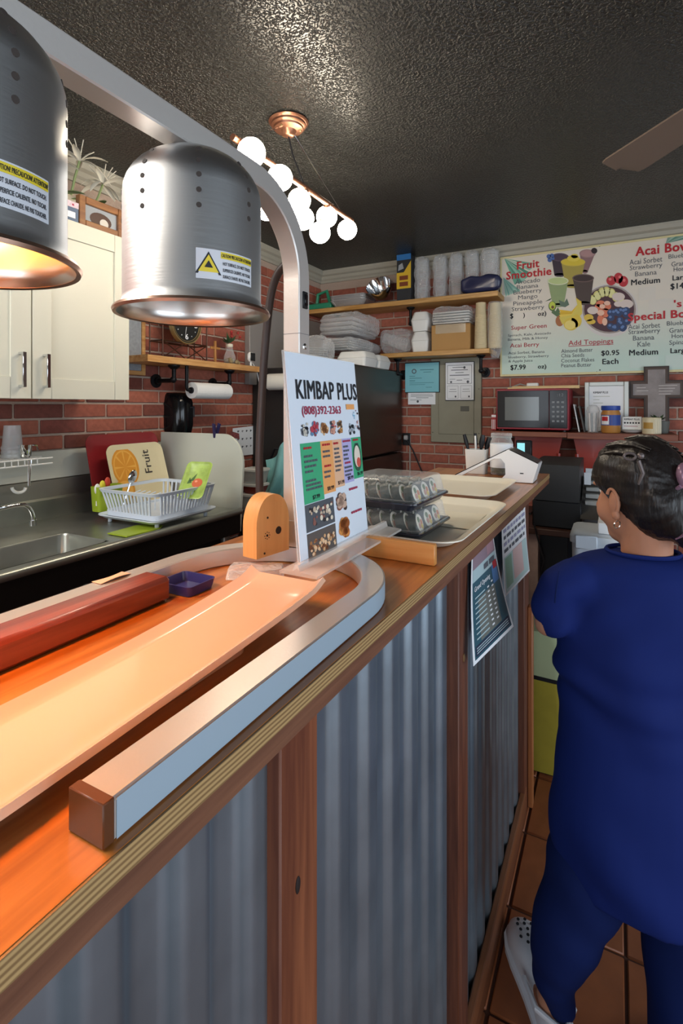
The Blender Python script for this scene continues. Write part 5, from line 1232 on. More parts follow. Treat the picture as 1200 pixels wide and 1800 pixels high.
Sx.rects('print_line', [(w_*.25, h*.86, w_*.7, h*.875), (w_*.2, h*.79, w_*.8, h*.808), (w_*.35, h*.72, w_*.65, h*.735), (w_*.15, h*.65, w_*.85, h*.67), (w_*.15, h*.55, w_*.35, h*.56), (w_*.4, h*.52, w_*.6, h*.535), (w_*.65, h*.55, w_*.85, h*.56), (w_*.15, h*.28, w_*.38, h*.29), (w_*.12, h*.22, w_*.4, h*.23), (w_*.62, h*.28, w_*.85, h*.29), (w_*.6, h*.22, w_*.88, h*.23)], INKG, 1)
Sx.discs('seal', [(w_*.68, h*.86, .008, .009), (w_*.2, h*.48, .007, .008), (w_*.8, h*.48, .009, .01), (w_*.36, h*.09, .006, .007), (w_*.84, h*.09, .006, .007)], INKG, 1, 12)
# outlet and cord
ot = thing('wall_outlet', 'black wall outlet with a plugged cord beside the refrigerator', 'outlet', (-1.38, YB-.02, 1.2)); q = at_y(714, 772, YB-.02)
obj('plate', MB().box((q.x-.03, YB-.018, q.z-.045), (q.x+.03, YB-.0075, q.z+.045), .003), BLACK, ot); obj('plug', MB().box((q.x-.015, YB-.045, q.z-.005), (q.x+.015, YB-.018, q.z+.03), .005), mat('plug_grey', 'a9a9a9', .4), ot)
obj('cord', MB().tube([(q.x+.005, YB-.03, q.z), (q.x+.05, YB-.02, q.z-.08), tuple(at_y(745, 838, YB-.03)), tuple(at_y(750, 880, YB-.04))], .005, 8), BLACK, ot)
obj('conduit', MB().tube([(q.x+.025, YB-.012, q.z+.04), (q.x+.025, YB-.012, q.z-.6)], .006, 8), mat('conduit', 'a09a92', .5), ot)

# ================================================================== big menu board
MY = YB-.04
mx0, mx1, mz0, mz1 = at_y(881, 600, MY).x, .80, at_y(1040, 655, MY).z, at_y(1040, 434, MY).z
mbd = thing('menu_board', 'large wall menu board of fruit smoothies and acai bowls', 'menu board', ((mx0+mx1)/2, MY, mz0))
m, nt, b = nodes('menu_print_gradient')                     # the printed ground runs from cream to pale aqua
tc = nt.nodes.new('ShaderNodeTexCoord'); sp = nt.nodes.new('ShaderNodeSeparateXYZ'); nt.links.new(tc.outputs['Object'], sp.inputs[0])
mr = nt.nodes.new('ShaderNodeMapRange'); mr.inputs['From Min'].default_value = .08; mr.inputs['From Max'].default_value = .42
cr = nt.nodes.new('ShaderNodeValToRGB'); cr.color_ramp.elements[0].color = srgb('bcd2c6'); cr.color_ramp.elements[1].color = srgb('dcd3c4')
nt.links.new(sp.outputs['Z'], mr.inputs['Value']); nt.links.new(mr.outputs[0], cr.inputs[0]); nt.links.new(cr.outputs[0], b.inputs['Base Color']); b.inputs['Roughness'].default_value = .4
obj('panel', MB().box((mx0, MY, mz0), (mx1, MY+.012, mz1)), m, mbd)
TRIM = mat('yellow_cream_trim', 'd8cc9a', .5)
for lo, hi in (((mx0-.008, MY-.004, mz0-.01), (mx1+.008, MY+.014, mz0+.004)), ((mx0-.008, MY-.004, mz1-.004), (mx1+.008, MY+.014, mz1+.008)), ((mx0-.008, MY-.004, mz0+.004), (mx0+.003, MY+.014, mz1-.004)), ((mx1-.003, MY-.004, mz0+.004), (mx1+.008, MY+.014, mz1-.004))): obj('frame_strip', MB().box(lo, hi, .001), TRIM, mbd)
SM = Sheet((mx0, MY, mz0), (1, 0, 0), (0, 0, 1), mbd, .0005)
def mp(x, y):
    """place on the board of a point measured on the photo crop (860, 380), scale 3.53"""
    p_ = at_y(860+x/3.53, 380+y/3.53, MY); return (p_.x-mx0, p_.z-mz0)
def mt(body, x0, yc, x1, h, mm=INK, bold=.004, layer=4):
    a = mp((x0+x1)/2, yc+h/2); c_ = mp((x0+x1)/2, yc-h/2)
    SM.text(body, (mp(x0, yc)[0], a[1], mp(x1, yc)[0], c_[1]), mm, bold, layer)
MRED = mat('menu_red', 'b8242c', .5); MPK = mat('menu_crimson', 'b03a46', .5)
MHALO = mat('menu_red_halo', 'd86a6a', .5)
mt('Fruit', 170, 300, 310, 50, MRED, .045); mt('Smoothie', 104, 355, 385, 50, MRED, .045)
for tx, a, c_, e_, hh_ in (('Avocado', 160, 402, 315, 28), ('Banana', 170, 435, 303, 26), ('Blueberry', 150, 470, 325, 34), ('Mango', 178, 504, 298, 34), ('Pineapple', 148, 540, 328, 34), ('Strawberry', 138, 574, 340, 34)): mt(tx, a, c_, e_, hh_, INKG)
mt('$', 128, 622, 148, 36, INK, .03); mt(')', 209, 617, 220, 34, INK, .03); mt('oz)', 300, 608, 353, 36, INK, .03)
mt('Super Green', 135, 690, 355, 34, MPK, .012); mt('Spinach, Kale, Avocado', 115, 735, 382, 20, INKG); mt('Banana, Milk & Honey', 115, 762, 362, 20, INKG)
mt('Acai Berry', 128, 803, 308, 34, MPK, .012); mt('Acai Sorbet, Banana', 118, 846, 342, 20, INKG); mt('blueberry, Strawberry', 118, 873, 368, 20, INKG); mt('& Apple Juice', 118, 900, 268, 20, INKG)
mt('$7.99', 130, 940, 225, 36, INK, .03); mt('oz)', 300, 936, 353, 34, INK, .03)
mt('Add Toppings', 490, 785, 768, 40, MPK, .012)
a = mp(490, 806); c_ = mp(768, 798); SM.rects('underline', [(a[0], mp(630, 801)[1]-.002, c_[0], mp(630, 801)[1]+.002)], MPK, 4)
for tx, y_, e_ in (('Almond Butter', 833, 640), ('Chia Seeds', 863, 588), ('Coconut Flakes', 893, 650), ('Peanut Butter', 924, 632)): mt(tx, 445, y_, e_, 24, INKG)
mt('$0.95', 693, 850, 805, 36, INK, .03); mt('Each', 700, 901, 800, 34, INK, .03)
mt('Acai Bowl', 905, 200, 1262, 58, MRED, .045)
for tx, a, y_, e_, hh_ in (('Acai Sorbet', 868, 276, 1072, 34), ('Strawberry', 870, 316, 1072, 38), ('Banana', 903, 353, 1037, 30), ('Blueberry', 1110, 246, 1292, 36), ('Granola', 1128, 292, 1262, 30), ('Honey', 1142, 330, 1250, 36)): mt(tx, a, y_, e_, hh_, INKG)
mt('Medium', 878, 404, 1058, 36, INK, .03); mt('Large', 1135, 384, 1246, 42, INK, .03); mt('$14', 1122, 436, 1205, 42, INK, .03)
mt("'s", 1143, 542, 1192, 46, MRED, .04); mt('Special Bowl', 858, 620, 1300, 66, MRED, .045, 6)
for tx, a, y_, e_, hh_ in (('Acai Sorbet', 860, 681, 1058, 32), ('Strawberry', 862, 718, 1058, 38), ('Banana', 890, 754, 1022, 30), ('Kale', 918, 793, 997, 32), ('Blueberry', 1100, 665, 1285, 36), ('Granola', 1115, 706, 1255, 30), ('Honey', 1130, 746, 1240, 36), ('Spinach', 1115, 786, 1255, 36)): mt(tx, a, y_, e_, hh_, INKG)
mt('Medium', 866, 844, 1046, 36, INK, .03); mt('Large', 1122, 838, 1236, 42, INK, .03)
def mpoly(name, pts, col, layer=2): SM.polys(name, [[mp(*p_) for p_ in pts][::-1]], mat('menu_'+col, col, .5), layer)
def mdisc(name, dl, col, layer=3, n=18): SM.polys(name, [[mp(x+rx*math.cos(-2*PI*k/n), y+ry*math.sin(-2*PI*k/n)) for k in range(n)] for x, y, rx, ry in dl], mat('menu_'+col, col, .5), layer)
# palm leaf print
for k in range(7):
    a = .2+k*.22; mpoly('palm_leaf', [(92, 262), (92+180*math.cos(a*.7), 262+150*math.sin(a)), (92+170*math.cos(a*.7+.12), 262+150*math.sin(a)+14)], ('6aa890', '8fc0ac', '4f8f7a')[k % 3], 1+.05*k)
for k in range(6): mpoly('palm_leaf', [(85, 380), (100+k*16, 500-k*6), (112+k*16, 490-k*6)], ('9cc4b4', '7fb0a0')[k % 2], 1+.05*k)
for k in range(6): mpoly('palm_leaf', [(1092, 170), (1110+k*28, 118), (1136+k*28, 128)], ('7f9a8c', '9ab4a4', '5f8a78')[k % 3], 1+.05*k)
def cup(x0, x1, y0, y1, xb0, xb1, col, top, rim, layer):
    mpoly('cup_print', [(x0, y0), (x1, y0), (xb1, y1), (xb0, y1)], col, layer); mdisc('cup_base', [((xb0+xb1)/2, y1, (xb1-xb0)/2, 12)], col, layer); mdisc('cup_rim', [((x0+x1)/2, y0, (x1-x0)/2+3, 26)], rim, layer+.3, 22); mdisc('cup_top', [((x0+x1)/2, y0, (x1-x0)/2-4, 20)], top, layer+.6, 22)
cup(385, 490, 255, 365, 402, 470, '3a2c38', '4a3848', '5c4c58', 2); mdisc('blueberry_print', [(368, 250, 14, 14), (388, 245, 13, 13), (374, 272, 14, 14), (394, 262, 10, 10)], '4a6aa8', 3.5)
cup(560, 655, 232, 345, 575, 610, '8a6a6c', 'b08a88', 'a08080', 2); mdisc('lid_ball', [(650, 215, 19, 18)], '2c2024', 3.5)
cup(445, 592, 285, 435, 472, 560, 'a89848', 'd8c03c', 'd0b848', 3.5); mdisc('cream_print', [(520, 262, 38, 20), (528, 248, 22, 14)], 'e0ca50', 4.8)
cup(362, 488, 402, 552, 392, 462, '8ea070', 'bccb8c', 'd4d8b8', 4.4)
cup(516, 646, 385, 540, 545, 625, '4a3c38', '3a2a2a', '6a5650', 4.9)
mdisc('avocado_print', [(390, 558, 24, 30)], '4a6a2c', 4.6); mdisc('avocado_flesh', [(390, 556, 19, 25)], 'c0cc48', 5); mdisc('avocado_stone', [(392, 565, 9, 10)], '6a4a20', 5.4)
mpoly('leaf_print', [(345, 530), (372, 514), (392, 505), (375, 522)], '4a5a44', 4)
mdisc('pineapple_print', [(436, 650, 26, 34)], 'a8683c', 4.2); mpoly('pineapple_leaf', [(420, 625), (385, 600), (392, 570), (410, 590), (425, 565), (440, 600), (448, 622)], '55704c', 4.1); mpoly('pineapple_leaf', [(440, 560), (430, 520), (465, 535), (480, 510), (495, 550), (470, 565)], '5a7060', 4.7)
for k in range(4): mpoly('banana_print', [(535, 505), (570, 530+k*6), (575, 580+k*8), (530, 625+k*12), (450, 610+k*20), (432, 580+k*16), (510, 590+k*8), (545, 550)], ('e0b830', 'd8ae28', 'e6c850', 'd8c458')[k], 5.2+k*.2)
mdisc('banana_slice', [(505, 670, 45, 40), (540, 650, 32, 40)], 'dcc048', 6); mdisc('banana_slice', [(500, 675, 34, 28)], 'e8d478', 6.2)
# bowl print
mdisc('bowl_rim', [(742, 585, 178, 165)], 'd2ccc8', 2.4, 36); mdisc('bowl_rim', [(742, 578, 166, 150)], '9a8e88', 2.7, 36); mdisc('bowl_fill', [(742, 578, 155, 140)], '4a2a34', 3, 36)
mdisc('banana_slice', [(640+k*29, 520-math.sin(k/6*PI)*58+k*2, 25, 30) for k in range(8)], 'd4cc7c', 3.4); mdisc('banana_core', [(642+k*29, 522-math.sin(k/6*PI)*58+k*2, 19, 23) for k in range(8)], 'e0dc9c', 3.7)
mdisc('strawberry_slice', [(690, 545, 30, 22), (725, 560, 30, 24), (675, 575, 26, 30), (720, 600, 30, 28), (690, 640, 22, 30)], 'd87858', 4); mdisc('strawberry_slice', [(700, 560, 18, 14), (730, 540, 20, 14), (690, 600, 22, 18), (715, 655, 16, 24)], 'e8bca4', 4.3)
[mdisc('coconut_print', [q_], 'd8c8c0', 4.4+.01*i_) for i_, q_ in enumerate([(800, 500, 40, 26), (850, 545, 42, 28), (640, 585, 34, 24), (800, 545, 28, 18)])]; mdisc('mango_slice', [(615, 630, 30, 22), (630, 655, 28, 16)], 'd8b848', 4.4)
rnd = random.Random(5)
bl_ = [(755+rnd.uniform(-5, 105), 590+rnd.uniform(-20, 110), 22, 21) for k in range(22)]
bl_ = [q_ for q_ in bl_ if ((q_[0]-742)/150)**2+((q_[1]-578)/150)**2 < .95]
for i_, (x, y, a, c_) in enumerate(bl_): mdisc('blueberry_print', [(x, y, a, c_)], '2c3f66', 4.8+.01*i_); mdisc('blueberry_shine', [(x-4, y-5, 9, 8)], '5f7cae', 5.1+.01*i_)
mdisc('strawberry_print', [(755, 400, 30, 30), (800, 385, 28, 34), (830, 405, 30, 34)], 'b83038', 5); mdisc('strawberry_shine', [(748, 392, 9, 9), (808, 378, 8, 9), (835, 398, 9, 10)], 'e07878', 5.3)
mpoly('strawberry_leaf', [(735, 375), (755, 370), (745, 385)], '54703c', 5.4)
# blank tape over old prices
TAPE = mat('tape_patch', 'd9d2c6', .3); TAP2 = mat('tape_patch_aqua', 'c2d2c8', .3)
def patch2(x0, y0, x1, y1, mm): 
    a = mp((x0+x1)/2, y1); c_ = mp((x0+x1)/2, y0); SM.rects('tape_patch', [(mp(x0, y0)[0], a[1], mp(x1, y0)[0], c_[1])], mm, 3)
patch2(155, 598, 290, 640, TAPE); patch2(925, 440, 1030, 520, TAPE); patch2(985, 515, 1140, 575, TAPE); patch2(870, 868, 1050, 940, TAP2); patch2(1090, 860, 1240, 940, TAP2); patch2(228, 918, 295, 955, TAP2)
mdisc('nail', [(683, 187, 4, 4), (992, 145, 4, 4), (685, 955, 5, 4), (665, 968, 3, 6)], '2a2622', 6, 8)
# ================================================================== back right: ledge, microwave and small things
LZ = 1.345
lg = thing('wall_ledge', 'dark red brown wooden ledge under the microwave on the back wall', 'shelf', (-.2, 3.48, LZ))
LW = wood('ledge_wood', '8a5038', '6a3624', 'x', .5, 22)
xs0, xs1, xs2 = at_y(862, 755, 3.30).x, at_y(996, 760, 3.30).x, .30
obj('board', MB().box((xs0, 3.30, LZ-.03), (xs1-.001, YB-.008, LZ), .002), LW, lg); obj('board', MB().box((xs1+.001, 3.30, LZ-.036), (xs2, YB-.008, LZ), .002), LW, lg)
REDP = mat('red_gloss_panel', '8e3026', .35, coat=.2)
def redpanel(u0, u1, rl, rr, label):
    x0, x1 = at_y(u0, 800, 3.44).x, at_y(u1, 800, 3.44).x; z0, z1 = 1.09, LZ-.037; p_ = []
    for k in range(9):
        a = PI+PI/2*k/8; p_.append((x0+rl+rl*math.cos(a), z0+.12+.12*math.sin(a)))
    for k in range(9):
        a = 1.5*PI+PI/2*k/8; p_.append((x1-rr+rr*math.cos(a), z0+.12+.12*math.sin(a)))
    p_ += [(x1+.02 if rr > .02 else x1, z1), (x0-.02 if rl > .02 else x0, z1)]
    t = thing('red_cabinet', label, 'cabinet', ((x0+x1)/2, 3.45, z0), 'red cabinet fronts below the ledge')
    obj('panel', MB().prism(p_, (0, 3.455, 0), (1, 0, 0), (0, 0, 1), .025), REDP, t, 30)
    e0 = [Vector((a, 3.43, b_)) for a, b_ in p_[:18]]
    obj('edge_roll', MB().tube(e0, .012, 8), REDP, t)
    obj('back_brace', MB().box((x0+.02, 3.455, z1-.06), (x1-.02, YB-.0085, z1-.02)), REDP, t)
redpanel(905, 982, .015, .05, 'red cabinet front with rounded corner below the microwave'); redpanel(1014, 1110, .05, .015, 'red cabinet front with rounded corner behind the head of woman')
# microwave
mw = thing('microwave', 'red microwave oven with black glass front on the ledge', 'microwave', (-.45, 3.45, LZ))
q0, q1 = at_y(872, 720, 3.315), at_y(1000, 720, 3.315); z0, z1 = LZ+.012, 1.607
RM = mat('microwave_red', '8a1f2c', .35)
obj('case', MB().box((q0.x, 3.325, z0), (q1.x, YB-.03, z1), .006), RM, mw)
bez = obj('bezel', MB().box((q0.x, 3.315, z0), (q1.x, 3.327, z1), .004), RM, mw)
fx0_, fx1_ = q0.x+.008, q1.x-.01
dr_ = obj('door', MB().box((fx0_, 3.308, z0+.012), (fx0_+.30, 3.3155, z1-.012), .002), BLACKG, mw)
obj('window', MB().box((fx0_+.045, 3.3068, z0+.055), (fx0_+.245, 3.3085, z1-.05), .001), mat('microwave_window', '6a6d6c', .12, .3), dr_)
kp = obj('control_panel', MB().box((fx0_+.303, 3.308, z0+.012), (fx1_, 3.3155, z1-.012), .002), BLACKG, mw)
Sk = Sheet((fx0_+.303, 3.3075, z0+.012), (1, 0, 0), (0, 0, 1), kp); wk, hk = fx1_-fx0_-.303, z1-z0-.024
GLY = mat('key_grey', '7c8084', .5)
for r_ in range(5):
    for c2 in range(3): Sk.rects('key', [(wk*(.15+.26*c2), hk*(.16+.125*r_), wk*(.30+.26*c2), hk*(.21+.125*r_))], GLY, 1)
Sk.text(':12', (wk*.45, hk*.84, wk*.8, hk*.91), GLY, 0, 1)
for x in (q0.x+.03, q1.x-.03):
    for y in (3.35, 3.58): obj('foot', MB().cyl((x, y, LZ+.0005), (x, y, z0+.001), .012, n=10), BLACK, mw)
# on the microwave
zm = z1+.001
cs = thing('wooden_board', 'long pale bamboo strips lying on top of the microwave', 'bamboo strips', (-.45, 3.4, zm))
BAM = wood('bamboo', 'dcc08c', 'c6a468', 'x', .5, 24)
obj('strip', MB().box((q0.x+.06, 3.36, zm), (q1.x+.03, 3.375, zm+.009), .001).xf(Matrix.Translation((0, 0, 0))), BAM, cs); obj('strip', MB().box((q0.x+.08, 3.40, zm), (q1.x+.05, 3.42, zm+.018), .001), BAM, cs)
wc = thing('white_adapter', 'white plug adapter with a coiled cord on the microwave', 'adapter', (-.5, 3.5, zm)); xw = at_y(936, 670, 3.48).x
obj('block', MB().box((xw-.035, 3.46, zm), (xw+.035, 3.5, zm+.04), .005), WHITE, wc); obj('cord', MB().tube([(xw-.03, 3.5, zm+.02), (xw-.08, 3.5, zm+.035), (xw-.13, 3.48, zm+.015), (xw-.16, 3.46, zm+.005)], .005, 8), mat('cord_grey', '9a9690', .5), wc)
# red and white packet left of the microwave
rp_ = thing('snack_packet', 'narrow red and white packet left of the microwave', 'packet', (-.7, 3.35, LZ)); x0, x1 = at_y(863, 740, 3.36).x, at_y(873, 740, 3.36).x-.004
obj('packet', MB().box((x0, 3.36, LZ+.001), (x1, 3.45, LZ+.105), .003), mat('packet_red', 'a83034', .5), rp_)
Sx = Sheet((x0, 3.3598, LZ), (1, 0, 0), (0, 0, 1), rp_); Sx.rects('band', [(.002, .085, x1-x0-.002, .1)], PAPER, 1)
for k in range(3): Sx.rects('stripe', [(.003+k*.009, .01, .007+k*.009, .07)], PAPER, 1)
obj('wire', MB().tube([(x0-.02, 3.5, LZ+.001), (x0-.005, 3.47, LZ+.08), (x0+.02, 3.46, LZ+.16), (x0+.03, 3.47, LZ+.2)], .004, 6), mat('wire_tan', '8a7a68', .6), rp_)
# boards leaning between
def LX(u, y): return at_y(u, 740, y).x
for k, (u, h, mm, lb) in enumerate(((1007, .165, WHITE, 'white edged board leaning by the microwave'), (1016, .155, mat('board_grey_dark', '4c4a48', .5), 'dark grey board leaning by the microwave'))):
    x = LX(u, 3.40); one('leaning_board', MB().prism([(0, 0), (.006, 0), (.006-.03, h), (-.03, h)], (x+.03, 3.58, LZ+.001), (1, 0, 0), (0, 0, 1), .18), mm, lb, 'board', 'boards leaning by the microwave', smooth=0)
# framed sign
fr_ = thing('framed_sign', 'silver framed white sheet headed KIMBAP PLUS on the ledge', 'picture frame', (-.05, 3.56, LZ)); YF_ = 3.53
x0, x1 = LX(1027, YF_), LX(1105, YF_); z1 = at_y(1066, 671, YF_).z; z0 = LZ+.001; fm = MB(); tw = .026
for lo, hi in (((x0, YF_, z0), (x0+tw, YF_+.02, z1)), ((x1-tw, YF_, z0), (x1, YF_+.02, z1)), ((x0+tw, YF_, z0), (x1-tw, YF_+.02, z0+tw)), ((x0+tw, YF_, z1-tw), (x1-tw, YF_+.02, z1))): fm.box(lo, hi, .003)
obj('frame', fm, mat('silver_frame', 'b4b6b0', .35, .4), fr_); obj('sheet', MB().box((x0+tw, YF_+.008, z0+tw), (x1-tw, YF_+.012, z1-tw)), PAPER, fr_)
Sf = Sheet((x0+tw, YF_+.008, z0+tw), (1, 0, 0), (0, 0, 1), fr_); wf, hf = x1-x0-2*tw, z1-z0-2*tw
Sf.text('KIMBAP PLUS', (wf*.12, hf*.82, wf*.55, hf*.87), INK, .03, 1); Sf.rects('print_line', [(wf*.12, hf*.74, wf*.6, hf*.755), (wf*.12, hf*.66, wf*.3, hf*.675), (wf*.12, hf*.58, wf*.4, hf*.595)], mat('print_pale', 'b4b8b0', .6), 1)
# cross plaque
cx = thing('cross_plaque', 'dark framed grey cross plaque with pale lettering on the ledge', 'cross', (.2, 3.6, LZ)); YC_ = 3.59
X0, X1 = LX(1108, YC_), LX(1199, YC_); V0_, V1_ = LX(1134, YC_), LX(1173, YC_); zt_ = at_y(1154, 646, YC_).z; h0, h1 = at_y(1154, 698, YC_).z, at_y(1154, 671, YC_).z; zb_ = LZ+.002
def crossp(d): return [(V0_+d, zb_+d), (V1_-d, zb_+d), (V1_-d, h0+d), (X1-d, h0+d), (X1-d, h1-d), (V1_-d, h1-d), (V1_-d, zt_-d), (V0_+d, zt_-d), (V0_+d, h1-d), (X0+d, h1-d), (X0+d, h0+d), (V0_+d, h0+d)]
obj('frame', MB().prism(crossp(-.008), (0, YC_+.02, 0), (1, 0, 0), (0, 0, 1), .02), mat('plaque_dark', '33261f', .5), cx, 0); obj('rim', MB().prism(crossp(.0), (0, YC_+.0005, 0), (1, 0, 0), (0, 0, 1), .004), mat('plaque_brown', '4a382e', .5), cx, 0)
obj('panel', MB().prism(crossp(.012), (0, YC_-.003, 0), (1, 0, 0), (0, 0, 1), .003), mat('plaque_grey', '8a8280', .6, var=.25, vscale=14), cx, 0)
Sq = Sheet((X0, YC_-.0062, h0), (1, 0, 0), (0, 0, 1), cx); wq, hq = X1-X0, h1-h0
Sq.rects('verse_line', [(wq*.55, hq*(.72-.18*k), wq*(.9-.04*k), hq*(.76-.18*k)) for k in range(4)]+[(wq*.12, hq*.4, wq*.35, hq*.44), (wq*.12, hq*.6, wq*.3, hq*.64)], mat('verse_pale', 'c8c2be', .6), 1)
# cups and jars in front
x = LX(1042, 3.4); t = thing('lidded_cup', 'clear plastic cup with dome lid holding small things on ledge', 'cup', (x, 3.4, LZ))
obj('cup', MB().lathe([(.028, .001), (.034, .12), (.036, .122)], (x, 3.4, LZ), 22, True, False), CLEAR, t); obj('dome_lid', MB().lathe([(.037, .122), (.037, .128), (.033, .145), (.02, .16), (.008, .163)], (x, 3.4, LZ), 22, False, True), CLEAR, t)
for k in range(4): obj('straw', MB().tube([(x-.015+.01*k, 3.4, LZ+.004), (x-.02+.013*k, 3.4, LZ+.115)], .004, 6), (WHITE, mat('straw_grey', '9aa6ac', .4))[k % 2], t)
x = LX(1073, 3.37); t = thing('peanut_butter_jar', 'peanut butter jar with blue lid and blue red label', 'jar', (x, 3.37, LZ)); PBM = mat('peanut_butter', 'b07a3c', .4)
obj('jar', MB().lathe([(.046, .001), (.051, .008), (.051, .11), (.045, .128), (.045, .132)], (x, 3.37, LZ), 26), PBM, t); obj('lid', MB().lathe([(.049, .132), (.05, .134), (.05, .155), (.047, .158)], (x, 3.37, LZ), 30), mat('lid_blue', '2c4aa0', .4), t)
def lab(r, a0, a1, z0, z1, mm): obj('label_patch', MB().grid(lambda i, j: (x+r*math.cos(a0+(a1-a0)*i), 3.37+r*math.sin(a0+(a1-a0)*i), LZ+z0+(z1-z0)*j), 10, 1), mm, t)
lab(.0514, -2.9, -.2, .045, .105, mat('label_blue', '2f4a94', .5)); lab(.0518, -2.7, -1.75, .05, .1, PAPER); lab(.0522, -2.6, -1.85, .07, .095, RED)
x = LX(1110, 3.40); t = thing('table_sign', 'small white sign block with printed words on white saucer', 'sign', (x, 3.4, LZ))
obj('saucer', MB().lathe([(.03, .001), (.05, .008), (.062, .018), (.059, .018), (.03, .006)], (x, 3.41, LZ), 28), WHITE, t); obj('block', MB().box((x-.05, 3.395, LZ+.019), (x+.05, 3.425, LZ+.095), .003), WHITE, t)
Sz = Sheet((x-.05, 3.3945, LZ+.019), (1, 0, 0), (0, 0, 1), t); Sz.text('KIMBAP PLUS', (.012, .056, .088, .066), INK, .02, 1); Sz.discs('icon', [(.015+.014*k, .04, .005, .005) for k in range(6)], INK, 1, 10); Sz.rects('line', [(.01, .02, .08, .0225)], INKP, 1)
x = LX(1145, 3.36); t = thing('candle_tin', 'cream ribbed tin beside a small green plant on ledge', 'tin', (x, 3.36, LZ))
obj('tin', MB().lathe([(.046, .001), (.047, .004), (.047, .088), (.044, .092)], (x, 3.36, LZ), 28), mat('tin_cream', 'cfc4a4', .4), t)
obj('label_patch', MB().grid(lambda i, j: (x+.0475*math.cos(-2.6+1.1*i), 3.36+.0475*math.sin(-2.6+1.1*i), LZ+.03+.035*j), 8, 1), mat('tin_gold', 'b08a44', .5), t)
for k in range(5): obj('rib', MB().tube([(x+.0475*math.cos(-1.3+.2*k), 3.36+.0475*math.sin(-1.3+.2*k), LZ+.006), (x+.0475*math.cos(-1.3+.2*k), 3.36+.0475*math.sin(-1.3+.2*k), LZ+.086)], .003, 6), mat('rib_pale', 'e4dcc4', .4), t)
x = LX(1163, 3.46); t = thing('succulent', 'small green succulent in grey pot behind the cream tin', 'plant', (x, 3.46, LZ)); obj('pot', MB().lathe([(.03, .001), (.04, .07), (.036, .07)], (x, 3.46, LZ), 18), mat('pot_grey', '6a6a64', .6), t)
rnd = random.Random(9)
for k in range(14):
    a = rnd.uniform(0, 6.28); d = Vector((math.cos(a), math.sin(a)*.7, rnd.uniform(.3, .9))).normalized(); p0 = Vector((x-.02, 3.46, LZ+.07)); p1 = p0+d*.055; sd = d.cross(Vector((0, 0, 1))).normalized()*.013
    obj('leaf', MB().add([p0, (p0+p1)/2+sd, p1, (p0+p1)/2-sd], [(0, 1, 2, 3)]), LEAF, t, 0)

# ================================================================== register stand beyond the counter
rs = thing('register_stand', 'dark wooden stand under the black cash register', 'stand', (-.25, 2.85, 0)); Yr = 2.62
DKW = wood('stand_wood', '4a2c20', '331c14', 'x', .5, 20); zr = .915
xr0, xr1 = -.46, .12
obj('top', MB().box((xr0, Yr, zr-.03), (xr1, 3.2, zr), .003), DKW, rs); obj('side_panel', MB().box((xr0, Yr+.03, 0), (xr0+.13, 3.2, zr-.031), .002), mat('pinkish_panel', 'b09890', .8, var=.15, vscale=20), rs); obj('side_panel', MB().box((xr1-.02, Yr+.35, 0), (xr1, 3.2, zr-.031)), DKW, rs); obj('back', MB().box((xr0+.131, 3.17, 0), (xr1-.021, 3.19, zr-.031)), BLACK, rs)
obj('front_panel', MB().box((-.325, Yr+.06, .3), (-.2, Yr+.08, zr-.031)), BLACK, rs)
rg = thing('cash_register', 'bulky black cash register with receipt printer and silver keys', 'cash register', (-.23, 2.8, zr))
xa, xb2 = at_y(935, 860, 2.66).x, at_y(1022, 860, 2.66).x
BKR = mat('register_black', '131416', .45, bump=.05, bscale=200)
obj('drawer', MB().box((xa, 2.66, zr+.001), (xb2, 3.05, zr+.13), .006), BKR, rg)
obj('housing', MB().prism([(2.66, .13), (3.05, .13), (3.05, .31), (2.9, .315), (2.68, .30)], (xa+.01, 0, zr+.001), (0, 1, 0), (0, 0, 1), xb2-xa-.02), BKR, rg, 20)
kb = obj('keyboard', MB().prism([(2.64, .06), (3.0, .06), (3.0, .22), (2.9, .225)], (xb2-.005, 0, zr+.001), (0, 1, 0), (0, 0, 1), .085), mat('register_grey', '55524e', .4, .3), rg, 0)
obj('drawer_slot', MB().box((xa+.02, 2.658, zr+.128), (xb2-.02, 2.661, zr+.131)), BLACKG, rg)
for k in range(4): obj('key_row', MB().box((xb2+.01, 2.72+k*.045, zr+.112+k*.026), (xb2+.07, 2.745+k*.045, zr+.135+k*.026), .003), mat('key_silver', 'a8a8a4', .35, .4), rg)
obj('receipt', MB().grid(lambda a, c_: (xb2+.004+.03*c_, 2.80-.01*a, zr+.2+.06*a), 4, 2, .0005), PAPER, rg)
one('power_cord', MB().tube([tuple(at_y(u, v, 2.612)) for u, v in ((938, 921), (943, 940), (950, 965), (956, 985), (952, 1003), (940, 1060), (934, 1085))], .0035, 6), BLACK, 'thin black cord hanging down the stand below the cash register', 'cord')
mo = thing('pos_monitor', 'small black monitor with lit cyan screen behind the card terminal', 'monitor', (-.55, 3.0, LZ-.2)); xm0, xm1 = at_y(906, 790, 2.95).x, at_y(934, 790, 2.95).x
zm0, zm1 = at_y(920, 815, 2.95).z, at_y(920, 774, 2.95).z
obj('case', MB().box((xm0, 2.95, zm0), (xm1, 2.985, zm1), .006), BLACK, mo); obj('screen', MB().box((xm0+.008, 2.948, zm0+.05), (xm1-.035, 2.951, zm1-.015)), mat('lit_screen', '8fd0d8', .3, emit=.9, ecol='7cc4cc'), mo)
obj('stand', MB().box((xm0+.03, 2.965, zr+.001), (xm1-.03, 2.985, zm0+.01)).box((xm0+.0, 2.93, zr+.0005), (xm1, 3.03, zr+.012)), BLACK, mo)
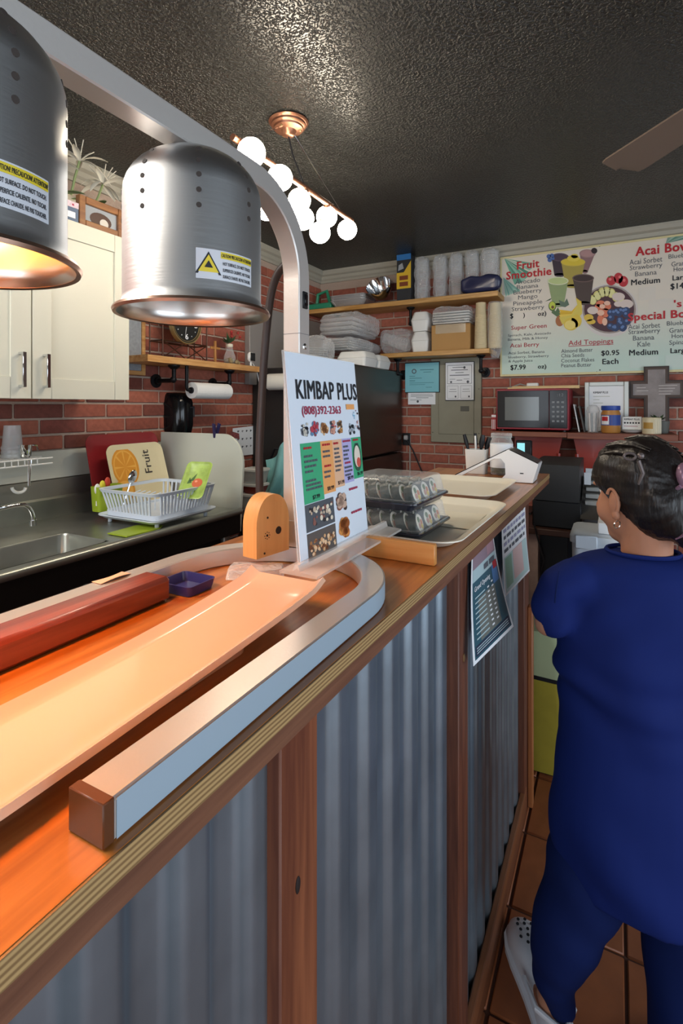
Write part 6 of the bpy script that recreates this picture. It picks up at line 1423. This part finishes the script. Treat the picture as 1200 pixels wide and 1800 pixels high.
wbx = thing('storage_bin', 'white lidded plastic bin standing beside the register stand', 'bin', (-.05, 2.5, 0)); xb0, xb1_ = at_y(1001, 950, 2.29).x, at_y(1001, 950, 2.29).x+.34; zbt = at_y(1030, 944, 2.29).z
BINM = mat('bin_white', 'd4dde6', .4)
obj('tub', loft(rings2d([(.30, .26, .03, .001), (.33, .27, .03, zbt-.03)], (xb0+xb1_)/2, 2.44)), BINM, wbx); obj('lid', loft(rings2d([(.345, .285, .03, zbt-.03), (.345, .285, .03, zbt-.005), (.33, .28, .03, zbt)], (xb0+xb1_)/2, 2.44)), BINM, wbx)
obj('clasp', MB().box((xb0+.02, 2.29, zbt-.05), (xb0+.1, 2.302, zbt+.004), .003), BINM, wbx)
one('white_carton', MB().box((xb0+.10, 2.36, zbt+.001), (xb0+.31, 2.55, zbt+.05), .004), PAPER, 'low white carton resting on the plastic bin lid', 'carton')
one('paper_sheaf', MB().box((xb0+.02, 3.12, zr+.001), (xb0+.14, 3.135, 1.16), .001).xf(Matrix.Identity(4)), PAPER, 'white paper sheet standing behind the register keys', 'paper')
# lime tub with lid on the floor
yt = thing('yellow_tub', 'yellow green fabric covered tub with pale lid on the tiled floor', 'tub', (-.2, 2.75, 0)); xt = at_y(958, 1200, 2.5).x
YEL2 = mat('yellow_green_cloth', 'a0902e', .8, var=.12, vscale=9); PGR = mat('pale_green_cloth', 'a3ab84', .7)
def yrings(spec): return [[(xt+a+sx_, 2.32+b_, z) for a, b_ in rrect(w_*.85, l_*.9, r*.85, 5)] for w_, l_, r, z, sx_ in spec]
obj('tub', loft(yrings([(.17, .2, .03, .012, .02), (.24, .24, .04, .12, .01), (.26, .26, .05, .40, 0)])).wob(.01, 9, 2), YEL2, yt)
obj('dark_band', loft(yrings([(.266, .266, .05, .40, 0), (.266, .266, .05, .415, 0)])), BLACK, yt)
obj('lid', loft(yrings([(.26, .26, .05, .415, 0), (.25, .25, .05, .53, 0), (.18, .18, .05, .58, 0)])).wob(.008, 12, 4), PGR, yt)
obj('foot', loft(yrings([(.16, .16, .03, .0, .01), (.17, .18, .03, .02, .01)])), BLACK, yt)
# ================================================================== pendant light and ceiling fan
COP = mat('brushed_copper', 'a97860', .35, .9)
pd = thing('pendant_light', 'copper pendant light with a bar of lit round globe bulbs', 'pendant light', (-1.08, 1.65, ZC)); PC = at_z(507, 213, ZC); PC.z = ZC
obj('canopy', MB().lathe([(.072, -.001), (.076, -.006), (.070, -.012), (.067, -.013), (.066, -.02), (.060, -.024), (.057, -.025), (.055, -.032), (.04, -.036), (.03, -.038), (.022, -.055), (.012, -.06)], (PC.x, PC.y, ZC), 40), COP, pd)
for k in range(3):
    a = 2*PI*k/3+.5; obj('screw', MB().ball((PC.x+.045*math.cos(a), PC.y+.045*math.sin(a), ZC-.036), .005, 10, 6), GOLD, pd)
RX_, RZ = -1.06, 2.345
obj('rod', MB().tube([(RX_, 1.27, RZ), (RX_, 2.10, RZ)], .011, 14), COP, pd)
obj('wire', MB().tube([(PC.x, PC.y-.03, ZC-.03), (RX_, 1.32, RZ+.01)], .0022, 6), CHROME, pd); obj('wire', MB().tube([(PC.x, PC.y+.03, ZC-.03), (RX_, 1.985, RZ+.01)], .0022, 6), CHROME, pd)
obj('cord', MB().tube([(PC.x, PC.y, ZC-.058), (PC.x+.005, PC.y+.02, ZC-.12), (RX_, PC.y+.04, RZ+.01)], .0032, 6), BLACK, pd)
GLB = mat('lit_globe', 'fff4e2', .3, emit=46, ecol='fff0d8')
globes = [(442, 268, 2.30), (492, 313, 2.30), (526, 352, 2.30), (574, 381, 2.30), (610, 404, 2.30), (468, 366, 2.23), (532, 384, 2.23), (562, 409, 2.23)]
for u, v, z in globes:
    g = at_z(u, v, z); sk_ = Vector((RX_, g.y, RZ)); dv = (g-sk_); 
    o_ = obj('socket', MB().tube([sk_, sk_+dv*.45, sk_+dv*.62], [.012, .017, .019], 12), COP, pd)
    obj('globe', MB().ball(g, .044, 24, 16), GLB, o_)
fn_ = thing('ceiling_fan', 'brown ceiling fan blade hanging near the right edge of ceiling', 'ceiling fan', (.43, 1.55, ZC)); FB = mat('fan_blade_brown', '7a6b60', .5)
obj('downrod', MB().cyl((.43, 1.55, ZC), (.43, 1.55, 2.42), .014), BLACK, fn_); obj('canopy', MB().lathe([(.07, -.001), (.06, -.04), (.02, -.06)], (.43, 1.55, ZC), 24), BLACK, fn_); obj('motor', MB().lathe([(.05, .06), (.1, .04), (.1, -.03), (.06, -.06)], (.43, 1.55, 2.37), 28), BLACK, fn_)
for k, an in enumerate((128, 248, 8)):
    a = math.radians(an); d = Vector((math.cos(a), math.sin(a), 0)); sd = Vector((-math.sin(a), math.cos(a), .12)).normalized(); c_ = Vector((.43, 1.55, 2.352))
    def bl(i, j):
        w_ = .055+.025*i if i < .93 else .08*math.sqrt(max(0, 1-((i-.93)/.07)**2))
        return c_+d*(.11+.585*i)+sd*(w_*(2*j-1))
    o_ = obj('blade', MB().grid(bl, 24, 4, .006), FB, fn_); obj('blade_iron', MB().tube([c_+d*.06, c_+d*.16+Vector((0, 0, -.006))], .012, 8), BLACK, o_)
# ================================================================== the woman in blue
SKIN = mat('skin', 'b07a5e', .5, sss=.1, bump=.05, bscale=80); HAIRM = mat('dark_hair', '1c1614', .38, bump=.5, bscale=60, stretch=(1, 1, .15), var=.2, vscale=40)
BLUE = mat('royal_blue_cotton', '14235e', .8, spec=.15, bump=.08, bscale=7, var=.06, vscale=5)
BLUE2 = mat('navy_trouser_cotton', '111e4c', .85, spec=.15, bump=.08, bscale=7, var=.06, vscale=5)
def remesh(o, vox, smooth=6, fac=.5):
    md = o.modifiers.new('r', 'REMESH'); md.mode = 'VOXEL'; md.voxel_size = vox
    if smooth:
        s_ = o.modifiers.new('s', 'SMOOTH'); s_.iterations = smooth; s_.factor = fac
    bpy.context.view_layer.update(); evaluate(o)
    o.data.polygons.foreach_set('use_smooth', [True]*len(o.data.polygons)); return o
def chain(mb, pts, n=16):
    """tapered limb through (point, radius), with rounded joints"""
    for (p, r), (q, s_) in zip(pts, pts[1:]):
        mb.tube([p, q], [r, s_], n)
    for p, r in pts: mb.ball(p, r, n, 10)
    return mb
wm = thing('person', 'woman in blue top and trousers with pinned dark hair, seen from behind', 'person', (.06, 1.3, 0))
D = at_d
HC = D(1122, 868, 1.21); HT = math.radians(50)          # head centre, turned to her left
HM = Matrix.Translation(HC) @ Matrix.Rotation(HT, 4, 'Z') @ Matrix.Rotation(math.radians(-10), 4, 'X')
def hp(x, y, z): return HM @ Vector((x, y, z))
HR = HM.to_3x3()
NB = D(1135, 990, 1.20)
# --- body: one continuous surface
bd = MB()
bd.ball(hp(0, -.005, .02), (.072, .09, .10), 24, 16, rot=HR); bd.ball(hp(0, .03, -.03), (.062, .065, .085), 24, 16, rot=HR); bd.ball(hp(0, .05, -.085), (.04, .04, .032), 16, 10, rot=HR)
bd.ball(hp(.036, .062, -.035), (.026, .024, .032), 12, 8, rot=HR); bd.ball(hp(-.036, .062, -.035), (.026, .024, .032), 12, 8, rot=HR)
bd.tube([hp(0, .094, .012), hp(0, .112, -.03)], [.008, .014], 10); bd.ball(hp(0, .108, -.03), .0135, 10, 8)                        # nose
bd.ball(hp(0, .092, -.066), (.022, .009, .008), 12, 8, rot=HR)                                                                 # lips
for s_ in (-1, 1): bd.ball(hp(s_*.03, .08, .03), (.022, .012, .008), 12, 8, rot=HR)                                            # brows
chain(bd, [(hp(0, -.015, -.06), .05), (NB, .055), (NB-Vector((0, 0, .05)), .07)])
LS, RS = D(998, 1030, 1.22), D(1266, 1030, 1.20)
chain(bd, [(LS, .036), (NB-Vector((0, 0, .05)), .05), (RS, .036)])
pel = D(1100, 1390, 1.22)
chain(bd, [(NB-Vector((0, .0, .08)), .085), (NB.lerp(pel, .5), .09), (pel, .11)])
LE, RE = D(962, 1095, 1.20), D(1300, 1100, 1.2)
LW_, RW_ = Vector((-.07, 1.56, .97)), Vector((.17, 1.63, .97))
chain(bd, [(LS, .036), (LE, .03), (LE.lerp(LW_, .5), .03), (LW_, .024)]); chain(bd, [(RS, .036), (RE, .03), (RE.lerp(RW_, .5), .034), (RW_, .024)])
for Wp_, sg in ((LW_, 1), (RW_, -1)):                                    # hands, loosely curled
    fw_ = Vector((.15*sg, 1, -.1)).normalized(); sd = Vector((1, -.15*sg, 0)).normalized()
    bd.ball(Wp_+fw_*.045, (.036, .045, .016), 14, 10)
    for k, (o2, ln) in enumerate(((-.027, .058), (-.009, .07), (.009, .066), (.026, .052))):
        a = Wp_+fw_*.075+sd*o2; b_ = a+fw_*ln*.5+Vector((0, 0, -.008)); c_ = b_+fw_*ln*.3+Vector((0, 0, -.022))
        chain(bd, [(a, .0085), (b_, .008), (c_, .007)], 8)
    th = Wp_+fw_*.03+sd*(.034*sg); chain(bd, [(th, .011), (th+fw_*.03+sd*(.018*sg), .009), (th+fw_*.055+sd*(.014*sg)-Vector((0, 0, .01)), .008)], 8)
LA, RA = Vector((-.135, 1.325, .085)), Vector((.135, 1.22, .085))
LK, RK = D(1018, 1560, 1.22), D(1216, 1560, 1.16)
chain(bd, [(D(1055, 1400, 1.22), .075), (LK, .05), (LK.lerp(LA, .5), .05), (LA, .034)]); chain(bd, [(D(1170, 1400, 1.2), .07), (RK, .05), (RK.lerp(RA, .5), .045), (RA, .034)])
LF = Vector((-.152, .29, 0)).normalized()
for A_, f_ in ((LA, LF), (RA, Vector((-.1, 1, 0)).normalized())):
    chain(bd, [(A_-Vector((0, 0, .04)), .03), (A_+f_*.09-Vector((0, 0, .05)), .028), (A_+f_*.18-Vector((0, 0, .058)), .02)])
body = obj('body', bd, SKIN, wm); remesh(body, .006, 5)
# ears (part of the head, with their own folds)
for s_ in (-1,):
    ear = MB().ball(hp(-.074, .004, -.012), (.010, .015, .030), 14, 12, rot=HR @ Matrix.Rotation(.25, 3, 'X')).ball(hp(-.073, .008, -.043), (.008, .011, .012), 10, 8, rot=HR)
    e_ = obj('ear', ear, SKIN, wm); remesh(e_, .0022, 3)
    obj('ear_rim', MB().tube([hp(-.081+.001*math.cos(a), .004-.0135*math.cos(a), -.012+.028*math.sin(a)) for a in [-.9+3.4*k/12 for k in range(13)]], .0035, 8), SKIN, wm)
obj('earring', MB().tube([hp(-.078+.004*math.sin(a), .004+.008*math.cos(a), -.064+.008*math.sin(a)) for a in [2*PI*k/14 for k in range(14)]], .0014, 6, closed=True), mat('silver_ring', 'd8d4cc', .15, 1), wm)
EYE_W = mat('eye_white', 'e6e2da', .2)
for s_ in (-1, 1):
    e_ = obj('eye', MB().ball(hp(s_*.031, .066, .012), .0115, 14, 10), EYE_W, wm); obj('iris', MB().ball(hp(s_*.031, .0735, .012), .0055, 10, 8), mat('iris_dark', '1e120c', .2), e_)
# hair
hr = MB()
hr.ball(hp(0, -.022, .028), (.083, .094, .104), 28, 18, rot=HR); hr.ball(hp(0, -.055, -.02), (.076, .075, .085), 24, 14, rot=HR); hr.ball(hp(0, .03, .085), (.062, .05, .042), 20, 12, rot=HR)
hr.ball(hp(.01, -.088, .0), (.052, .042, .075), 20, 12, rot=HR); hr.ball(hp(.015, -.10, -.065), (.052, .04, .062), 20, 12, rot=HR)
hr.ball(hp(-.064, .02, .05), (.022, .045, .05), 14, 10, rot=HR); hr.ball(hp(.064, .02, .05), (.022, .045, .05), 14, 10, rot=HR)
hair = obj('hair', hr, HAIRM, wm); remesh(hair, .006, 6)
def normals(o_): return [v_.normal.copy() for v_ in o_.data.vertices]
HI = HM.inverted()
for v_, nv in zip(hair.data.vertices, normals(hair)):                      # combed strands
    p_ = HI @ (v_.co+WORLD[wm.name]); a = math.atan2(p_.z-.02, p_.x*1.3)
    v_.co += nv*(.0006*math.sin(a*26+6*p_.y*9)+.0005*math.sin(a*61+p_.y*30)+.003*noise.noise(p_*28))
rnd = random.Random(4)
for k in range(10):
    a = rnd.uniform(.5, 2.6); pts = [hp(.086*math.cos(a)*q_, .03-.11*t_, .03+.108*math.sin(a)*q_-.02*t_*t_) for t_, q_ in ((0, .98), (.35, 1.02), (.7, 1.02), (1, .95))]
    obj('hair_strand', MB().tube(pts, [.002, .005, .005, .002], 6), HAIRM, wm)
CLM = mat('mauve_claw_clip', '8a6a7c', .25, .2)
for j in range(2):
    cpt = hp(-.008, -.125, .035-.095*j)
    cl_ = obj('claw_clip', MB().ball(cpt, (.022, .016, .03), 14, 10, rot=HR), CLM, wm)
    for k in range(3): obj('clip_tooth', MB().tube([cpt+HR @ Vector((-.02+.02*k, 0, -.02)), cpt+HR @ Vector((-.022+.022*k, .03, -.035))], [.005, .002], 6), CLM, cl_)
bc = D(1118, 806, 1.085)
g_ = obj('hair_grip', MB().tube([bc+Vector((.011*math.cos(a)-.012, 0, .007*math.sin(a)+.004)) for a in [2*PI*k/12 for k in range(12)]], .0028, 8, closed=True).ball(bc+Vector((.008, 0, .006)), .007, 10, 8).tube([bc+Vector((.004, 0, -.004)), bc+Vector((.012, .0, -.03)), bc+Vector((.004, .003, -.055))], [.004, .004, .002], 8), mat('grip_grey', '6a605e', .3, .3), wm)
# --- top: loose tunic with short sleeves
YW = math.radians(14); RZm = Matrix.Rotation(YW, 3, 'Z')
def ell(c_, a, b_, n=28): return [Vector(c_)+RZm @ Vector((a*math.cos(2*PI*k/n), b_*math.sin(2*PI*k/n), 0)) for k in range(n)]
# rows: (v, left edge u, depth, half-width m, half-depth m)
rows = [(972, 1070, 1.20, .078, .058), (982, 1028, 1.20, .13, .075), (1000, 996, 1.20, .165, .09), (1060, 985, 1.20, .175, .105), (1130, 988, 1.20, .17, .11), (1180, 978, 1.20, .175, .115), (1240, 992, 1.20, .168, .115), (1300, 995, 1.20, .17, .118), (1360, 980, 1.19, .18, .122), (1430, 972, 1.18, .185, .125), (1490, 974, 1.18, .187, .127), (1530, 980, 1.18, .187, .128), (1548, 984, 1.18, .187, .128), (1556, 986, 1.18, .187, .128)]
rg_ = []
for v, u, d, hw_, hd in rows:
    L = D(u, v, d); rt = Vector((cy, sy, 0)); rg_.append(ell(L+rt*hw_*1.0, hw_, hd))
tp = loft(rg_)
SE = D(953, 1100, 1.2)
chain(tp, [(D(1012, 1020, 1.2), .052), (D(983, 1034, 1.2), .05), (D(972, 1080, 1.2), .048)], 18); chain(tp, [(D(1262, 1020, 1.2), .06), (D(1290, 1050, 1.2), .058), (D(1302, 1095, 1.2), .056)], 18)
top = obj('tunic', tp, BLUE, wm); remesh(top, .008, 8)
for v_, nv in zip(top.data.vertices, normals(top)):                                               # soft folds
    p_ = v_.co+WORLD[wm.name]; k = max(0, min(1, (1.12-p_.z)/.3))
    v_.co += nv*(.016*k*noise.noise(Vector((p_.x*6+p_.z*5, p_.y*5, p_.z*4-p_.x*3)))+.006*math.exp(-((p_.z-.86)/.07)**2)*math.sin(p_.z*75+p_.x*16+noise.noise(p_*6)*3)+.005*math.exp(-((p_.z-1.02)/.06)**2)*math.sin(p_.z*55-p_.x*40)*max(0, .12-p_.x)/.2+.004*k*math.sin(p_.x*30+p_.z*14+noise.noise(p_*4)*3))
obj('neck_band', MB().tube([q_+Vector((0, 0, .001)) for q_ in ell(D(1070, 970, 1.2)+Vector((cy, sy, 0))*.078, .076, .056, 32)], .005, 6, closed=True), BLUE, wm)
obj('sleeve_seam', MB().tube([D(u, v, d) for u, v, d in ((983, 1004, 1.155), (980, 1020, 1.152), (977, 1040, 1.152), (975, 1060, 1.153))], .0016, 6), BLUE2, wm)
# --- trousers
tr = MB()
chain(tr, [(D(1068, 1390, 1.2), .085), (D(1056, 1450, 1.2), .09), (D(1032, 1530, 1.21), .094), (D(1000, 1620, 1.21), .078), (D(983, 1672, 1.22), .068), (D(975, 1712, 1.22), .05), (D(981, 1745, 1.22), .036), (D(984, 1764, 1.22), .034)], 20)
chain(tr, [(D(1165, 1400, 1.2), .09), (D(1212, 1560, 1.15), .09), (D(1214, 1700, 1.1), .09), (Vector((.14, 1.17, .12)), .075), (Vector((.14, 1.18, .07)), .06)], 20)
trs = obj('trousers', tr, BLUE2, wm); remesh(trs, .008, 8)
for v_, nv in zip(trs.data.vertices, normals(trs)):
    p_ = v_.co+WORLD[wm.name]; v_.co += nv*(.006*noise.noise(Vector((p_.x*9, p_.y*6, p_.z*8)))+.003*math.sin(p_.z*40+p_.x*25+noise.noise(p_*6)*3))
# --- clogs
CLOG = mat('white_foam_clog', 'dfe0e4', .5)
def clog(heel, dirv):
    dirv = Vector(dirv).normalized(); sd = dirv.cross(Vector((0, 0, 1))); Ln = .315; rs_ = []
    prof_ = [(0, .022, .035), (.03, .034, .06), (.1, .041, .068), (.25, .042, .062), (.4, .044, .072), (.52, .048, .084), (.65, .053, .076), (.78, .054, .062), (.9, .045, .05), (.97, .028, .038), (1.0, .01, .028)]
    for t_, w_, h in prof_:
        c_ = Vector(heel)+dirv*(Ln*t_)+sd*(.008*math.sin(t_*PI)); r_ = []
        for k in range(20):
            a = 2*PI*k/20; x = math.cos(a); z = math.sin(a)
            zz = .004+(h-.004)*(.32+.68*z if z > 0 else .32+.32*math.copysign(abs(z)**.45, z))
            r_.append(c_+sd*(w_*math.copysign(abs(x)**.75, x))+Vector((0, 0, max(.002, zz))))
        rs_.append(r_)
    o_ = obj('clog', loft(rs_), CLOG, wm, 80)
    obj('sole', MB().prism([((p_[1]+.003)*s_, Ln*p_[0]) for p_ in prof_ for s_ in (1,)]+[(-(p_[1]+.003), Ln*p_[0]) for p_ in prof_[::-1]], Vector(heel)+Vector((0, 0, .001)), sd, dirv, .014), CLOG, o_, 0)
    # vent holes over the toes
    for r_, (t_, n_) in enumerate(((.62, 3), (.70, 4), (.78, 3), (.85, 3), (.91, 2))):
        for k in range(n_):
            off = (k-(n_-1)/2)*.019; h = .004+.996*{.62: .0785, .70: .0705, .78: .061, .85: .0535, .91: .0465}[t_]-.004
            w_ = .053; zz = .004+(h-.002)*(.32+.68*math.sqrt(max(0, 1-(abs(off)/w_)**2.6)))
            p_ = Vector(heel)+dirv*(Ln*t_)+sd*(off+.008*math.sin(t_*PI))+Vector((0, 0, zz+.002))
            obj('vent_hole', MB().lathe([(.0042, 0), (.0036, .0012)], n=10).xf(Matrix.Translation(p_) @ Matrix.Rotation(.12, 4, 'X')), mat('clog_hole', '16181c', .8), o_)
    obj('heel_strap', MB().tube([Vector(heel)+dirv*(Ln*.42)+sd*.045+Vector((0, 0, .055)), Vector(heel)+dirv*(Ln*.15)+sd*.044+Vector((0, 0, .075)), Vector(heel)+dirv*(-.004)+Vector((0, 0, .08)), Vector(heel)+dirv*(Ln*.15)-sd*.044+Vector((0, 0, .075)), Vector(heel)+dirv*(Ln*.42)-sd*.045+Vector((0, 0, .055))], .007, 8), CLOG, o_)
clog((-.103, 1.272, 0), LF); clog((.15, 1.13, 0), (-.1, 1, 0))
